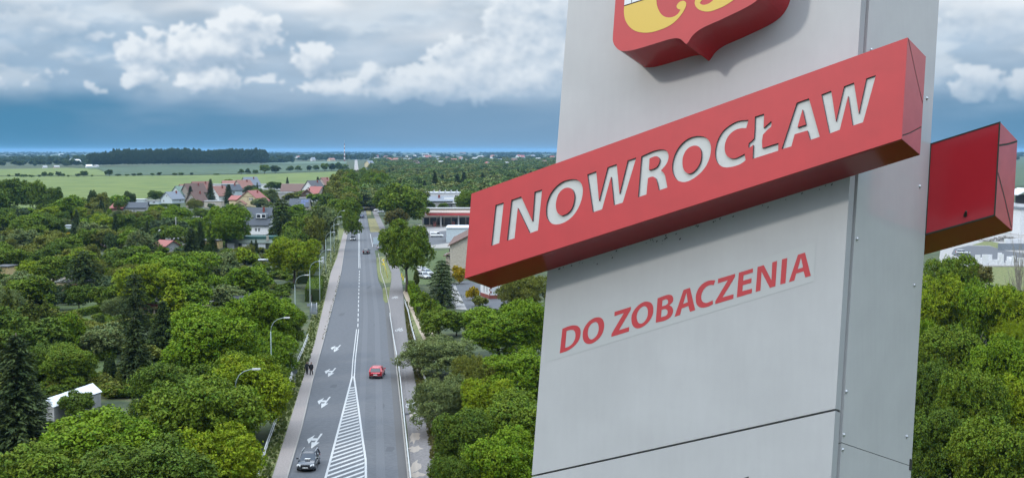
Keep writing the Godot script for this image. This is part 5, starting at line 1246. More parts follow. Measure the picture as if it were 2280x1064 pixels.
	for q in [[-9.0, 4.0], [9.4, 4.0], [-2.0, 4.0], [5.4, 4.0]]:
		part("cross_wall", box_mesh(Vector3(0.36, 1.8, 4.2), Vector3(q[0], 0.9, -2.0)), M.wall_white, site)
	part("slab", box_mesh(Vector3(22, 0.3, 9), Vector3(0, 0.15, -1.5)), M.concrete, site)
	var stack := thing("pallet_stack", "stack of white wrapped building blocks beyond the block walls", "stack", Vector3(160.88, 0, -401.79))
	for k in 4:
		part("wrapped_pallet", box_mesh(Vector3(1.35, 1.7, 1.3), Vector3(-2.1 + k * 1.4, 0.85, 0)), M.roof_white, stack)
	flat_block("site_fence", "grey sheet fence below the wrapped blocks", "fence", Vector3(152.81, 0, -378.14), 0, 12, 0.12, 2.0, M.wall_blue_grey, M.roof_pale, [], "", 0.02, 0.05)
	var heap := Shape.new()
	for k in 90:
		var x := rng.randf_range(-9, 5)
		var h := 1.7 * exp(-pow(x / 5.0, 2)) * rng.randf_range(0.2, 1.0)
		heap.box(Vector3(x, h, rng.randf_range(-2, 2)), Vector3(rng.randf_range(0.3, 1.1), rng.randf_range(0.2, 0.6), rng.randf_range(0.3, 1.1)), rng.randf() * 3.0)
	var rub := setting("rubble", heap.mesh(), M.concrete, "stuff")
	rub.position = Vector3(163.77, 0, -415.79)
	tag(rub, "heap of pale building rubble behind the wrapped blocks", "rubble")
	far_things()


func filling_station() -> void:
	var at: Vector3 = Vector3(-23.13, 0, -497.39)
	var t := thing("filling_station", "filling station with long red and white canopy and glass shop", "filling station", at)
	var w := 34.0
	var x0 := -15.0
	part("canopy_deck", box_mesh(Vector3(w, 0.45, 9.0), Vector3(x0 + w / 2, 5.72, 0)), M.wall_pinkish, t)
	var fas := part("canopy_fascia", box_mesh(Vector3(w + 0.2, 0.95, 9.2), Vector3(x0 + w / 2, 5.02, 0)), M.canopy_red, t)
	lettering("ORLEN", 0.75, 0.03, M.frame, fas, Vector3(x0 + 3.0, 4.93, 4.66))
	var bird := Shape.new()
	bird.flat(PackedVector2Array([Vector2(0, 0), Vector2(1.4, -0.2), Vector2(1.2, 0.25), Vector2(0.7, 0.3), Vector2(0.9, 0.6), Vector2(0.3, 0.35)]), 0.0)
	var bm := part("emblem", bird.mesh(), M.frame, fas, Vector3(x0 + 0.2, 5.2, 4.66))
	bm.rotation.x = deg_to_rad(90)
	for x in [x0 + 3.0, x0 + 10.0, x0 + 17.0, x0 + 24.0]:
		part("column", box_mesh(Vector3(0.55, 4.6, 0.55), Vector3(x, 2.3, 1.5)), M.frame, t)
	for x in [x0 + 7.6, x0 + 15.0, x0 + 22.0]:
		var pump := part("fuel_pump", box_mesh(Vector3(1.0, 1.9, 0.7), Vector3(x, 1.0, 2.2)), M.roof_red, t)
		part("display", box_mesh(Vector3(0.6, 0.4, 0.04), Vector3(x, 1.55, 2.57)), M.glass, pump)
	var shop := part("shop", box_mesh(Vector3(24, 6.6, 8), Vector3(x0 + 14.0, 3.3, -10.0)), M.wall_beige, t)
	part("shop_roof", box_mesh(Vector3(24.4, 0.3, 8.4), Vector3(x0 + 14.0, 6.76, -10.0)), M.roof_pale, t)
	for k in 8:
		part("pane", box_mesh(Vector3(2.5, 2.9, 0.08), Vector3(x0 + 3.6 + k * 2.9, 1.7, -5.97)), M.glass, shop)
	var pole := thing("price_sign", "red price totem with a white mark on a post beside the filling station", "sign", Vector3(-48.34, 0, -515.78), deg_to_rad(-18))
	part("post", box_mesh(Vector3(0.35, 5.0, 0.3), Vector3(0, 2.5, 0)), M.zinc, pole)
	var board := part("board", box_mesh(Vector3(1.9, 1.6, 0.25), Vector3(0, 5.4, 0)), M.roof_red, pole)
	var mk := Shape.new()
	mk.tri(Vector3(-0.6, 5.6, 0.14), Vector3(0.5, 6.0, 0.14), Vector3(0.2, 5.5, 0.14))
	mk.tri(Vector3(0.0, 5.5, 0.14), Vector3(0.6, 5.2, 0.14), Vector3(0.2, 4.9, 0.14))
	part("emblem", mk.mesh(), M.frame, board)


func far_things() -> void:
	var mast := thing("radio_mast", "red and white radio mast far away beside the road", "mast", Vector3(-468.03, 0, -3515.21))
	var hgt := 50.0
	for k in 9:
		var s := Shape.new()
		var y0 := hgt * k / 9.0
		var y1 := hgt * (k + 1) / 9.0
		s.tube([Vector3(0, y0, 0), Vector3(0, y1, 0)], [lerpf(1.9, 0.8, k / 9.0), lerpf(1.9, 0.8, (k + 1) / 9.0)], 6)
		part("segment", s.mesh(), M.frame if k % 2 else M.roof_terracotta, mast)
	part("antenna", box_mesh(Vector3(0.4, 9, 0.4), Vector3(0, hgt + 4.5, 0)), M.zinc, mast)
	# small houses that show between the trees far off on the right, counted from left to right
	var walls := ["white", "cream", "white", "pinkish", "white"]
	var roofs := ["terracotta", "pale", "red", "grey", "brown"]
	for k in 30:
		var b := lerpf(-0.119, 0.036, (k + rng.randf() * 0.7) / 30.0)
		var deep := rng.randf_range(1500.0, 5200.0)
		var hgt2 := 8.0 + deep * 0.0009
		gable("far_house", "%s of the tiny far houses in the right-hand woods, counted from the left" % ordinal(k + 1), Vector3(b * deep, 0, -deep), rng.randf_range(-70.0, 70.0), 11.0 + deep * 0.0012, 10.0 + deep * 0.001, hgt2 * 0.6, hgt2 * 1.15, M["wall_" + walls[k % 5]], M["roof_" + roofs[(k * 3) % 5]], [], "tiny houses in the far woods", false)
	var far_list := [
		[-1554.3, -3835, 22, 6, "white", "red", "far white farmhouse with red roof at the field's left end"],
		[-1383.4, -3443.4, 10, 5, "white", "pale", "far small white shed by the left farmhouse"],
		[-1731.6, -4440.8, 12, 7, "white", "white", "far pale block behind the trees on the left horizon"],
		[-945.9, -2721, 26, 10, "pale_blue", "white", "far barn with bright white roof before the dark wood"],
		[-737.4, -2190.5, 12, 5, "white", "white", "far white hut at the corner of the dark wood"],
		[-744.2, -2249, 9, 4, "white", "pale", "far pale hut beside the white hut at the wood"],
		[-773.6, -2135, 10, 4, "pinkish", "pale", "far pinkish hut in the hedge before the field"],
		[-783.4, -2108.3, 8, 4, "white", "pale", "far whitish hut in the hedge left of the pinkish hut"],
		[-5317.1, -16881.1, 60, 12, "white", "white", "far long white hall on the horizon above the wood"],
		[-2750.4, -7672.1, 30, 8, "white", "white", "far white hall in the trees left of the wood"],
		[-793.6, -4687.7, 22, 9, "white", "terracotta", "far farmhouse with red roof behind the pale field"],
		[-580.6, -3668.1, 14, 9, "white", "grey", "far white gable at the pale field's end"],
		[-699, -4560.9, 12, 8, "white", "pale", "far white house left of the mast"],
		[-616.5, -4218.7, 16, 10, "white", "terracotta", "far white house with red roof just left of the mast"],
		[-505, -3515.2, 20, 8, "cream", "terracotta", "far cream house below the mast"],
		[-501.2, -4687.7, 8, 12, "white", "terracotta", "far white gable right of the road's end"],
		[-392.6, -4687.7, 10, 10, "white", "pale", "far white gable among the woods on the right"],
		[-326.3, -4218.7, 12, 14, "white", "pale", "far white round-ended house with grey roof in the woods"],
		[-288.7, -3374.5, 40, 11, "grey", "brown", "far long grey house row in the woods"],
		[-355.7, -3668.1, 26, 7, "grey", "pale", "far grey sheds in the woods by the road"],
		[-504.7, -7338.4, 40, 12, "white", "white", "far white factory hall with trees before it"],
		[-504.3, -12984.9, 60, 12, "orange", "pale", "far orange-brown hall on the right horizon"],
		[-318.4, -4963.5, 70, 9, "pale_blue", "pale", "far long pale hall right of the round-ended house"],
		[-208.8, -4687.7, 60, 8, "pale_blue", "white", "far greenhouse roofs right of the domed wood"],
		[-123.8, -4963.5, 26, 9, "white", "pale", "far white house near the sign's left edge"],
		[26.5, -4963.5, 20, 12, "white", "red", "far white house with red roof close to the sign"],
		[-75.2, -2342.8, 14, 6, "white", "white", "far white cottage in the woods above the red box"],
		[-132.3, -1686.2, 12, 5, "pale_blue", "pale", "far pale shed roof among the gardens on the right"],
		[-105.8, -1040.1, 8, 5, "white", "white", "white van-like hut behind the avenue's right trees"]]
	for q in far_list:
		flat_or_gable(q, Vector3(q[0], 0, q[1]), maxf(q[2], 6.0))

func flat_or_gable(q: Array, at: Vector3, w: float) -> void:
	if w > 34.0:
		var t := flat_block("far_hall", q[6], "hall", at, 0, w, 14, q[3], M["wall_" + q[4]], M["roof_" + q[5]], [["f", -w * 0.25, q[3] * 0.5, w * 0.12, q[3] * 0.3], ["f", w * 0.2, q[3] * 0.5, w * 0.12, q[3] * 0.3]], "", 0.5, 1.2)
	else:
		gable("far_house", q[6], at, -24 if int(w) % 2 else -60, w, w * 0.8, q[3] * 0.6, q[3] * 1.1, M["wall_" + q[4]], M["roof_" + q[5]], [["f", 0.0, q[3] * 0.35, w * 0.18, q[3] * 0.22]], "", false)


# ---------------------------------------------------------------- vehicles
func body_ring(z: float, yb: float, yt: float, hw: float) -> Array:
	var ym := lerpf(yb, yt, 0.62)
	return [Vector3(-hw * 0.9, yb, z), Vector3(hw * 0.9, yb, z), Vector3(hw, yb + 0.15, z), Vector3(hw, ym, z), Vector3(hw * 0.93, yt - 0.03, z), Vector3(hw * 0.82, yt, z), Vector3(-hw * 0.82, yt, z), Vector3(-hw * 0.93, yt - 0.03, z), Vector3(-hw, ym, z), Vector3(-hw, yb + 0.15, z)]

func deck_ring(y: float, hw: float, z0: float, z1: float, c: float) -> Array:
	return [Vector3(-hw + c, y, z0), Vector3(hw - c, y, z0), Vector3(hw, y, z0 + c), Vector3(hw, y, z1 - c), Vector3(hw - c, y, z1), Vector3(-hw + c, y, z1), Vector3(-hw, y, z1 - c), Vector3(-hw, y, z0 + c)]

# kind: hatch, saloon, estate, van; the front looks towards +z
func car(label: String, kind: String, colour: Material, at: Vector3, turn: float, group := "", called := "car") -> Node3D:
	var t := thing(called, label, "van" if kind == "van" else "car", at, deg_to_rad(turn), group)
	var l := 4.1
	var hw := 0.87
	var h := 1.5
	var belt := 0.93
	var cab := [-1.95, 0.95, -1.6, 0.15]   # foot and roof of the cabin: rear, front
	match kind:
		"saloon":
			l = 4.5
			h = 1.44
			cab = [-1.65, 1.0, -1.0, 0.2]
		"estate":
			l = 4.6
			h = 1.6
			cab = [-2.2, 1.05, -1.95, 0.3]
		"van":
			l = 4.8
			h = 1.9
			belt = 1.05
			cab = [-2.35, 1.55, -2.3, 0.75]
	var f := l / 2
	var s := Shape.new()
	s.loft([body_ring(-f, 0.42, belt - 0.22, hw * 0.84), body_ring(-f + 0.1, 0.32, belt - 0.05, hw * 0.94), body_ring(-f + 0.5, 0.24, belt, hw), body_ring(0.4, 0.22, belt, hw), body_ring(f - 1.0, 0.22, belt - 0.03, hw), body_ring(f - 0.35, 0.24, belt - 0.14, hw * 0.96), body_ring(f - 0.08, 0.3, belt - 0.26, hw * 0.88), body_ring(f, 0.4, belt - 0.36, hw * 0.78)])
	part("body", s.mesh(true), colour, t)
	var g := Shape.new()
	g.loft([deck_ring(belt - 0.02, hw * 0.92, cab[0], cab[1], 0.12), deck_ring(h - 0.1, hw * 0.76, cab[2], cab[3], 0.14)], false)
	var win := part("windows", g.mesh(), M.glass, t)
	var r := Shape.new()
	r.loft([deck_ring(h - 0.13, hw * 0.775, cab[2] - 0.03, cab[3] + 0.04, 0.14), deck_ring(h - 0.05, hw * 0.74, cab[2] + 0.02, cab[3] - 0.02, 0.16), deck_ring(h, hw * 0.6, cab[2] + 0.2, cab[3] - 0.25, 0.2)])
	for k in [-1, 1]:
		r.beam(Vector3(k * hw * 0.88, belt, cab[1] - 0.12), Vector3(k * hw * 0.73, h - 0.1, cab[3] - 0.05), 0.07, 0.07)
		r.beam(Vector3(k * hw * 0.9, belt, cab[0] + 0.14), Vector3(k * hw * 0.735, h - 0.1, cab[2] + 0.1), 0.2 if kind != "van" else 0.4, 0.1)
		r.beam(Vector3(k * hw * 0.93, belt, -0.35), Vector3(k * hw * 0.765, h - 0.1, -0.4), 0.05, 0.07)
	part("roof", r.mesh(), colour, t)
	if kind == "van":
		part("side_panel", box_mesh(Vector3(hw * 1.72, 0.66, 2.4), Vector3(0, 1.42, -1.1)), colour, t)
	for k in [-1, 1]:
		for z in [-f + 0.75, f - 0.85]:
			var w := Shape.new()
			w.tube([Vector3(k * (hw - 0.2), 0.31, z), Vector3(k * (hw + 0.015), 0.31, z)], [0.31], 16)
			var wheel := part("wheel", w.mesh(), M.tyre, t)
			var rm := Shape.new()
			rm.tube([Vector3(k * (hw - 0.05), 0.31, z), Vector3(k * (hw + 0.022), 0.31, z)], [0.19], 12)
			part("rim", rm.mesh(), M.rim, wheel)
		var hl := Shape.new()
		hl.hexa([Vector3(k * hw * 0.52, 0.56, f - 0.1), Vector3(k * hw * 0.9, 0.58, f - 0.25), Vector3(k * hw * 0.9, 0.74, f - 0.3), Vector3(k * hw * 0.52, 0.7, f - 0.13), Vector3(k * hw * 0.52, 0.56, f + 0.03), Vector3(k * hw * 0.93, 0.58, f - 0.13), Vector3(k * hw * 0.93, 0.74, f - 0.2), Vector3(k * hw * 0.52, 0.7, f - 0.02)])
		part("headlight", hl.mesh(), M.lamp_glass, t)
		part("tail_light", box_mesh(Vector3(0.2, 0.34, 0.12), Vector3(k * hw * 0.82, belt - 0.12, -f + 0.06)), M.tail, t)
		part("mirror", box_mesh(Vector3(0.2, 0.14, 0.1), Vector3(k * (hw + 0.08), belt + 0.07, cab[1] - 0.3)), colour, t)
		part("side_trim", box_mesh(Vector3(0.03, 0.16, l * 0.55), Vector3(k * (hw + 0.004), 0.42, 0.0)), M.trim, t)
	part("grille", box_mesh(Vector3(0.85, 0.2, 0.06), Vector3(0, 0.62, f - 0.01)), M.trim, t)
	part("front_bumper", box_mesh(Vector3(1.3, 0.16, 0.1), Vector3(0, 0.38, f - 0.0)), M.trim, t)
	part("number_plate", box_mesh(Vector3(0.5, 0.11, 0.03), Vector3(0, 0.46, f + 0.05)), M.plate, t)
	part("number_plate", box_mesh(Vector3(0.5, 0.11, 0.03), Vector3(0, 0.56, -f - 0.005)), M.plate, t)
	part("rear_bumper", box_mesh(Vector3(1.35, 0.16, 0.1), Vector3(0, 0.36, -f + 0.02)), M.trim, t)
	return t

func traffic() -> void:
	var red := paint(0.42, 0.018, 0.03, 0.22)
	var navy := paint(0.022, 0.026, 0.034, 0.2)
	var black := paint(0.012, 0.012, 0.014, 0.2)
	var silver := paint(0.42, 0.43, 0.44, 0.25, 0.3)
	var blue := paint(0.035, 0.07, 0.17, 0.22)
	var white := paint(0.68, 0.68, 0.68, 0.3)
	var grey := paint(0.10, 0.105, 0.115, 0.25, 0.2)
	for m in [red, navy, black, silver, blue, white, grey]:
		m.clearcoat_enabled = true
		m.clearcoat = 0.6
		m.clearcoat_roughness = 0.08
	var near := car("dark blue-black hatchback with roof rails coming along the left lane", "hatch", navy, Vector3(-19.35, 0, -117.63), 0.5)
	for k in [-1, 1]:
		part("roof_rail", box_mesh(Vector3(0.05, 0.06, 1.6), Vector3(k * 0.62, 1.53, -0.7)), M.zinc, near)
	part("dashboard_paper", box_mesh(Vector3(0.5, 0.02, 0.25), Vector3(0.05, 1.04, 0.95)), M.plate, near)
	car("bright red hatchback seen from behind in the right lane", "hatch", red, Vector3(-17.97, 0, -165.71), 179)
	car("black hatchback seen from behind where the side road joins", "hatch", black, Vector3(-42.43, 0, -364.91), 178)
	car("silver saloon coming towards the sign in the left lane", "saloon", silver, Vector3(-53.31, 0, -419.97), 2)
	car("dark blue car seen from behind far along the right lane", "saloon", blue, Vector3(-67.07, 0, -560.66), 177)
	car("white van far along the road under the avenue trees", "van", white, Vector3(-73.1, 0, -584.11), 2)
	car("grey car at the avenue's far end seen from behind", "saloon", grey, Vector3(-82.46, 0, -678.66), 177)
	car("white van far away on the straight road beyond the avenue", "van", white, Vector3(-291.13, 0, -2342.77), 1)
	# car park by the red-roofed hut
	var g1 := "cars parked in a row in the car park"
	car("dark blue-grey parked car nearest the red-roofed hut", "saloon", grey, Vector3(-120.45, 0, -426.4), 64, g1)
	car("black parked car second from the red-roofed hut", "saloon", black, Vector3(-122.17, 0, -436.41), 64, g1)
	car("white parked van third from the red-roofed hut", "van", white, Vector3(-124.46, 0, -446.91), 64, g1)
	car("silver parked car fourth from the red-roofed hut", "hatch", silver, Vector3(-124.66, 0, -451.74), 64, g1)
	car("black parked estate fifth from the red-roofed hut", "estate", black, Vector3(-127.31, 0, -466.87), 64, g1)
	car("black parked hatchback behind the black estate", "hatch", black, Vector3(-128.45, 0, -474.81), 64, g1)
	car("dark parked car at the car park's far end", "saloon", grey, Vector3(-129.43, 0, -481.65), 64, g1)
	car("silver estate parked in the street by the grey-brown house", "estate", silver, Vector3(-144.23, 0, -592.37), -20)
	car("white car parked in front of the yellow house's wing", "saloon", white, Vector3(-154.88, 0, -701.35), -60)
	# filling station and its yard
	var g2 := "cars at the filling station"
	car("white delivery van crossing the filling station's yard", "van", white, Vector3(-26.18, 0, -435.28), 96)
	car("dark car under the left end of the filling station canopy", "hatch", grey, Vector3(-33.88, 0, -506.42), 10, g2)
	car("black car at the filling station's middle pump", "estate", black, Vector3(-32.66, 0, -515.78), 90, g2)
	car("dark grey car beside the filling station's second column", "hatch", grey, Vector3(-25.91, 0, -506.42), 4, g2)
	car("black pick-up sized car at the right pump under the canopy", "estate", black, Vector3(-19.68, 0, -518.97), 90, g2)
	# by the path and under the trees
	var g3 := "vehicles parked beside the cycle path"
	car("white van parked on the grass beside the cycle path", "van", white, Vector3(-66.39, 0, -623.19), -74, g3)
	car("pale grey car parked next to the white van by the path", "estate", silver, Vector3(-63.18, 0, -605.2), -74, g3)
	car("blue-white car half hidden under the big tree by the junction", "saloon", silver, Vector3(-38.47, 0, -378.14), 80)
	var g4 := "cars parked behind the dark pine"
	car("silver car parked left of the dark pine behind the hedge", "estate", silver, Vector3(-20.68, 0, -294.09), 30, g4)
	car("pale blue-grey car parked nearest the dark pine", "saloon", silver, Vector3(-20.63, 0, -302.64), 30, g4)
	car("white car parked behind the silver car near the pine", "hatch", white, Vector3(-22, 0, -308.24), 30, g4)
	car("pale car with dark windows driving round the bend beyond the sign", "hatch", silver, Vector3(130.41, 0, -361.75), 70)
	var tr := thing("truck", "green and white lorry parked under the trees by the path", "lorry", Vector3(-65.89, 0, -642.28), deg_to_rad(-74))
	part("cargo_box", box_mesh(Vector3(2.4, 2.5, 5.2), Vector3(0, 2.0, -0.9)), M.fascia_green, tr)
	part("cab", box_mesh(Vector3(2.3, 2.2, 1.8), Vector3(0, 1.5, 2.7)), M.roof_white, tr)
	part("windscreen", box_mesh(Vector3(2.0, 0.8, 0.06), Vector3(0, 1.9, 3.62)), M.glass, tr)
	for k in [-1, 1]:
		for z in [-2.4, 2.6]:
			var w := Shape.new()
			w.tube([Vector3(k * 0.85, 0.45, z), Vector3(k * 1.18, 0.45, z)], [0.45], 14)
			part("wheel", w.mesh(), M.tyre, tr)


# ---------------------------------------------------------------- lamps, rails, signs
func street_furniture() -> void:
	var lamps := [[Vector2(-25.54, -114.65), 9.9, 1, "tall street lamp at the near end of the roadside rail, head over the trees"], [Vector2(-29.1, -150.26), 9.9, 1, "street lamp among the lime trees near the walking couple"], [Vector2(-36.68, -226.66), 10.0, 1, "street lamp standing behind the grey back of a road sign"],
		[Vector2(-37.79, -245.44), 10.6, 1, "street lamp next beyond the grey-backed road sign"], [Vector2(-44.89, -301.54), 10.4, 1, "street lamp on the left verge beside the tall clipped hedge"], [Vector2(-47.83, -330.23), 10.6, 1, "street lamp between the clipped hedge and the avenue"], [Vector2(-51.85, -364.91), 10.8, 1, "street lamp where the avenue trees begin"], [Vector2(-56.92, -409.67), 10.4, 1, "slender street lamp half hidden by the first avenue tree"],
		[Vector2(-35.69, -205.3), 9.6, 1, "pale lamp standing between the lime trees and the gardens"]]
	var first: Node3D = null
	for q in lamps:
		var h: float = q[1]
		var p := Vector3(q[0].x, 0, q[0].y)
		if first == null:
			first = thing("street_lamp", q[3], "street lamp", p, 0.0, "street lamps along the left verge")
			part("pole", tube_mesh([Vector3.ZERO, Vector3(0, 3.0, 0), Vector3(0, 3.05, 0), Vector3(0, h - 1.6, 0)], [0.10, 0.09, 0.07, 0.055], 8), M.pole, first)
			part("arm", tube_mesh([Vector3(0, h - 1.6, 0), Vector3(0.10, h - 1.05, 0), Vector3(0.36, h - 0.55, 0), Vector3(0.8, h - 0.2, 0), Vector3(1.35, h - 0.03, 0), Vector3(1.7, h + 0.02, 0)], [0.05, 0.045], 8), M.pole, first)
			var head := Shape.new()
			head.hexa([Vector3(1.6, h - 0.05, -0.13), Vector3(2.35, h + 0.0, -0.11), Vector3(2.35, h + 0.0, 0.11), Vector3(1.6, h - 0.05, 0.13), Vector3(1.6, h + 0.1, -0.1), Vector3(2.3, h + 0.12, -0.08), Vector3(2.3, h + 0.12, 0.08), Vector3(1.6, h + 0.1, 0.1)])
			var hd := part("lamp_head", head.mesh(), M.rail, first)
			part("lamp_glass", box_mesh(Vector3(0.5, 0.03, 0.18), Vector3(1.98, h - 0.045, 0)), M.lamp_glass, hd)
			part("door", box_mesh(Vector3(0.1, 0.4, 0.03), Vector3(0, 0.9, 0.1)), M.pole, first)
		else:
			var c := again(first, q[3], p)
			c.scale = Vector3(1, h / 9.9, 1)
	for q in [[Vector2(-48.47, -494.45), 7.0, "thin grey lamp post by the path near the red price totem"], [Vector2(-54.4, -535.57), 8.0, "grey pole left of the big street tree by the junction"], [Vector2(-137.94, -560.66), 6.0, "street lamp in the street by the grey-brown house"], [Vector2(-85.32, -623.19), 9.0, "street lamp deep among the avenue trees"], [Vector2(-107.68, -751.6), 8.0, "far lamp with a flat white head by the boarded-gable house"]]:
		var c := again(first, q[2], Vector3(q[0].x, 0, q[0].y))
		c.scale = Vector3(0.8, q[1] / 9.9, 0.8)
	for q in [[Vector3(-110.96, 0, -413.73), 8.2, "grey concrete pole in front of the car park"], [Vector3(-130.98, 0, -553.26), 7.0, "thin pole beside the street by the grey-brown house"], [Vector3(-86.33, 0, -235.68), 4.2, "thin pole in the garden beside the thujas"], [Vector3(-68.8, 0, -229.17), 6.2, "weathered timber pole beside the wine-red arbour"], [Vector3(-131.03, 0, -394.21), 3.2, "short lamp post in front of the dark brown shed"]]:
		var u := thing("utility_pole", q[2], "pole", q[0])
		part("post", tube_mesh([Vector3.ZERO, Vector3(0, q[1], 0)], [0.13, 0.09], 8), M.wall_grey, u)
		part("crossbar", box_mesh(Vector3(0.9, 0.08, 0.08), Vector3(0, q[1] - 0.3, 0)), M.wall_grey, u)
	# pipe rails
	var rail := func(label: String, a: Array, gap: float, h: float, rails: Array, r: float) -> void:
		var p := pairs(a)
		var t := thing("pipe_railing", label, "railing", Vector3(p[0].x, 0, p[0].y))
		var base := Vector3(p[0].x, 0, p[0].y)
		for y in rails:
			var path := []
			for q in p:
				path.append(Vector3(q.x, y, q.y) - base)
			part("rail", tube_mesh(path, [r], 8), M.rail, t)
		for i in p.size() - 1:
			var n := maxi(1, int(p[i].distance_to(p[i + 1]) / gap))
			for k in n:
				var c := p[i].lerp(p[i + 1], float(k) / n)
				part("post", box_mesh(Vector3(0.09, h, 0.09), Vector3(c.x, h / 2, c.y) - base), M.rail, t)
	rail.call("white pipe railing along the left grass verge below the lime trees", [-20.6, -91.2, -24.6, -124.4, -26.7, -143.4, -29.5, -168.4, -30.9, -183.4, -32.4, -197.9], 2.5, 1.0, [0.96, 0.5], 0.055)
	rail.call("low white kerbside rail between carriageway and cycle path", [-7.4, -95.5, -9.4, -113.7, -12, -137.7, -14.9, -165, -18.7, -196.5, -22.1, -225.4], 2.6, 0.75, [0.72, 0.4], 0.06)
	rail.call("white railing between the cycle path and the sandy track", [-14.5, -188.4, -16.9, -208.9, -19.1, -229.2, -21, -244], 2.4, 1.0, [0.96, 0.5], 0.05)
	rail.call("white railing half hidden by bushes right of the cycle path", [-4.3, -95.5, -5.8, -113.7, -7.4, -129.8, -9.3, -144.7, -10.7, -155.7, -12.2, -168.4], 2.4, 1.0, [0.96, 0.5], 0.05)
	var dr := thing("drain_cover", "dark drain cover at the edge of the cycle path", "drain cover", Vector3(-12.07, 0, -141.45))
	part("grate", box_mesh(Vector3(0.75, 0.05, 0.9), Vector3(0, 0.07, 0)), M.trim, dr)
	# big road sign seen from behind
	var rs := thing("road_sign", "big grey road sign seen from behind on the left verge", "sign", Vector3(-35.46, 0, -223.6))
	for k in [-0.45, 0.45]:
		part("post", tube_mesh([Vector3(k, 0, 0), Vector3(k, 2.9, 0)], [0.05], 8), M.zinc, rs)
	part("board", box_mesh(Vector3(1.35, 1.9, 0.05), Vector3(-0.1, 1.75, -0.08)), M.wall_blue_grey, rs)
	part("board", box_mesh(Vector3(0.5, 0.5, 0.05), Vector3(-1.05, 2.45, -0.08)), M.wall_blue_grey, rs)
	for y in [1.2, 2.3]:
		part("stiffener", box_mesh(Vector3(1.3, 0.07, 0.05), Vector3(-0.1, y, -0.03)), M.zinc, rs)
	var sg2 := thing("small_road_sign", "small round road sign on a post beside the pipe railing", "sign", Vector3(-27.31, 0, -156.27))
	part("post", tube_mesh([Vector3.ZERO, Vector3(0, 2.6, 0)], [0.035], 8), M.zinc, sg2)
	var disc := Shape.new()
	disc.tube([Vector3(0, 2.4, 0.05), Vector3(0, 2.4, 0.08)], [0.35], 18)
	part("disc", disc.mesh(), M.wall_blue_grey, sg2)
	var bn := thing("banner_board", "narrow white board seen edge-on before the lamps on the left", "board", Vector3(-49.62, 0, -326.36), deg_to_rad(72))
	part("board", box_mesh(Vector3(2.6, 1.7, 0.08), Vector3(0, 1.5, 0)), M.roof_white, bn)
	for k in [-1.0, 1.0]:
		part("post", box_mesh(Vector3(0.1, 2.2, 0.1), Vector3(k, 1.1, 0.09)), M.zinc, bn)
	# priority sign with its yellow sleeve
	var pr_ := thing("priority_sign", "yellow and white diamond road sign on the grass island", "sign", Vector3(-31.73, 0, -308.24))
	part("post", tube_mesh([Vector3.ZERO, Vector3(0, 3.4, 0)], [0.04], 8), M.zinc, pr_)
	for q in [[0.52, 0.0, M.plate], [0.36, 0.03, M.yellow]]:
		var dm := Shape.new()
		var c := Vector3(0, 3.1, 0.05 + q[1])
		dm.hexa([c + Vector3(0, -q[0], 0), c + Vector3(q[0], 0, 0), c + Vector3(0, q[0], 0), c + Vector3(-q[0], 0, 0), c + Vector3(0, -q[0], 0.02), c + Vector3(q[0], 0, 0.02), c + Vector3(0, q[0], 0.02), c + Vector3(-q[0], 0, 0.02)])
		part("diamond", dm.mesh(), q[2], pr_)
	part("plate", box_mesh(Vector3(0.5, 0.42, 0.03), Vector3(0, 2.1, 0.06)), M.yellow, pr_)
	var gw := thing("guy_sleeve", "slanting yellow guard sleeve on a guy wire beside the diamond sign", "guard", Vector3(-29.33, 0, -295.13))
	part("sleeve", tube_mesh([Vector3.ZERO, Vector3(-0.95, 4.0, 0.3)], [0.07, 0.06], 8), M.yellow, gw)
	for q in [[Vector3(-26.23, 0, -297.24), "yellow", "small yellow marker post on the lawn behind the path"], [Vector3(-25.29, 0, -289.99), "yellow", "second yellow marker post, nearer the tree trunks"], [Vector3(-24.53, 0, -286), "white", "white marker post nearest the tree trunks by the path"]]:
		var b := thing("marker_post", q[2], "post", q[0])
		part("post", box_mesh(Vector3(0.22, 1.0, 0.22), Vector3(0, 0.5, 0)), M.yellow if q[1] == "yellow" else M.frame, b)
		part("cap", box_mesh(Vector3(0.26, 0.08, 0.26), Vector3(0, 1.04, 0)), M.trim, b)
	# billboards by the path
	for q in [[Vector3(-81.26, 0, -772.35), 4.0, 4.0, 10, 5.6, "pale blue billboard standing among trees right of the path"], [Vector3(-41.66, 0, -385.12), 3.0, 2.0, 52, 2.4, "grey-blue sloping board beside the junction's grass corner"], [Vector3(-63.27, 0, -623.19), 3.4, 3.0, -24, 4.0, "blue-grey billboard above the parked lorry"]]:
		var b := thing("billboard", q[5], "billboard", q[0], deg_to_rad(q[3]))
		part("board", box_mesh(Vector3(q[1], q[2], 0.12), Vector3(0, q[4], 0)), M.wall_pale_blue, b)
		for k in [-0.35, 0.35]:
			part("post", box_mesh(Vector3(0.14, q[4], 0.14), Vector3(k * q[1], q[4] / 2, -0.14)), M.zinc, b)
	# dark board fence behind the lamps
	var fe := thing("board_fence", "dark board fence between gardens and verge below the clipped hedge", "fence", Vector3(-38.78, 0, -239.77))
	var fa: Vector3 = Vector3.ZERO
	var fb: Vector3 = Vector3(-42.1, 0, -265.88) - fe.position
	for k in 14:
		var q := fa.lerp(fb, k / 13.0)
		part("board", box_mesh(Vector3(0.06, 1.5, 2.6), q + Vector3(0, 0.75, 0), atan2(fb.x, fb.z)), M.wall_dark_wood, fe)


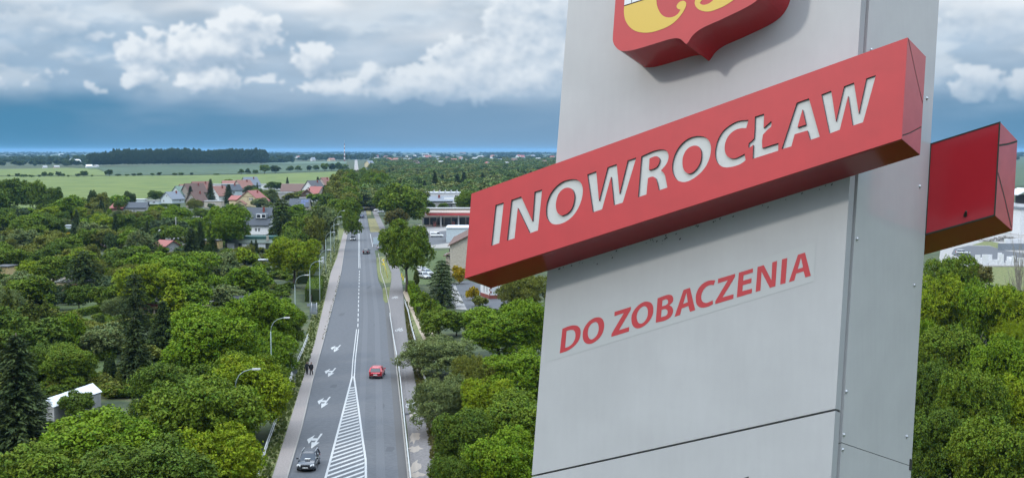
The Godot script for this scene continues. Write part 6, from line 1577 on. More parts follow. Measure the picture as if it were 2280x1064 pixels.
# ---------------------------------------------------------------- people: one continuous body each, meshed from tapered limbs
func limbs_mesh(limbs: Array, cell: float, blend: float) -> ArrayMesh:   # limb: from, to, radius at either end
	var lo := Vector3.ONE * 1e9
	var hi := -lo
	for q in limbs:
		for e in [[q[0], q[2]], [q[1], q[3]]]:
			lo = lo.min(e[0] - Vector3.ONE * (e[1] + 2.5 * cell))
			hi = hi.max(e[0] + Vector3.ONE * (e[1] + 2.5 * cell))
	var nx := int((hi.x - lo.x) / cell) + 2
	var ny := int((hi.y - lo.y) / cell) + 2
	var nz := int((hi.z - lo.z) / cell) + 2
	var field := PackedFloat32Array()
	field.resize(nx * ny * nz)
	field.fill(1.0)
	for q in limbs:
		var a: Vector3 = q[0]
		var b: Vector3 = q[1]
		var ra: float = q[2]
		var rb: float = q[3]
		var reach := maxf(ra, rb) + blend + 2.0 * cell
		var l := ((a.min(b) - Vector3.ONE * reach - lo) / cell).floor().max(Vector3.ZERO)
		var h := ((a.max(b) + Vector3.ONE * reach - lo) / cell).ceil().min(Vector3(nx - 1, ny - 1, nz - 1))
		var ab := b - a
		var dd := maxf(ab.length_squared(), 1e-9)
		for z in range(int(l.z), int(h.z) + 1):
			for y in range(int(l.y), int(h.y) + 1):
				for x in range(int(l.x), int(h.x) + 1):
					var p := lo + Vector3(x, y, z) * cell
					var t := clampf((p - a).dot(ab) / dd, 0.0, 1.0)
					var d := p.distance_to(a + ab * t) - lerpf(ra, rb, t)
					var i := x + nx * (y + ny * z)
					var o := field[i]
					var k := maxf(blend - absf(o - d), 0.0) / blend
					field[i] = minf(o, d) - k * k * blend * 0.25
	var at := {}
	var verts := PackedVector3Array()
	var idx := PackedInt32Array()
	var corner := [0, 1, nx, nx + 1, nx * ny, nx * ny + 1, nx * ny + nx, nx * ny + nx + 1]
	var offs := [Vector3(0, 0, 0), Vector3(1, 0, 0), Vector3(0, 1, 0), Vector3(1, 1, 0), Vector3(0, 0, 1), Vector3(1, 0, 1), Vector3(0, 1, 1), Vector3(1, 1, 1)]
	for z in nz - 1:
		for y in ny - 1:
			for x in nx - 1:
				var i := x + nx * (y + ny * z)
				var inside := 0
				for k in 8:
					if field[i + corner[k]] < 0.0:
						inside += 1
				if inside == 0 or inside == 8:
					continue
				var sum := Vector3.ZERO
				var n := 0
				for e in [[0, 1], [2, 3], [4, 5], [6, 7], [0, 2], [1, 3], [4, 6], [5, 7], [0, 4], [1, 5], [2, 6], [3, 7]]:
					var f0 := field[i + corner[e[0]]]
					var f1 := field[i + corner[e[1]]]
					if (f0 < 0.0) != (f1 < 0.0):
						sum += (offs[e[0]] as Vector3).lerp(offs[e[1]], f0 / (f0 - f1))
						n += 1
				at[i] = verts.size()
				verts.append(lo + (Vector3(x, y, z) + sum / n) * cell)
	for i in at:
		var steps := [1, nx, nx * ny]
		for ax in 3:
			var f0 := field[i]
			var f1 := field[i + steps[ax]]
			if (f0 < 0.0) == (f1 < 0.0):
				continue
			var s1: int = steps[(ax + 1) % 3]
			var s2: int = steps[(ax + 2) % 3]
			if not (at.has(i - s1) and at.has(i - s2) and at.has(i - s1 - s2)):
				continue
			var q := [at[i], at[i - s1], at[i - s1 - s2], at[i - s2]]
			idx.append_array(PackedInt32Array([q[0], q[1], q[2], q[0], q[2], q[3]]))
	var arr := []
	arr.resize(Mesh.ARRAY_MAX)
	arr[Mesh.ARRAY_VERTEX] = verts
	arr[Mesh.ARRAY_INDEX] = idx
	var m := ArrayMesh.new()
	m.add_surface_from_arrays(Mesh.PRIMITIVE_TRIANGLES, arr)
	var st := SurfaceTool.new()
	st.create_from(m, 0)
	st.generate_normals()
	return st.commit()

func person(label: String, at: Vector3, turn: float, stride: float, cloth: Material, legs: Material, hair_m: Material) -> void:
	var t := thing("person", label, "person", at, turn, "")
	var skin := paint(0.42, 0.24, 0.17, 0.6)
	var hip := Vector3(0, 0.93, 0)
	var neck := Vector3(0, 1.47, 0.01)
	var body := []
	var jacket := []
	var trousers := []
	var shoes := []
	body.append([hip, Vector3(0, 1.18, 0.0), 0.14, 0.13])
	body.append([Vector3(0, 1.18, 0), Vector3(0, 1.38, 0), 0.13, 0.13])
	body.append([Vector3(-0.15, 1.40, 0), Vector3(0.15, 1.40, 0), 0.075, 0.075])
	body.append([neck - Vector3(0, 0.06, 0), Vector3(0, 1.58, 0.02), 0.055, 0.052])
	body.append([Vector3(0, 1.62, 0.03), Vector3(0, 1.69, 0.01), 0.075, 0.092])
	body.append([Vector3(0, 1.63, 0.105), Vector3(0, 1.655, 0.10), 0.016, 0.010])
	for k in [-1, 1]:
		body.append([Vector3(k * 0.09, 1.655, 0.0), Vector3(k * 0.095, 1.63, 0.0), 0.014, 0.012])
	jacket.append([Vector3(0, 0.90, 0), Vector3(0, 1.18, 0), 0.165, 0.155])
	jacket.append([Vector3(0, 1.18, 0), Vector3(0, 1.38, 0), 0.155, 0.15])
	jacket.append([Vector3(-0.155, 1.405, 0), Vector3(0.155, 1.405, 0), 0.09, 0.09])
	jacket.append([Vector3(0, 1.45, 0), Vector3(0, 1.50, 0.01), 0.075, 0.07])
	for k in [-1, 1]:
		var sw: float = k * stride
		var knee := Vector3(k * 0.095, 0.50, 0.16 * sw + 0.04)
		var ankle := Vector3(k * 0.09, 0.09, 0.30 * sw - (0.10 if sw < 0 else 0.0))
		body.append([Vector3(k * 0.09, 0.92, 0), knee, 0.088, 0.058])
		body.append([knee, ankle, 0.058, 0.04])
		trousers.append([Vector3(k * 0.09, 0.94, 0), knee, 0.108, 0.078])
		trousers.append([knee, ankle + Vector3(0, 0.02, 0), 0.076, 0.062])
		shoes.append([ankle + Vector3(0, -0.035, -0.05), ankle + Vector3(0, -0.045, 0.15), 0.048, 0.042])
		var elbow := Vector3(k * 0.25, 1.14, -0.12 * sw - 0.03)
		var wrist := Vector3(k * 0.26, 0.91, -0.20 * sw + 0.08)
		body.append([Vector3(k * 0.195, 1.40, 0), elbow, 0.05, 0.038])
		body.append([elbow, wrist, 0.038, 0.027])
		jacket.append([Vector3(k * 0.20, 1.40, 0), elbow, 0.072, 0.06])
		jacket.append([elbow, wrist + (elbow - wrist) * 0.05, 0.058, 0.048])
		# a hand: palm, four bent fingers of unequal length and a thumb from the palm's side
		var palm := wrist + Vector3(0, -0.085, 0.012)
		body.append([wrist, palm, 0.03, 0.036])
		for f in 4:
			var root := palm + Vector3(-k * 0.004, -0.012 - 0.006 * (1.0 - absf(f - 1.2)), (f - 1.5) * 0.021)
			var len_: float = [0.068, 0.078, 0.073, 0.056][f]
			var mid_ := root + Vector3(-k * 0.008, -len_ * 0.55, 0.0)
			body.append([root, mid_, 0.0095, 0.009])
			body.append([mid_, mid_ + Vector3(-k * 0.02, -len_ * 0.45, 0.004), 0.009, 0.008])
		var th := palm + Vector3(-k * 0.006, 0.03, 0.034)
		body.append([th, th + Vector3(-k * 0.012, -0.04, 0.024), 0.012, 0.010])
		body.append([th + Vector3(-k * 0.012, -0.04, 0.024), th + Vector3(-k * 0.018, -0.066, 0.022), 0.010, 0.009])
	var b := part("body", limbs_mesh(body, 0.014, 0.02), skin, t)
	part("jacket", limbs_mesh(jacket, 0.022, 0.05), cloth, t)
	part("trousers", limbs_mesh(trousers, 0.022, 0.03), legs, t)
	for s in shoes:
		part("shoe", limbs_mesh([s], 0.014, 0.02), M.trim, t)
	part("hair", limbs_mesh([[Vector3(0, 1.715, -0.015), Vector3(0, 1.70, 0.03), 0.096, 0.075], [Vector3(0, 1.70, -0.03), Vector3(0, 1.60, -0.045), 0.085, 0.065]], 0.016, 0.03), hair_m, t)
	for k in [-1, 1]:
		part("eye", box_mesh(Vector3(0.022, 0.01, 0.006), Vector3(k * 0.034, 1.664, 0.099)), M.trim, b)
	part("mouth", box_mesh(Vector3(0.04, 0.008, 0.006), Vector3(0, 1.597, 0.101)), M.tail, b)

func people() -> void:
	var black := paint(0.012, 0.012, 0.014, 0.9)
	var dark := paint(0.02, 0.021, 0.026, 0.9)
	var hair := paint(0.06, 0.04, 0.025, 0.8)
	person("person in dark jacket and dark trousers, walking on the grass side of the pavement", Vector3(-27.49, 0, -166.72), 0.1, 0.8, dark, dark, hair)
	person("person in black clothes walking nearer the carriageway on the pavement", Vector3(-26.86, 0, -166.38), -0.1, -0.8, black, black, paint(0.03, 0.022, 0.018, 0.8))
	var bag := thing("handbag", "small pale bag held by the walker nearer the carriageway", "bag", Vector3(-26.86, 0, -166.38) + Vector3(0.3, 0.55, 0.2))
	part("pouch", box_mesh(Vector3(0.10, 0.24, 0.26), Vector3(0, 0.12, 0)), M.plate, bag)
	part("strap", tube_mesh([Vector3(0, 0.24, -0.09), Vector3(0, 0.33, 0), Vector3(0, 0.24, 0.09)], [0.008], 6), M.trim, bag)


# ---------------------------------------------------------------- vegetation
class Leaves:   # many small leaf faces, gathered on twigs spread through a crown
	var v := PackedVector3Array()
	var c := PackedColorArray()
	var n := 0
	var r := RandomNumberGenerator.new()

	func ball_dir() -> Vector3:
		var y := r.randf_range(-1.0, 1.0)
		var a := r.randf() * TAU
		var q := sqrt(1.0 - y * y)
		return Vector3(cos(a) * q, y, sin(a) * q)

	func leaf(at: Vector3, normal: Vector3, along: Vector3, len_: float, wid: float, ink: Color) -> void:
		var s := normal.cross(along)
		if s.length_squared() < 1e-6:
			s = normal.cross(Vector3(0.3, 0.5, 0.8))
		s = s.normalized()
		var t := s.cross(normal).normalized() * len_ * 0.5
		s *= wid * 0.5
		var bend := normal * len_ * 0.12
		v.append(at - t); v.append(at + s + bend); v.append(at + t)
		v.append(at - t); v.append(at + t); v.append(at - s + bend)
		for k in 6:
			c.append(ink)

	func tint(lo: float, hi: float, warm: float) -> Color:
		var b := r.randf_range(lo, hi)
		var w := r.randf_range(-warm, warm)
		return Color(b * (1.0 + w), b, b * (1.0 - 1.2 * w))

	func crown(lobes: Array, twigs: int, per: int, len_: float, wid: float, spread: float, lo := 0.62, hi := 1.3, warm := 0.22, droop := 0.0, up := 0.35) -> void:
		var area := 0.0
		for l in lobes:
			area += l[1].x * l[1].y + l[1].x * l[1].z + l[1].y * l[1].z
		for l in lobes:
			var share: float = (l[1].x * l[1].y + l[1].x * l[1].z + l[1].y * l[1].z) / area
			var lobe_ink := r.randf_range(0.88, 1.12)
			for i in int(twigs * share):
				var d := ball_dir()
				if d.y < -0.55 and r.randf() < 0.7:
					d.y = -d.y
				var depth := 1.06 - 0.42 * r.randf() * r.randf()
				if r.randf() < 0.09:   # shoots that stand out of the outline
					depth = r.randf_range(1.08, 1.28)
				elif r.randf() < 0.12:
					depth = r.randf_range(0.3, 0.7)
				var at: Vector3 = l[0] + d * l[1] * depth
				var hidden := false
				for o in lobes:
					if o != l and ((at - o[0]) / o[1]).length_squared() < 0.5:
						hidden = true
						break
				if hidden and r.randf() < 0.85:
					continue
				var ink := tint(lo, hi, warm) * lobe_ink
				for k in per:
					var e := ball_dir()
					var p := at + e * spread * sqrt(r.randf()) + Vector3(0, -droop * r.randf(), 0)
					var nn := (d * 0.55 + ball_dir() * 0.8 + Vector3.UP * up).normalized()
					var al := (ball_dir() + Vector3.DOWN * (0.4 + droop * 3.0)).normalized()
					var q := ink * r.randf_range(0.8, 1.2)
					q.a = 1.0
					leaf(p, nn, al, len_ * r.randf_range(0.75, 1.25), wid * r.randf_range(0.75, 1.25), q)

	func mesh() -> ArrayMesh:
		var a := []
		a.resize(Mesh.ARRAY_MAX)
		a[Mesh.ARRAY_VERTEX] = v
		a[Mesh.ARRAY_COLOR] = c
		var m := ArrayMesh.new()
		m.add_surface_from_arrays(Mesh.PRIMITIVE_TRIANGLES, a)
		return m

var stock := {}      # species -> [[crown mesh, trunk mesh, nominal width, nominal height], ...]
var leaf_m := {}     # tint -> material
var planted := []    # [x, z, radius]

func lobes_round(r: RandomNumberGenerator, w: float, h: float, base: float, count: int) -> Array:   # crown from base to h, w wide
	var out := []
	var mid := (base + h) / 2.0
	out.append([Vector3(0, mid, 0), Vector3(w * 0.30, (h - base) * 0.37, w * 0.30)])
	for i in count:
		var a := TAU * (i * 0.618) + r.randf() * 0.5
		var t := (i + 0.5) / count
		var y := lerpf(base + (h - base) * 0.22, h - (h - base) * 0.20, t)
		var ring := w * 0.37 * sqrt(clampf(1.0 - pow((y - mid) / ((h - base) * 0.55), 2), 0.05, 1.0)) * r.randf_range(0.55, 1.2)
		var s := w * r.randf_range(0.10, 0.215)
		y += (h - base) * r.randf_range(-0.08, 0.08)
		out.append([Vector3(cos(a) * ring, y, sin(a) * ring), Vector3(s, s * r.randf_range(0.8, 1.0), s)])
	return out

func trunk_mesh(r: RandomNumberGenerator, lobes: Array, h: float, thick: float, base: float) -> ArrayMesh:
	var s := Shape.new()
	s.tube([Vector3(0, -0.3, 0), Vector3(0, base * 0.5, 0.03), Vector3(r.randf_range(-0.1, 0.1), base, 0), Vector3(r.randf_range(-0.3, 0.3), h * 0.8, r.randf_range(-0.3, 0.3))], [thick * 1.25, thick, thick * 0.85, thick * 0.2], 7)
	for i in mini(lobes.size(), 9):
		var c: Vector3 = lobes[i][0]
		var from := Vector3(0, lerpf(base * 0.8, c.y, 0.35), 0)
		s.tube([from, from.lerp(c, 0.5) + Vector3(0, 0.2, 0), c], [thick * 0.42, thick * 0.28, thick * 0.1], 5, false)
	return s.mesh(true)

func stock_up() -> void:
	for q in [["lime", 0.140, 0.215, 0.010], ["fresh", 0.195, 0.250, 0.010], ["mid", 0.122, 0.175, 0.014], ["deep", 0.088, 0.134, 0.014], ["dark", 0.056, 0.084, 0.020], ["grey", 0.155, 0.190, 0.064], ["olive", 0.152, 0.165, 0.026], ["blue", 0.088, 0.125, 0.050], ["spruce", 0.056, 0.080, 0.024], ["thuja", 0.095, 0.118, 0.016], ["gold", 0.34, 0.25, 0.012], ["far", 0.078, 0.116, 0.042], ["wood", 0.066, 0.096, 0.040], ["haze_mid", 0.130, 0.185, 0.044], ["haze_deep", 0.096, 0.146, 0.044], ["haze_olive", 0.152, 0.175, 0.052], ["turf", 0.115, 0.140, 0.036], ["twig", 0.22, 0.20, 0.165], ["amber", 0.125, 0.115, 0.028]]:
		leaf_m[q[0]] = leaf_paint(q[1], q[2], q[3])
	var seed_ := 100
	# near broadleaf crowns, fine leaves
	var near := []
	for i in 4:
		var l := Leaves.new()
		seed_ += 1
		l.r.seed = seed_
		var lobes := lobes_round(l.r, 9.0, 10.5, 1.0, 24)
		l.crown(lobes, 3500, 13, 0.30, 0.17, 0.36, 0.68, 1.28, 0.22, 0.0, 0.45)
		near.append([l.mesh(), trunk_mesh(l.r, lobes, 10.5, 0.24, 2.2), 9.0, 10.5])
	stock.broad_near = near
	# street trees: the same leaves on a clear stem
	var street := []
	for i in 2:
		var l := Leaves.new()
		seed_ += 1
		l.r.seed = seed_
		var lobes := lobes_round(l.r, 9.0, 10.5, 3.0, 22)
		l.crown(lobes, 3300, 13, 0.30, 0.17, 0.36, 0.68, 1.28, 0.22, 0.0, 0.45)
		street.append([l.mesh(), trunk_mesh(l.r, lobes, 10.5, 0.24, 3.2), 9.0, 10.5])
	stock.street = street
	var mid := []
	for i in 5:
		var l := Leaves.new()
		seed_ += 1
		l.r.seed = seed_
		var lobes := lobes_round(l.r, 8.0, 8.5, 1.3, 16)
		l.crown(lobes, 1250, 10, 0.44, 0.28, 0.42, 0.68, 1.28, 0.2)
		mid.append([l.mesh(), trunk_mesh(l.r, lobes, 8.5, 0.18, 1.6), 8.0, 8.5])
	stock.broad = mid
	var far := []
	for i in 4:
		var l := Leaves.new()
		seed_ += 1
		l.r.seed = seed_
		var lobes := lobes_round(l.r, 8.0, 9.0, 1.2, 8)
		l.crown(lobes, 420, 7, 0.85, 0.55, 0.6, 0.68, 1.28, 0.2)
		far.append([l.mesh(), trunk_mesh(l.r, lobes, 9.0, 0.2, 1.6), 8.0, 9.0])
	stock.broad_far = far
	# feathery grey-green willow and olive-like trees
	var wil := []
	for i in 3:
		var l := Leaves.new()
		seed_ += 1
		l.r.seed = seed_
		var lobes := lobes_round(l.r, 8.0, 8.0, 0.8, 19)
		l.crown(lobes, 1700, 11, 0.42, 0.11, 0.42, 0.7, 1.3, 0.12, 0.12, 0.2)
		wil.append([l.mesh(), trunk_mesh(l.r, lobes, 8.0, 0.2, 1.0), 8.0, 8.0])
	stock.willow = wil
	# weeping birch: long hanging twigs
	var bir := []
	for i in 2:
		var l := Leaves.new()
		seed_ += 1
		l.r.seed = seed_
		var lobes := lobes_round(l.r, 6.0, 11.0, 2.0, 12)
		l.crown(lobes, 620, 10, 0.5, 0.2, 0.35, 0.7, 1.25, 0.15, 1.0, 0.1)
		bir.append([l.mesh(), trunk_mesh(l.r, lobes, 11.0, 0.16, 2.2), 6.0, 11.0])
	stock.birch = bir
	# spruces: whorls of drooping branches
	for kind in [["spruce", 22, 1.0, 4.6, 12.0], ["pine", 13, 0.8, 7.0, 10.0]]:
		var con := []
		for i in 3:
			var l := Leaves.new()
			seed_ += 1
			l.r.seed = seed_
			var h: float = kind[4]
			var w: float = kind[3]
			var layers: int = kind[1]
			var s := Shape.new()
			s.tube([Vector3(0, -0.3, 0), Vector3(0, h * 0.97, 0)], [0.2, 0.03], 6)
			for k in layers:
				var t := float(k) / layers
				var y := h * (0.07 + 0.9 * t)
				var reach := w * 0.5 * (pow(1.0 - t, 0.85) if kind[0] == "spruce" else sqrt(clampf(1.0 - pow(t * 1.1 - 0.25, 2.0), 0.02, 1.0)) * (1.0 - 0.55 * t)) * l.r.randf_range(0.85, 1.1) + 0.12
				var arms := int(8 + 7 * (1.0 - t))
				for a in arms:
					var ang := TAU * a / arms + l.r.randf() * 0.6
					var out := Vector3(cos(ang), 0, sin(ang))
					var len_ := reach * l.r.randf_range(0.75, 1.12)
					var fall: float = kind[2] * 0.35
					var ink := l.tint(0.6, 1.35, 0.12)
					var steps := int(3 + len_ * 3.2)
					for st in steps:
						var f := (st + 0.7) / steps
						var p := out * len_ * f + Vector3(0, y - fall * len_ * f * f + 0.12 * len_ * f, 0)
						for m in 4:
							var q := ink * l.r.randf_range(0.75, 1.25)
							q.a = 1.0
							l.leaf(p + l.ball_dir() * 0.22, (Vector3.UP + l.ball_dir() * 0.55 + out * 0.3).normalized(), (out + l.ball_dir() * 0.7 + Vector3.DOWN * 0.35).normalized(), l.r.randf_range(0.34, 0.66), l.r.randf_range(0.10, 0.2), q)
					if a % 3 == 0:
						s.tube([Vector3(0, y, 0), out * len_ * 0.8 + Vector3(0, y - fall * len_ * 0.6, 0)], [0.05, 0.015], 4, false)
			con.append([l.mesh(), s.mesh(true), w, h])
		stock[kind[0]] = con
	var thu := []
	for i in 2:
		var l := Leaves.new()
		seed_ += 1
		l.r.seed = seed_
		var lobes := []
		for k in 9:
			var t := k / 8.0
			var rr := 0.95 * sin(PI * clampf(0.16 + 0.80 * t, 0.0, 1.0)) * l.r.randf_range(0.85, 1.05)
			lobes.append([Vector3(l.r.randf_range(-0.12, 0.12), 0.6 + t * 5.2, l.r.randf_range(-0.12, 0.12)), Vector3(rr, 0.75, rr)])
		l.crown(lobes, 620, 8, 0.34, 0.16, 0.2, 0.6, 1.3, 0.18, 0.0, 0.7)
		var s := Shape.new()
		s.tube([Vector3(0, -0.2, 0), Vector3(0, 5.0, 0)], [0.12, 0.03], 6)
		thu.append([l.mesh(), s.mesh(true), 2.0, 6.5])
	stock.thuja = thu
	var bush := []
	for i in 4:
		var l := Leaves.new()
		seed_ += 1
		l.r.seed = seed_
		var lobes := lobes_round(l.r, 3.0, 2.4, 0.1, 8)
		l.crown(lobes, 330, 9, 0.34, 0.21, 0.28)
		var s := Shape.new()
		for k in 4:
			s.tube([Vector3(0, -0.1, 0), Vector3(cos(k * 1.6) * 0.6, 1.5, sin(k * 1.6) * 0.6)], [0.05, 0.015], 4, false)
		bush.append([l.mesh(), s.mesh(true), 3.0, 2.4])
	stock.bush = bush
	# bare twiggy shrub
	var twig := []
	for i in 2:
		seed_ += 1
		var r := RandomNumberGenerator.new()
		r.seed = seed_
		var s := Shape.new()
		for k in 16:
			var d := Vector3(r.randf_range(-0.5, 0.5), 1.0, r.randf_range(-0.5, 0.5)).normalized()
			var p0 := Vector3(d.x * 0.3, 0, d.z * 0.3)
			var p1 := p0 + d * r.randf_range(2.0, 4.0)
			var p2 := p1 + (d + Vector3(r.randf_range(-0.6, 0.6), 0.3, r.randf_range(-0.6, 0.6))).normalized() * r.randf_range(1.5, 2.6)
			s.tube([p0, p1, p2], [0.055, 0.035, 0.012], 5, false)
			for m in 4:
				var f := p0.lerp(p1, r.randf_range(0.4, 1.0))
				s.tube([f, f + Vector3(r.randf_range(-0.8, 0.8), r.randf_range(0.5, 1.3), r.randf_range(-0.8, 0.8))], [0.022, 0.008], 4, false)
		twig.append([s.mesh(true), null, 4.0, 5.5])
	stock.twig = twig

func plant(species: String, tint_name: String, label: String, at: Vector2, width: float, height: float, group := "") -> Node3D:
	var names := {"street": "leafy_tree", "broad_near": "leafy_tree", "broad": "leafy_tree", "broad_far": "leafy_tree", "willow": "willow_tree", "birch": "birch_tree", "spruce": "spruce_tree", "pine": "pine_tree", "thuja": "thuja_tree", "bush": "bush", "twig": "bare_shrub"}
	var cats := {"willow": "willow tree", "birch": "birch tree", "spruce": "spruce tree", "pine": "pine tree", "thuja": "thuja", "bush": "bush", "twig": "shrub"}
	var pool: Array = stock[species]
	var q: Array = pool[rng.randi() % pool.size()]
	var t := thing(names[species], label, cats.get(species, "tree"), Vector3(at.x, 0, at.y), rng.randf() * TAU, group)
	t.scale = Vector3(width / q[2], height / q[3], width / q[2])
	if species == "twig":
		part("branches", q[0], leaf_m.twig, t)
	else:
		part("trunk" if species != "bush" else "stem", q[1], M.bark, t)
		part("crown" if species != "bush" else "foliage", q[0], leaf_m[tint_name], t)
	planted.append([at.x, at.y, width * 0.5])
	return t

const TINT_WORD := {"lime": "bright green", "fresh": "yellow-green", "mid": "mid-green", "deep": "deep green", "dark": "dark green", "grey": "grey-green", "olive": "olive green", "blue": "blue-green", "spruce": "dark", "thuja": "dark", "gold": "golden yellow", "far": "dull green", "amber": "brownish green", "wood": "dark green"}

func vegetation() -> void:
	stock_up()
	# trees, bushes and conifers that the view shows as individuals: species, tint, x, z, width, height, what sets it apart
	var single := [
		["broad_near", "lime", -32.1, -99.6, 10.7, 9.5, "big leafy lime tree at the lower left, right of the tall spruce"],
		["broad_near", "mid", -27.2, -105.4, 10.9, 11.3, "broad leafy tree behind the lower left lime, in front of the near street lamp"],
		["broad_near", "lime", -25.3, -109, 7.2, 9.7, "leafy tree whose crown reaches the near street lamp's pole"],
		["broad_near", "mid", -35.2, -93.8, 9, 8.5, "leafy tree at the bottom left corner below the spruce"],
		["broad_near", "deep", -26.3, -90.7, 9.7, 9.4, "dense green tree at the bottom edge, centre of the left thicket"],
		["broad_near", "fresh", -22.9, -93.8, 7.5, 9.5, "yellow-green tree at the bottom edge beside the pipe railing"],
		["broad_near", "lime", -35.4, -146, 12, 11.6, "broad lime tree with lumpy crown left of the second street lamp"],
		["broad_near", "lime", -34.2, -166.7, 10.1, 11.7, "bright lime tree left of the pale lamp"],
		["broad_near", "mid", -27.9, -131.9, 7.5, 9.1, "lime tree leaning over the pipe railing by the walking couple"],
		["broad_near", "fresh", -27.5, -127.8, 8.7, 9.1, "yellow-green lime tree below the lumpy-crowned lime"],
		["broad_near", "mid", -32.8, -177.5, 6.3, 8.7, "small lime tree in front of the grey-backed road sign"],
		["broad_near", "deep", -33.5, -124.8, 8.5, 9.1, "dense green tree behind the broad leafy tree, right of the dark thujas"],
		["broad_near", "lime", -30.4, -155.1, 6.4, 7.6, "lime tree beside the small round road sign"],
		["street", "fresh", -47.8, -274.7, 11, 11.1, "round yellow-green tree in front of the long garage"],
		["broad_near", "lime", -85.1, -373.1, 12.3, 14.4, "bright green round tree left of the tall white house"],
		["broad_near", "fresh", -66.9, -229.2, 10.8, 9.7, "wide yellow-green tree in the gardens right of the dark pine"],
		["broad_near", "lime", -65.9, -248.4, 13.3, 9.8, "wide bright green tree below the red-roofed hut"],
		["broad", "mid", -61.5, -373.1, 11.5, 11.2, "round green tree left of the avenue's weeping birch"],
		["broad", "deep", -71.6, -399.9, 10.6, 9.6, "dense round tree right of the tall white house's pine"],
		["birch", "grey", -55.9, -373.1, 9.9, 15, "weeping birch with hanging twigs beside the roadside lamps"],
		["birch", "olive", -55.1, -349.6, 6.2, 13.2, "slim birch left of the weeping birch"],
		["birch", "grey", -134.3, -701.4, 7, 10, "slim poplar-like tree right of the yellow house"],
		["spruce", "spruce", -48.6, -122, 8.3, 12.6, "tall dark spruce at the left edge with drooping branches"],
		["spruce", "spruce", -48.1, -158.7, 6.3, 9.1, "dark spruce left of the lumpy-crowned lime"],
		["spruce", "dark", -51.4, -183.4, 5.9, 8.3, "dark spruce right of the wine-red arbour"],
		["spruce", "spruce", -81.1, -316.4, 7.9, 11, "dark spruce in front of the car park, right of the red-roofed hut"],
		["spruce", "spruce", -172.7, -719.4, 6.9, 14.4, "tall dark spruce among the terraced houses"],
		["spruce", "blue", -158.4, -701.4, 8.5, 11.8, "blue spruce left of the yellow house"],
		["spruce", "spruce", -187.5, -731.9, 5.8, 9.9, "dark conifer between the grey-roofed and the brown-roofed house"],
		["spruce", "blue", -149.6, -430.8, 4.6, 10.2, "blue-grey spruce among the allotment trees on the left"],
		["spruce", "blue", -140.1, -399.9, 3.7, 7.6, "lower blue-grey spruce just before the taller blue-grey one"],
		["spruce", "dark", -232.4, -623.2, 8.9, 13.8, "dark pointed conifer against the green field on the left"],
		["spruce", "spruce", -181.5, -1014.9, 4.3, 9, "small dark spruce against the green field behind the houses"],
		["spruce", "spruce", -134.2, -868.2, 6.2, 12.4, "dark spruce beside the white gabled house by the avenue"],
		["spruce", "blue", -107.4, -719.4, 6.2, 10.8, "blue-green spruce by the terracotta house near the avenue"],
		["spruce", "spruce", -114.6, -801.8, 7.4, 15.7, "tall dark spruce at the avenue's left end"],
		["spruce", "dark", -74.9, -360.2, 1.8, 4.5, "small spruce standing before the garage's door"],
		["spruce", "dark", -74.3, -363.3, 1.8, 4.6, "small spruce just right of the spruce before the garage door"],
		["pine", "spruce", -71, -386.9, 11.6, 16.1, "big dark pine covering the tall white house's right side"],
		["pine", "dark", -91.7, -267.6, 11.5, 9.2, "big dark pine in the middle of the allotments"],
		["pine", "spruce", -59.4, -196.5, 7.7, 11.4, "dark pine in the gardens left of the white garden house"],
		["pine", "spruce", -136.4, -357.1, 5.6, 5.4, "dark low pine among the left allotment trees"],
		["spruce", "dark", -92.9, -373.1, 4.5, 9.4, "dark spruce in the row of conifers behind the yellow garden house"],
		["spruce", "deep", -88.8, -369.8, 4.2, 9, "deep green conifer right of the dark spruce behind the yellow garden house"],
		["thuja", "thuja", -84.4, -208.9, 2.1, 7.2, "thuja column at the left edge of the garden row"],
		["thuja", "thuja", -79.6, -200.3, 1.9, 6.1, "slim thuja second from the left edge in the garden row"],
		["thuja", "thuja", -75.6, -195.6, 3.1, 7.2, "widest thuja in the garden row on the left"],
		["thuja", "thuja", -74.5, -198.9, 2.3, 6.3, "thuja column at the right end of the garden row"],
		["thuja", "thuja", -80.3, -219.5, 0.9, 1.7, "small golden-brown thuja at the clipped hedge's left end"],
		["thuja", "fresh", -51.2, -189.7, 4.2, 11.2, "tall yellow-green ivy-clad column right of the white garden house"],
		["thuja", "dark", -51.5, -158.1, 0.9, 4.5, "narrow dark thuja left of the dark spruce by the garden path"],
		["thuja", "dark", -51.2, -159.3, 0.9, 4.2, "second narrow dark thuja beside the garden path"],
		["thuja", "thuja", -48.4, -152.8, 1, 3.3, "low pointed thuja below the two narrow ones"],
		["bush", "gold", -147.8, -420, 3.6, 2.4, "golden yellow bush in the allotments"],
		["bush", "thuja", -138.4, -394.2, 3.7, 2.5, "dark clipped bush below the golden bush"],
		["bush", "dark", -119.2, -373.1, 4.3, 5.4, "dark conical bush in front of the dark brown shed"],
		["broad", "amber", -130.1, -379.9, 3.5, 2.2, "reddish-brown shrub in front of the big allotment pine"],
		["broad", "lime", -64, -179.4, 5.1, 6.5, "bright green garden tree right of the thuja row"],
		["broad", "fresh", -56.6, -161.8, 4, 4.1, "yellow-green young tree left of the garden path"],
		["broad", "fresh", -59.3, -183.4, 2.4, 3.2, "small bare-stemmed garden tree beside the garden path"],
		["willow", "grey", -70.5, -221.8, 4.8, 4.2, "feathery grey-green tree between the two clipped hedges"],
		["broad", "deep", -81.8, -235.7, 5.4, 4.8, "dense fruit tree before the long grey-roofed shed"],
		["broad", "blue", -86.4, -235.7, 4.7, 4.9, "blue-green fruit tree left of the dense fruit tree"],
		["bush", "dark", -70.2, -212.7, 1.5, 2, "dark round bush between the two clipped hedges"],
		["bush", "dark", -82, -251.4, 2.5, 2.1, "dark round bush by the upper garden lawn"],
	]
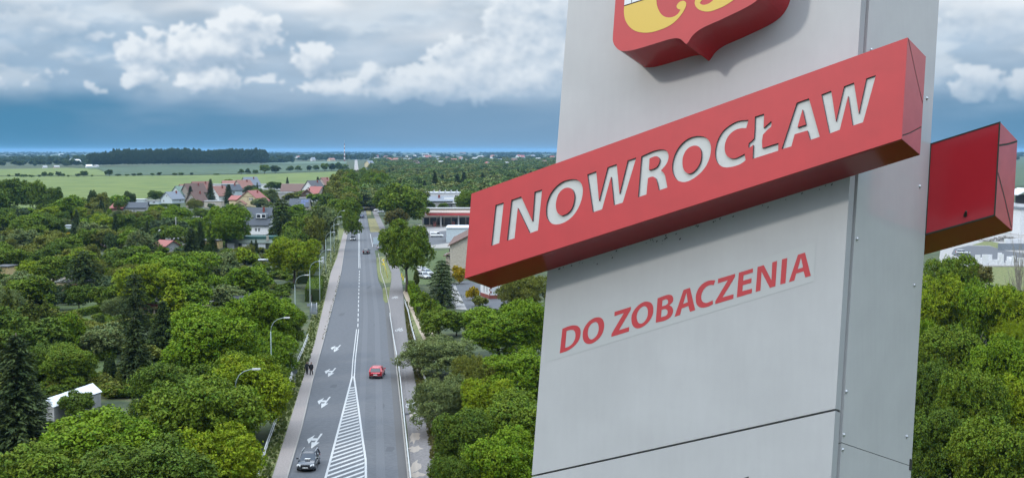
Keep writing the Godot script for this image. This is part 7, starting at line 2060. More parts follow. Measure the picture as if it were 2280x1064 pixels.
	single.append_array([
		["broad", "deep", -235.5, -588.2, 14.7, 17.6, "dark tree at the left edge reaching up before the green field"],
		["broad", "mid", -227.8, -596.6, 12.4, 15.8, "green tree right of the dark tree at the left edge, before the field"],
		["broad", "deep", -212, -580.1, 8.3, 13.7, "deep green tree right of the pointed conifer before the field"],
		["broad", "lime", -189.6, -535.6, 12.6, 10.7, "bright green broad tree before the field's lower edge"],
		["broad", "olive", -187.4, -572.1, 8.2, 11, "brown-green tree standing against the green field"],
		["broad", "dark", -190.9, -572.1, 4.5, 11.9, "narrow dark tree left of the brown-green tree against the field"],
		["broad", "dark", -190.2, -623.2, 6.7, 9.4, "dark round tree against the field left of the pale greenhouse"],
		["broad", "deep", -188.7, -605.2, 7.8, 6.5, "low deep green tree left of the dark round one by the greenhouse"],
		["broad", "deep", -211.4, -509.5, 16.4, 16.4, "deep green tree at the far left edge of the gardens"],
		["broad", "deep", -211.6, -744.9, 10.6, 6.4, "tree group behind the pale greenhouse"],
		["broad", "mid", -219.5, -968.2, 10.4, 7.9, "round dark tree behind the white house row"],
		["broad", "deep", -177.1, -935.8, 13.4, 7, "low trees behind the yellow house against the field"],
		["broad", "deep", -48.5, -138.6, 3.7, 3.2, "small tree standing before the shining metal shed roof"],
		["broad_near", "mid", -55.7, -155.7, 7.2, 5.7, "mid-green garden tree behind the shining metal shed"],
		["broad_near", "deep", -59.9, -158.7, 6.2, 5.8, "deep green tree right of the tall spruce at the left edge"],
		# right of the road
		["street", "mid", -22.4, -265.9, 11, 14.5, "big street tree over the cycle path at the junction"],
		["street", "mid", -32.4, -342.4, 7.6, 9.1, "dense lower crown left of the big street tree at the junction"],
		["broad", "mid", -41.7, -485.8, 17.4, 17, "tall olive green tree above the red price totem"],
		["broad", "mid", -57.7, -580.1, 11.6, 12.4, "green tree by the pale blue billboard"],
		["broad", "mid", -46.7, -588.2, 11.3, 9.3, "green tree before the grey works building's left end"],
		["broad", "amber", -43.5, -474.8, 9.2, 7.8, "brownish green tree around the red price totem's post"],
		["broad", "deep", -41.2, -632.6, 5.4, 4.1, "small deep green tree before the works building's windows"],
		["broad", "mid", -34.3, -623.2, 5.8, 4, "small tree at the right of the works building's windows"],
		["broad_near", "mid", -20.6, -588.2, 10.5, 11.6, "round green tree right of the works building"],
		["spruce", "spruce", -49.3, -801.8, 7.4, 17.4, "dark spruce left in the conifer group above the works building"],
		["spruce", "spruce", -44.4, -801.8, 7.4, 15.4, "second dark spruce in the conifer group above the works building"],
		["spruce", "spruce", -37.8, -868.2, 9.3, 14.6, "tall dark spruce in the conifer group above the works building"],
		["spruce", "spruce", -33.2, -868.2, 9.3, 16.1, "tallest dark spruce at the right of the conifer group above the works building"],
		["spruce", "dark", -99.8, -991, 4.6, 11.3, "slim dark spruce beside the avenue's right-hand trees"],
		["spruce", "dark", -117.6, -1257.8, 8.1, 7.2, "dark conifer in the woods right of the avenue"],
		["pine", "spruce", -13.4, -239.8, 7.4, 9.7, "dark bushy pine beside the driveway"],
		["thuja", "thuja", -21.2, -277.4, 1.3, 4.1, "slim thuja beside the big street tree's trunk"],
		["bush", "gold", -11.9, -282.1, 3.4, 3.9, "golden yellow bush at the beige house's corner"],
		["bush", "gold", -7.9, -251.4, 2.3, 2.7, "golden yellow bush beside the white house with red plinth"],
		["bush", "olive", -6.2, -241.2, 2.9, 1.9, "olive green bush at the foot of the white house with red plinth"],
		["willow", "olive", 2.1, -229.2, 9.8, 7.8, "loose grey-olive tree before the white house's right side"],
		["willow", "grey", -9.8, -165, 10.5, 5.3, "wide grey-green willow leaning over the cycle path"],
		["willow", "grey", -7.4, -131.9, 7.1, 6.1, "grey-green willow bush below the leaning willow"],
		["willow", "olive", -4, -139.8, 6, 7.1, "olive green willow behind the lower willow bush"],
		["broad_near", "lime", -1.9, -177.5, 10.8, 7.4, "bright green maple under the red sign box"],
		["broad_near", "lime", 2.9, -179.4, 8.3, 9.1, "bright green maple close to the sign pylon"],
		["broad_near", "lime", 1, -141, 8.6, 7.7, "bright green maple at the pylon's left edge, lower one"],
		["broad_near", "fresh", -2.5, -127.8, 5.9, 7, "yellow-green tree amid the willows left of the pylon"],
		["broad_near", "mid", 0.4, -114.3, 8.2, 7.6, "mid-green tree left of the pylon's lower edge"],
		["broad_near", "deep", -4, -110.4, 5.9, 7.3, "deep green tree beside the right-hand railing"],
		["broad_near", "lime", -1.1, -97.8, 6.6, 7.9, "bright green tree at the bottom edge left of the pylon"],
		["broad_near", "deep", -4.2, -96.6, 4.1, 6.4, "deep green tree at the bottom edge by the railing's near end"],
		["broad", "mid", -11.8, -200.3, 6, 4.8, "round green bushy tree beside the sandy track"],
		["broad", "deep", -9, -202.3, 4.8, 4.1, "deep green bushy tree behind the leaning willow"],
		["bush", "lime", -19.3, -251.4, 2.3, 3.1, "bright green hedge bush at the driveway's lawn"],
		["bush", "mid", -16.9, -235.7, 3, 3.6, "mid-green hedge bush next to the dark bushy pine"],
		["bush", "lime", -18.2, -235.7, 2.5, 3, "bright green bush where the sandy track begins"],
		["bush", "mid", -14.6, -220, 3.5, 3.7, "mid-green bush between sandy track and driveway"],
		["bush", "deep", -4.4, -221.8, 4.8, 2.2, "low deep green bush below the driveway's bend"],
		["bush", "dark", -0.8, -219.5, 3.9, 3.2, "dark bush below the white house with red plinth"],
		# right of the pylon
		["broad_near", "mid", 73.3, -208.9, 8.6, 13, "green tree just right of the pylon below the rear red box"],
		["broad_near", "fresh", 61.4, -179.4, 7.7, 12.7, "yellow-green tree close to the pylon's right edge"],
		["broad_near", "lime", 65.8, -173.8, 8.7, 12.4, "bright green tree below the white block walls"],
		["broad_near", "fresh", 68.7, -168.4, 8.1, 12, "yellow-green tree at the right edge below the block walls"],
		["broad_near", "mid", 51.1, -143.4, 7.7, 10.4, "mid-green tree right of the pylon, second row"],
		["broad_near", "lime", 54, -136.3, 6.8, 10.1, "bright green tree at the right edge, second row"],
		["broad_near", "deep", 42.7, -126.8, 5.4, 9.3, "deep green tree at the pylon's lower right edge"],
		["broad_near", "mid", 42.5, -114.3, 6.9, 10.3, "mid-green tree in the lower right thicket"],
		["broad_near", "fresh", 48, -116, 6.6, 9.4, "yellow-green tree at the lower right edge"],
		["broad_near", "deep", 36.1, -104.1, 5.6, 8.8, "deep green tree at the bottom edge right of the pylon"],
		["broad_near", "mid", 37.7, -95.5, 6.5, 9.9, "mid-green tree at the bottom right corner"],
		["broad", "lime", 70.2, -191.9, 4.1, 10.1, "slender bright green tree between the crowns below the block walls"],
		["willow", "fresh", 62.4, -155.7, 3.9, 8.8, "light feathery tree at the right edge between two rows of crowns"],
		["broad", "lime", 49, -147.3, 3.7, 10.7, "bright green tree half hidden behind the pylon's right edge"],
		["broad_near", "fresh", 38.4, -101.5, 4, 7.1, "yellow-green tree at the bottom edge, right thicket's middle"],
		["twig", "twig", 54.3, -147.3, 4.2, 8.3, "bare pale twigged shrub in the middle of the right thicket"],
		["twig", "twig", 57.2, -147.3, 3.2, 5.9, "bare twiggy shrub right of the pale twigged one"],
		["twig", "twig", 45.5, -133, 1.9, 4.9, "bare twigs rising beside the pylon's lower right edge"],
		["twig", "twig", 42, -111.2, 3.6, 6.1, "bare grey twigs near the bottom right"],
		["twig", "twig", 98.7, -242.6, 5.2, 14, "tall bare dead tree before the block walls"],
		["twig", "twig", 94.5, -235.7, 4.2, 7.7, "lower bare shrub left of the tall dead tree"],
		["twig", "twig", 78.6, -235.7, 2.5, 9.4, "bare-stemmed shrub between pylon and the rear box's corner"],
		["broad", "amber", 99.3, -265.9, 6.6, 5.8, "thin brownish tree right before the block walls"],
		["bush", "dark", 99, -257.6, 2.2, 2.4, "dark low pine bush below the block walls"],
		["bush", "olive", 100.2, -251.4, 5.4, 2.5, "olive bush in the grass below the block walls"],
	])
	for q in single:
		plant(q[0], q[1], q[6], Vector2(q[2], q[3]), q[4], q[5])
	# the avenue: both sides of the road farther on
	var n := 0
	for q in [[-53.7, -420, 6, 10.1, "mid"], [-63.3, -485.8, 9, 11.8, "mid"], [-73.7, -556.9, 11.9, 11.6, "olive"], [-75.9, -588.2, 10.1, 13.2, "mid"], [-83.8, -623.2, 14.7, 14.7, "olive"], [-88.5, -684.2, 12.7, 15.1, "mid"], [-98.2, -719.4, 15.4, 15.9, "olive"], [-100.4, -772.3, 12.7, 16.5, "mid"], [-113.6, -850.6, 13.4, 16.4, "olive"], [-119, -925.5, 11.2, 15.8, "mid"], [-136.6, -1040.1, 13.4, 14.8, "deep"], [-128.4, -946.4, 14.9, 13.5, "deep"],
			[-71.4, -509.5, 11.6, 10.9, "mid"], [-85.2, -588.2, 11.8, 10.1, "deep"], [-93.5, -662.6, 13.3, 12.3, "olive"]]:
		n += 1
		plant("broad", q[4], "%s of the avenue trees left of the road, counted from the near end" % ["first", "second", "third", "fourth", "fifth", "sixth", "seventh", "eighth", "ninth", "tenth", "eleventh", "twelfth", "thirteenth", "fourteenth", "fifteenth"][n - 1], Vector2(q[0], q[1]), q[2], q[3], "avenue trees left of the road")
	n = 0
	for q in [[-87.3, -744.9, 8, 14.9, "mid"], [-80.9, -744.9, 12.2, 14.9, "mid"], [-86.9, -833.7, 13.1, 15.5, "lime"], [-97.4, -868.2, 12.4, 15.5, "mid"], [-100.7, -946.4, 13.5, 15.5, "olive"], [-110.8, -946.4, 8.8, 14.8, "deep"], [-125.8, -1094.2, 11.7, 14, "mid"], [-127.7, -1154.3, 13.2, 14, "olive"], [-144.7, -1221.3, 7.9, 13.1, "mid"], [-70.6, -662.6, 7.1, 9.9, "deep"]]:
		n += 1
		plant("broad", q[4], "%s of the avenue trees right of the road, counted from the near end" % ["first", "second", "third", "fourth", "fifth", "sixth", "seventh", "eighth", "ninth", "tenth"][n - 1], Vector2(q[0], q[1]), q[2], q[3], "avenue trees right of the road")
	hedges()
	gardens()
	undergrowth()
	var foot := []
	for k in 130:   # unseen trees added to cut the light bounced up onto the red boxes
		var p := Vector2(rng.randf_range(-45.0, 60.0), rng.randf_range(-82.0, 6.0))
		if p.distance_to(Vector2(sign_base.x, sign_base.z)) > 4.5 and absf(p.x) + absf(p.y) > 8.0 and p.x < 40.0 - p.y * 0.6:
			foot.append([p.x, p.y, rng.randf_range(6.0, 9.0), rng.randf_range(5.0, 8.5)])
	scatter("thicket", "unseen thicket added round the foot of the sign to darken its underside", "broad", "deep", foot)
	woods()
	grass_tufts()


func leafy_box(label: String, a: Vector2, b: Vector2, h: float, w: float, tint_name: String) -> void:   # a clipped hedge
	var t := thing("hedge", label, "hedge", Vector3(a.x, 0, a.y))
	var d := Vector3(b.x - a.x, 0, b.y - a.y)
	var side := d.cross(Vector3.UP).normalized() * w * 0.5
	var core := Shape.new()
	core.ink = Color(0.5, 0.5, 0.5)
	core.beam(Vector3(0, h * 0.45, 0), d + Vector3(0, h * 0.45, 0), w * 0.8, h * 0.86)
	part("branches", core.mesh(), leaf_m.dark, t)
	var l := Leaves.new()
	l.r.seed = int(absf(a.x * 7 + a.y))
	var count := int(d.length() * (w + 2 * h) * 60.0)
	for i in count:
		var f := l.r.randf()
		var s := l.r.randf() * (w + 2.0 * h)
		var out := Vector3.UP
		var p := d * f
		if s < w:
			p += side * (s / w * 2.0 - 1.0) + Vector3.UP * h
		else:
			var k := 1.0 if s < w + h else -1.0
			out = side.normalized() * k
			p += side * k + Vector3.UP * (fmod(s - w, h))
		var q := l.tint(0.65, 1.3, 0.15)
		q.a = 1.0
		l.leaf(p + l.ball_dir() * 0.06, (out + l.ball_dir() * 0.7).normalized(), l.ball_dir(), 0.26, 0.16, q)
	part("foliage", l.mesh(), leaf_m[tint_name], t)

func hedges() -> void:
	leafy_box("clipped hedge along the upper garden lawn on the left", Vector2(-80.04, -219.45), Vector2(-76.61, -233.69), 1.3, 1.1, "mid")
	leafy_box("clipped hedge between garden path and wine-red arbour", Vector2(-69.54, -203.78), Vector2(-64.4, -218.87), 1.2, 1.1, "olive")
	leafy_box("tall clipped hedge beside the left verge near the lamps", Vector2(-47.39, -282.12), Vector2(-51, -318.86), 3.0, 2.6, "olive")
	leafy_box("clipped hedge behind the board fence by the road sign", Vector2(-39.62, -248.38), Vector2(-42.99, -274.66), 2.6, 3.0, "deep")
	leafy_box("garden hedge in front of the pale blue house", Vector2(-193.71, -662.58), Vector2(-179.96, -678.66), 1.4, 2.0, "deep")
	leafy_box("green hedge along the driveway right of the sandy track", Vector2(-22.48, -274.66), Vector2(-16.81, -229.17), 1.5, 1.6, "lime")
	leafy_box("dark hedge left of the car park", Vector2(-117.66, -409.67), Vector2(-135.97, -509.5), 1.7, 1.6, "dark")

func clear_of_things(p: Vector2, h: float) -> bool:   # off the roads, the lawns and the houses, and not before a house front
	for q in KEEP:
		var far: float = -q[3]
		var b := p.x / -p.y
		var m := h * 0.42 / -p.y
		if -p.y < far + 3.0 and b + m > q[0] and b - m < q[1]:
			var top := (30.0 - h) / -p.y        # dip of the crown's top
			if top < q[2]:
				return false
	for q in planted:
		if absf(p.x - q[0]) < q[2] * 0.75 + 1.2 and absf(p.y - q[1]) < q[2] * 0.9 + 1.5:
			return false
	return true

# sight lines that stay open: bearing from and to, dip of the lowest thing seen there, and how far away it stands
const KEEP := [[-0.3732, -0.3243, 0.2061, -137],
	[-0.2979, -0.2743, 0.1304, -222],
	[-0.2221, -0.2014, 0.1268, -229],
	[-0.365, -0.3336, 0.1107, -262],
	[-0.3321, -0.3089, 0.0768, -373],
	[-0.2875, -0.2643, 0.0825, -35],
	[-0.2857, -0.2554, 0.075, -387],
	[-0.2286, -0.1907, 0.0789, -37],
	[-0.4071, -0.3964, 0.0968, -298],
	[-0.3561, -0.3479, 0.0611, -467],
	[-0.4007, -0.3914, 0.0561, -51],
	[-0.3171, -0.2921, 0.0475, -597],
	[-0.2807, -0.2579, 0.0425, -663],
	[-0.2593, -0.2421, 0.0454, -623],
	[-0.2421, -0.2336, 0.0589, -475],
	[-0.25, -0.23, 0.0782, -373],
	[-0.2446, -0.2393, 0.0546, -536],
	[-0.2386, -0.2143, 0.0396, -701],
	[-0.2243, -0.1929, 0.0446, -623],
	[-0.2096, -0.1907, 0.0675, -422],
	[-0.1943, -0.1529, 0.0411, -684],
	[-0.1786, -0.16, 0.0482, -58],
	[-0.205, -0.1907, 0.0882, -323],
	[-0.1936, -0.185, 0.0939, -309],
	[-0.2464, -0.2375, 0.1246, -236],
	[-0.3643, -0.2893, 0.1354, -216],
	[-0.3014, -0.2857, 0.0418, -673],
	[-0.1786, -0.1143, 0.1304, -147],
	[-0.1607, -0.1321, 0.0804, -275],
	[-0.3375, -0.3136, 0.1661, -175],
	[-0.2179, -0.1964, 0.1175, -245],
	[-0.0714, -0.0443, 0.0464, -684],
	[-0.0804, -0.0286, 0.075, -382],
	[-0.1161, -0.0929, 0.0732, -373],
	[-0.2643, -0.2571, 0.0304, -886],
	[-0.1321, -0.1107, 0.0304, -802]]

func gardens() -> void:
	# the allotments left of the road: rows of fruit trees, bushes and a few conifers, thinner with distance as the view shows them
	var marks := [[Vector2(-51.71, -145.99), "shining metal shed"], [Vector2(-66.16, -229.17), "wine-red arbour"], [Vector2(-50.84, -237.71), "black arbour"], [Vector2(-94.09, -269.32), "long grey-roofed shed"], [Vector2(-124.47, -388.7), "dark brown shed"], [Vector2(-102.01, -369.77), "red-roofed hut"], [Vector2(-81.9, -407.67), "tall white house"], [Vector2(-122.47, -302.64), "yellow-walled shed"], [Vector2(-166.59, -472.14), "small white-roofed shed"],
		[Vector2(-189.1, -605.2), "little red-roofed shed"], [Vector2(-140.18, -678.66), "yellow house"], [Vector2(-167.79, -667.86), "grey-brown house"], [Vector2(-103.61, -614.06), "solar-panelled bungalow"], [Vector2(-194.58, -719.39), "pale blue house"], [Vector2(-206.25, -518.97), "far left shed"], [Vector2(-59.25, -311.7), "small cream roof"], [Vector2(-91.66, -267.59), "big allotment pine"], [Vector2(-47.82, -274.66), "round yellow-green tree"]]
	var used := {}
	var z := -172.0
	var row := 0
	while z > -860.0:
		var x_left := z * 0.43
		var x_right: float = z * remap(clampf(z, -420.0, -170.0), -420.0, -170.0, 0.152, 0.200)
		var x := x_left + rng.randf() * 6.0
		while x < x_right:
			var p := Vector2(x + rng.randf_range(-2.5, 2.5), z + rng.randf_range(-5.0, 5.0))
			var kind := rng.randf()
			var sp := "broad"
			var w := rng.randf_range(6.0, 10.5)
			var h := w * rng.randf_range(0.62, 0.86)
			if kind > 0.94:
				sp = "spruce"
				w = rng.randf_range(3.0, 4.6)
				h = rng.randf_range(6.0, 10.0)
			elif kind > 0.88:
				sp = "willow"
				w = rng.randf_range(5.0, 8.0)
				h = w * 0.72
			elif kind > 0.72:
				sp = "bush"
				w = rng.randf_range(3.0, 5.0)
				h = w * rng.randf_range(0.55, 0.8)
			elif p.y < -560.0:
				sp = "broad_far" if rng.randf() < 0.4 else "broad"
			# the field begins beyond this line
			var field_edge: float = lerpf(-560.0, -700.0, clampf((p.x / -p.y + 0.42) / 0.22, 0.0, 1.0))
			x += w * 0.5 + rng.randf_range(2.8, 4.8)
			if p.y < field_edge and p.x / -p.y < -0.21:
				continue
			if p.y < -560.0 and p.x / -p.y > -0.29 and rng.randf() < 0.72:
				continue
			var ok := clear_of_things(p, h)
			if not ok and h > 3.2:
				h *= 0.5
				w *= 0.55
				sp = "bush"
				ok = clear_of_things(p, h)
			if not ok:
				continue
			var tint_name: String = ["mid", "mid", "deep", "lime", "olive", "fresh", "grey", "deep", "lime", "mid", "blue"][rng.randi() % 11]
			if sp == "spruce":
				tint_name = ["spruce", "dark", "blue"][rng.randi() % 3]
			elif sp == "willow":
				tint_name = ["grey", "olive"][rng.randi() % 2]
			var best: Array = marks[0]
			for m in marks:
				if p.distance_to(m[0]) < p.distance_to(best[0]):
					best = m
			var off: Vector2 = p - best[0]
			var where := "left of"
			if absf(off.y) > absf(off.x) * 2.5:
				where = "behind" if off.y < 0 else "in front of"
			elif off.x > 0:
				where = "right of"
			var what: String = {"broad": "leafy tree", "broad_far": "leafy tree", "willow": "feathery tree", "spruce": "spruce", "bush": "bush"}[sp]
			var size_word := "large " if w > 9.0 else ("small " if w < 6.5 and sp != "bush" and sp != "spruce" else "")
			var label := "%s%s %s %s the %s" % [size_word, TINT_WORD[tint_name], what, where, best[1]]
			var made := plant(sp, tint_name, label, p, w, h, "garden trees and bushes left of the road")
			if not used.has(label):
				used[label] = []
			used[label].append([made, "%s%s %ss %s the %s" % [size_word, TINT_WORD[tint_name], what.replace("bush", "bushe"), where, best[1]]])
		row += 1
		z -= 8.0 + 0.021 * -z
	for label in used:   # several of a kind beside one landmark: told apart by which stands nearer
		var same: Array = used[label]
		for k in same.size():
			if same.size() > 1:
				same[k][0].set_meta("label", "%s of the %s" % ["nearest" if k == 0 else ordinal(k + 1) + " nearest", same[k][1]])
	# bushes along the field boundary
	var i := 0
	for q in [[-572.4, -1428.7, 3.6, 3.1], [-557.5, -1416.6, 5.6, 4.3], [-545.8, -1404.8, 8, 3.5], [-537.3, -1404.8, 6.5, 3], [-532.7, -1416.6, 4, 2.8], [-527.2, -1416.6, 6.6, 6.3], [-520.1, -1416.6, 6.1, 5.8], [-515.8, -1428.7, 6.1, 6.1], [-510.8, -1428.7, 4.6, 4.1], [-504.6, -1428.7, 3.1, 2.5], [-493.4, -1428.7, 6.1, 4.1], [-486.8, -1428.7, 8.2, 7.1], [-481.7, -1440.9, 3.6, 2.3], [-465.6, -1453.3, 9.9, 8.3], [-459.7, -1466, 7.3, 2.9], [-449.3, -1466, 5.8, 2.6], [-441.4, -1466, 5.2, 3.4], [-438.4, -1478.9, 6.3, 3.7], [-426.9, -1492, 4.3, 3.5], [-418.9, -1492, 5.3, 4.5], [-403.9, -1505.3, 7, 3.2], [-396.3, -1505.3, 7, 3.8], [-387.4, -1518.9, 4.3, 3.5], [-360.3, -1532.7, 8.8, 2.2], [-339, -1575.8, 7.9, 7], [-331.7, -1575.8, 7.3, 7.6], [-324.6, -1590.6, 6.8, 5.7], [-319.2, -1621.3, 13.9, 12.1], [-311.4, -1653.1, 15.4, 10.6], [-316.7, -1794, 10.3, 7.7], [-309.1, -1813.3, 10.4, 8.1], [-295.5, -1833, 7.9, 8.5], [-288.8, -1853.2, 9.3, 8.9], [-273.3, -1833, 11.8, 11.7], [-262.8, -1833, 11.8, 11.7], [-251.7, -1833, 11.8, 12.4], [-248.6, -1873.8, 9.4, 9.3]]:
		i += 1
		var t := plant("broad_far" if i % 3 else "broad", ["deep", "mid", "dark"][i % 3], "%s dark bush of the row between the two fields, counted from the left" % ordinal(i), Vector2(q[0], q[1]), q[2], q[3], "bushes between the two fields")

func ordinal(i: int) -> String:
	var ones := ["", "first", "second", "third", "fourth", "fifth", "sixth", "seventh", "eighth", "ninth", "tenth", "eleventh", "twelfth", "thirteenth", "fourteenth", "fifteenth", "sixteenth", "seventeenth", "eighteenth", "nineteenth"]
	if i < 20:
		return ones[i]
	if i % 10 == 0:
		return {20: "twentieth", 30: "thirtieth", 40: "fortieth"}[i]
	return ["", "", "twenty-", "thirty-", "forty-"][i / 10] + ones[i % 10]

func scatter(called: String, label: String, species: String, tint_name: String, spots: Array) -> void:   # a wood that reads as one mass: [x, z, width, height]
	for k in stock[species].size():
		var q: Array = stock[species][k]
		var mm := MultiMesh.new()
		mm.transform_format = MultiMesh.TRANSFORM_3D
		mm.use_colors = false
		mm.mesh = q[0]
		var mine := []
		for i in spots.size():
			if i % stock[species].size() == k:
				mine.append(spots[i])
		if mine.is_empty():
			continue
		mm.instance_count = mine.size()
		for i in mine.size():
			var s: Array = mine[i]
			var b := Basis(Vector3.UP, rng.randf() * TAU).scaled(Vector3(s[2] / q[2], s[3] / q[3], s[2] / q[2]))
			mm.set_instance_transform(i, Transform3D(b, Vector3(s[0], 0, s[1])))
		var o := MultiMeshInstance3D.new()
		o.name = numbered(called)
		o.multimesh = mm
		o.material_override = leaf_m[tint_name]
		add_child(o)
		o.set_meta("kind", "stuff")
		o.set_meta("label", label)
		o.set_meta("category", "woods")

func undergrowth() -> void:   # low weeds, currant rows and saplings that fill the gardens between the trees
	for k in 3:
		var spots := []
		for i in 900:
			var z := -150.0 * pow(5.2, rng.randf())
			var edge: float = remap(clampf(z, -420.0, -170.0), -420.0, -170.0, 0.150, 0.195)
			var b := -rng.randf_range(edge, 0.43)
			if z < -560.0 and b < -0.21:
				continue
			var ok := true
			for q in LAWNS:
				if Vector2(b * -z, z).distance_to(Vector2(q[0], q[1])) < q[2]:
					ok = false
			if ok:
				var w := rng.randf_range(1.4, 3.4)
				spots.append([b * -z, z, w, w * rng.randf_range(0.35, 0.6)])
		scatter("undergrowth", ["mid-green", "olive", "deep green"][k] + " low growth covering the garden ground", "bush", ["mid", "olive", "deep"][k], spots)

const LAWNS := [[-84.3, -235.7, 4], [-83.2, -241.2, 4], [-82.5, -248.4, 4], [-64.2, -200.3, 5], [-63.4, -207.4, 5], [-57.3, -173.8, 5], [-56, -167.7, 4], [-54.2, -260.1, 5], [-76.8, -227.3, 4], [-72.9, -230.4, 4], [-66.5, -225.4, 4], [-51.7, -146, 6], [-118, -430.8, 10], [-117.1, -442.2, 10], [-125.3, -466.9, 14], [-117.3, -420, 8], [-67.1, -232.4, 4]]

func woods() -> void:
	# the dark wood beyond the fields on the left: tall, close, all of one height
	var spots := []
	for row in 4:
		for i in 150:
			var f := (i + rng.randf()) / 150.0
			var a := Vector2(-788.61, -2342.77).lerp(Vector2(-512.65, -2595.3), f)
			spots.append([a.x, a.y - row * 9.0 - rng.randf_range(0, 5), rng.randf_range(9, 17), rng.randf_range(19, 34) * (0.82 if f < 0.12 else 1.0)])
	scatter("far_woods", "dark tall wood across the far side of the fields", "broad", "wood", spots)
	# looser trees at both ends of the wood and farms on the left
	spots = []
	for i in 220:
		var y := rng.randf_range(0, 1)
		var a := Vector2(-975.38, -2279.4).lerp(Vector2(-749.85, -2248.98), rng.randf()).lerp(Vector2(-2320.01, -6027.59) * 1.0, y * 0.55)
		spots.append([a.x, a.y, rng.randf_range(9, 16), rng.randf_range(7, 14)])
	for i in 60:
		var a := Vector2(-1008.94, -2720.98).lerp(Vector2(-911.93, -2720.98), rng.randf())
		spots.append([a.x, a.y - rng.randf() * 300, rng.randf_range(10, 16), rng.randf_range(14, 22)])
	for i in 40:
		var a := Vector2(-548.13, -2720.98).lerp(Vector2(-518.52, -2908.78), rng.randf())
		spots.append([a.x, a.y - rng.randf() * 100, rng.randf_range(9, 14), rng.randf_range(10, 20)])
	for i in 110:
		var a := Vector2(-653.79, -3668.14).lerp(Vector2(-462.88, -3668.14), rng.randf())
		spots.append([a.x, a.y - rng.randf_range(0, 700), rng.randf_range(10, 18), rng.randf_range(9, 20)])
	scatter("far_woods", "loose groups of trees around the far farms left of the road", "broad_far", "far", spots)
	# the wide woods and gardens right of the road
	for pass_ in 3:
		spots = []
		for i in 1050:
			var t := rng.randf()
			var depth: float = 620.0 * pow(3600.0 / 620.0, t)
			var b := rng.randf_range(-0.122, 0.10)
			if b < -0.112 and depth > 1500.0:
				continue
			var p := Vector2(b * depth, -depth)
			if depth > 1500.0 and drift.get_noise_2d(b * 42.0 + 5.0, log(depth) * 11.0) > 0.16:
				continue
			if depth < 1000.0 and not clear_of_things(p, 7.0):
				continue
			var w := rng.randf_range(8.0, 15.0) * (1.0 if depth < 1500.0 else 1.35)
			spots.append([p.x, p.y, w, minf(w * rng.randf_range(0.6, 0.85), 12.0)])
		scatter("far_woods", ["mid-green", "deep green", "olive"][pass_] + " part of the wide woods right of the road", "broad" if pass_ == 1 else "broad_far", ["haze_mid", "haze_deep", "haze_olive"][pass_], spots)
	spots = []
	for i in 150:
		var depth := 650.0 * pow(3.4, rng.randf())
		var b := rng.randf_range(-0.115, 0.02)
		var p := Vector2(b * depth, -depth)
		if depth < 1000.0 and not clear_of_things(p, 9.0):
			continue
		spots.append([p.x, p.y, rng.randf_range(4, 6), rng.randf_range(8, 13)])
	scatter("far_woods", "dark conifers sprinkled through the woods right of the road", "spruce", "spruce", spots)
	# belts out to the horizon
	spots = []
	for i in 2300:
		var depth := 3600.0 * pow(3.9, rng.randf())
		var b := rng.randf_range(-0.45, 0.45)
		if absf(b + 0.1235) < 0.004 and depth < 7000.0:
			continue
		if drift.get_noise_2d(b * 34.0, log(depth) * 9.0) > 0.06:
			continue
		var w := rng.randf_range(12, 30)
		spots.append([b * depth, -depth, w, rng.randf_range(7, 13)])
	for belt in 26:
		var depth := rng.randf_range(3800.0, 13500.0)
		var b0 := rng.randf_range(-0.46, 0.4)
		var len_ := rng.randf_range(0.03, 0.12)
		for i in 60:
			var b := b0 + len_ * i / 60.0
			spots.append([b * depth, -depth - rng.randf_range(0, 60), rng.randf_range(14, 26), rng.randf_range(10, 20)])
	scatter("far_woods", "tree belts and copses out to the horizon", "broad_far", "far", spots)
	# the wooded plain right of the pylon, far off
	spots = []
	for i in 90:
		var a := Vector2(2980.08, -7672.05).lerp(Vector2(3849.49, -8439.47), rng.randf())
		spots.append([a.x, a.y - rng.randf() * 600, rng.randf_range(14, 22), rng.randf_range(12, 20)])
	scatter("far_woods", "line of trees beyond the field right of the pylon", "broad_far", "deep", spots)

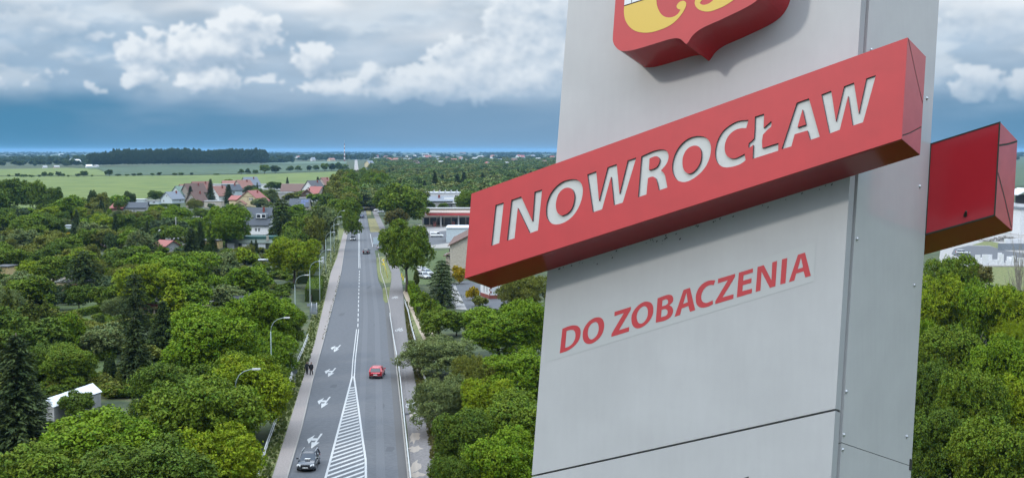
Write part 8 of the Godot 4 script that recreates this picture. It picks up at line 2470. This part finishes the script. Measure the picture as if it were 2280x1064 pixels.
func grass_tufts() -> void:   # long grass and weeds on the verges, thinning with distance
	var l := Leaves.new()
	l.r.seed = 77
	for i in 14:
		var d := l.ball_dir()
		d.y = absf(d.y) + 0.8
		var q := l.tint(0.7, 1.3, 0.25)
		q.a = 1.0
		l.leaf(d * 0.12, d.cross(Vector3(0.3, 0, 0.9)).normalized(), d.normalized(), 0.34, 0.07, q)
	var m := l.mesh()
	for q in [["verge_grass", "long grass on the left verge", [-21.27, -91.17, -19.27, -91.17, -23.93, -113.69, -22.19, -113.69, -25.89, -135.15, -24.52, -135.15, -27.59, -152.78, -26.45, -152.78, -30.99, -180.61, -29.23, -180.61, -35.15, -217.15, -33.71, -217.15, -40.35, -257.63, -38.61, -257.63, -45.16, -294.09, -43.13, -294.09, -52.63, -355.58, -49.83, -355.58, -59.4, -419.97, -57.59, -419.97], "turf", 2600], ["verge_grass", "rough grass and weeds beside the cycle path", [-5.05, -91.17, -3.32, -91.17, -7.34, -113.69, -5.78, -113.69, -9.33, -135.15, -7.96, -135.15, -12.76, -163.74, -11.23, -163.74, -15.48, -187.59, -14.19, -187.59, -19.5, -227.91, -18.68, -227.91, -21.29, -246.9, -20.76, -246.9], "amber", 2000], ["verge_grass", "grass on the lawn beside the sandy track", [-13.99, -200.33, -10.82, -200.33, -17.48, -226.04, -15.04, -226.04, -20.78, -253.69, -19.14, -253.69], "turf", 1100], ["weeds", "weeds in the joint between pavement and carriageway", [-30.05, -196.51, -29.65, -196.51, -34.39, -235.68, -33.99, -235.68, -38.68, -274.66, -38.28, -274.66, -42.48, -308.24, -42.08, -308.24], "amber", 130]]:
		var p := pairs(q[2])
		var mm := MultiMesh.new()
		mm.transform_format = MultiMesh.TRANSFORM_3D
		mm.mesh = m
		mm.instance_count = q[4]
		for i in q[4]:
			var k := rng.randi() % (p.size() / 2 - 1)
			var f := rng.randf()
			var a := p[k * 2].lerp(p[k * 2 + 2], f)
			var b := p[k * 2 + 1].lerp(p[k * 2 + 3], f)
			var at := a.lerp(b, rng.randf())
			var s := rng.randf_range(0.4, 1.0) * (0.55 if q[0] == "weeds" else 1.0)
			mm.set_instance_transform(i, Transform3D(Basis(Vector3.UP, rng.randf() * TAU).scaled(Vector3(s, s * rng.randf_range(0.7, 1.2), s)), Vector3(at.x, 0.06 if q[0] == "verge_grass" else 0.1, at.y)))
		var o := MultiMeshInstance3D.new()
		o.name = numbered(q[0])
		o.multimesh = mm
		o.material_override = leaf_m[q[3]]
		add_child(o)
		o.set_meta("kind", "stuff")
		o.set_meta("label", q[1])
		o.set_meta("category", "grass")
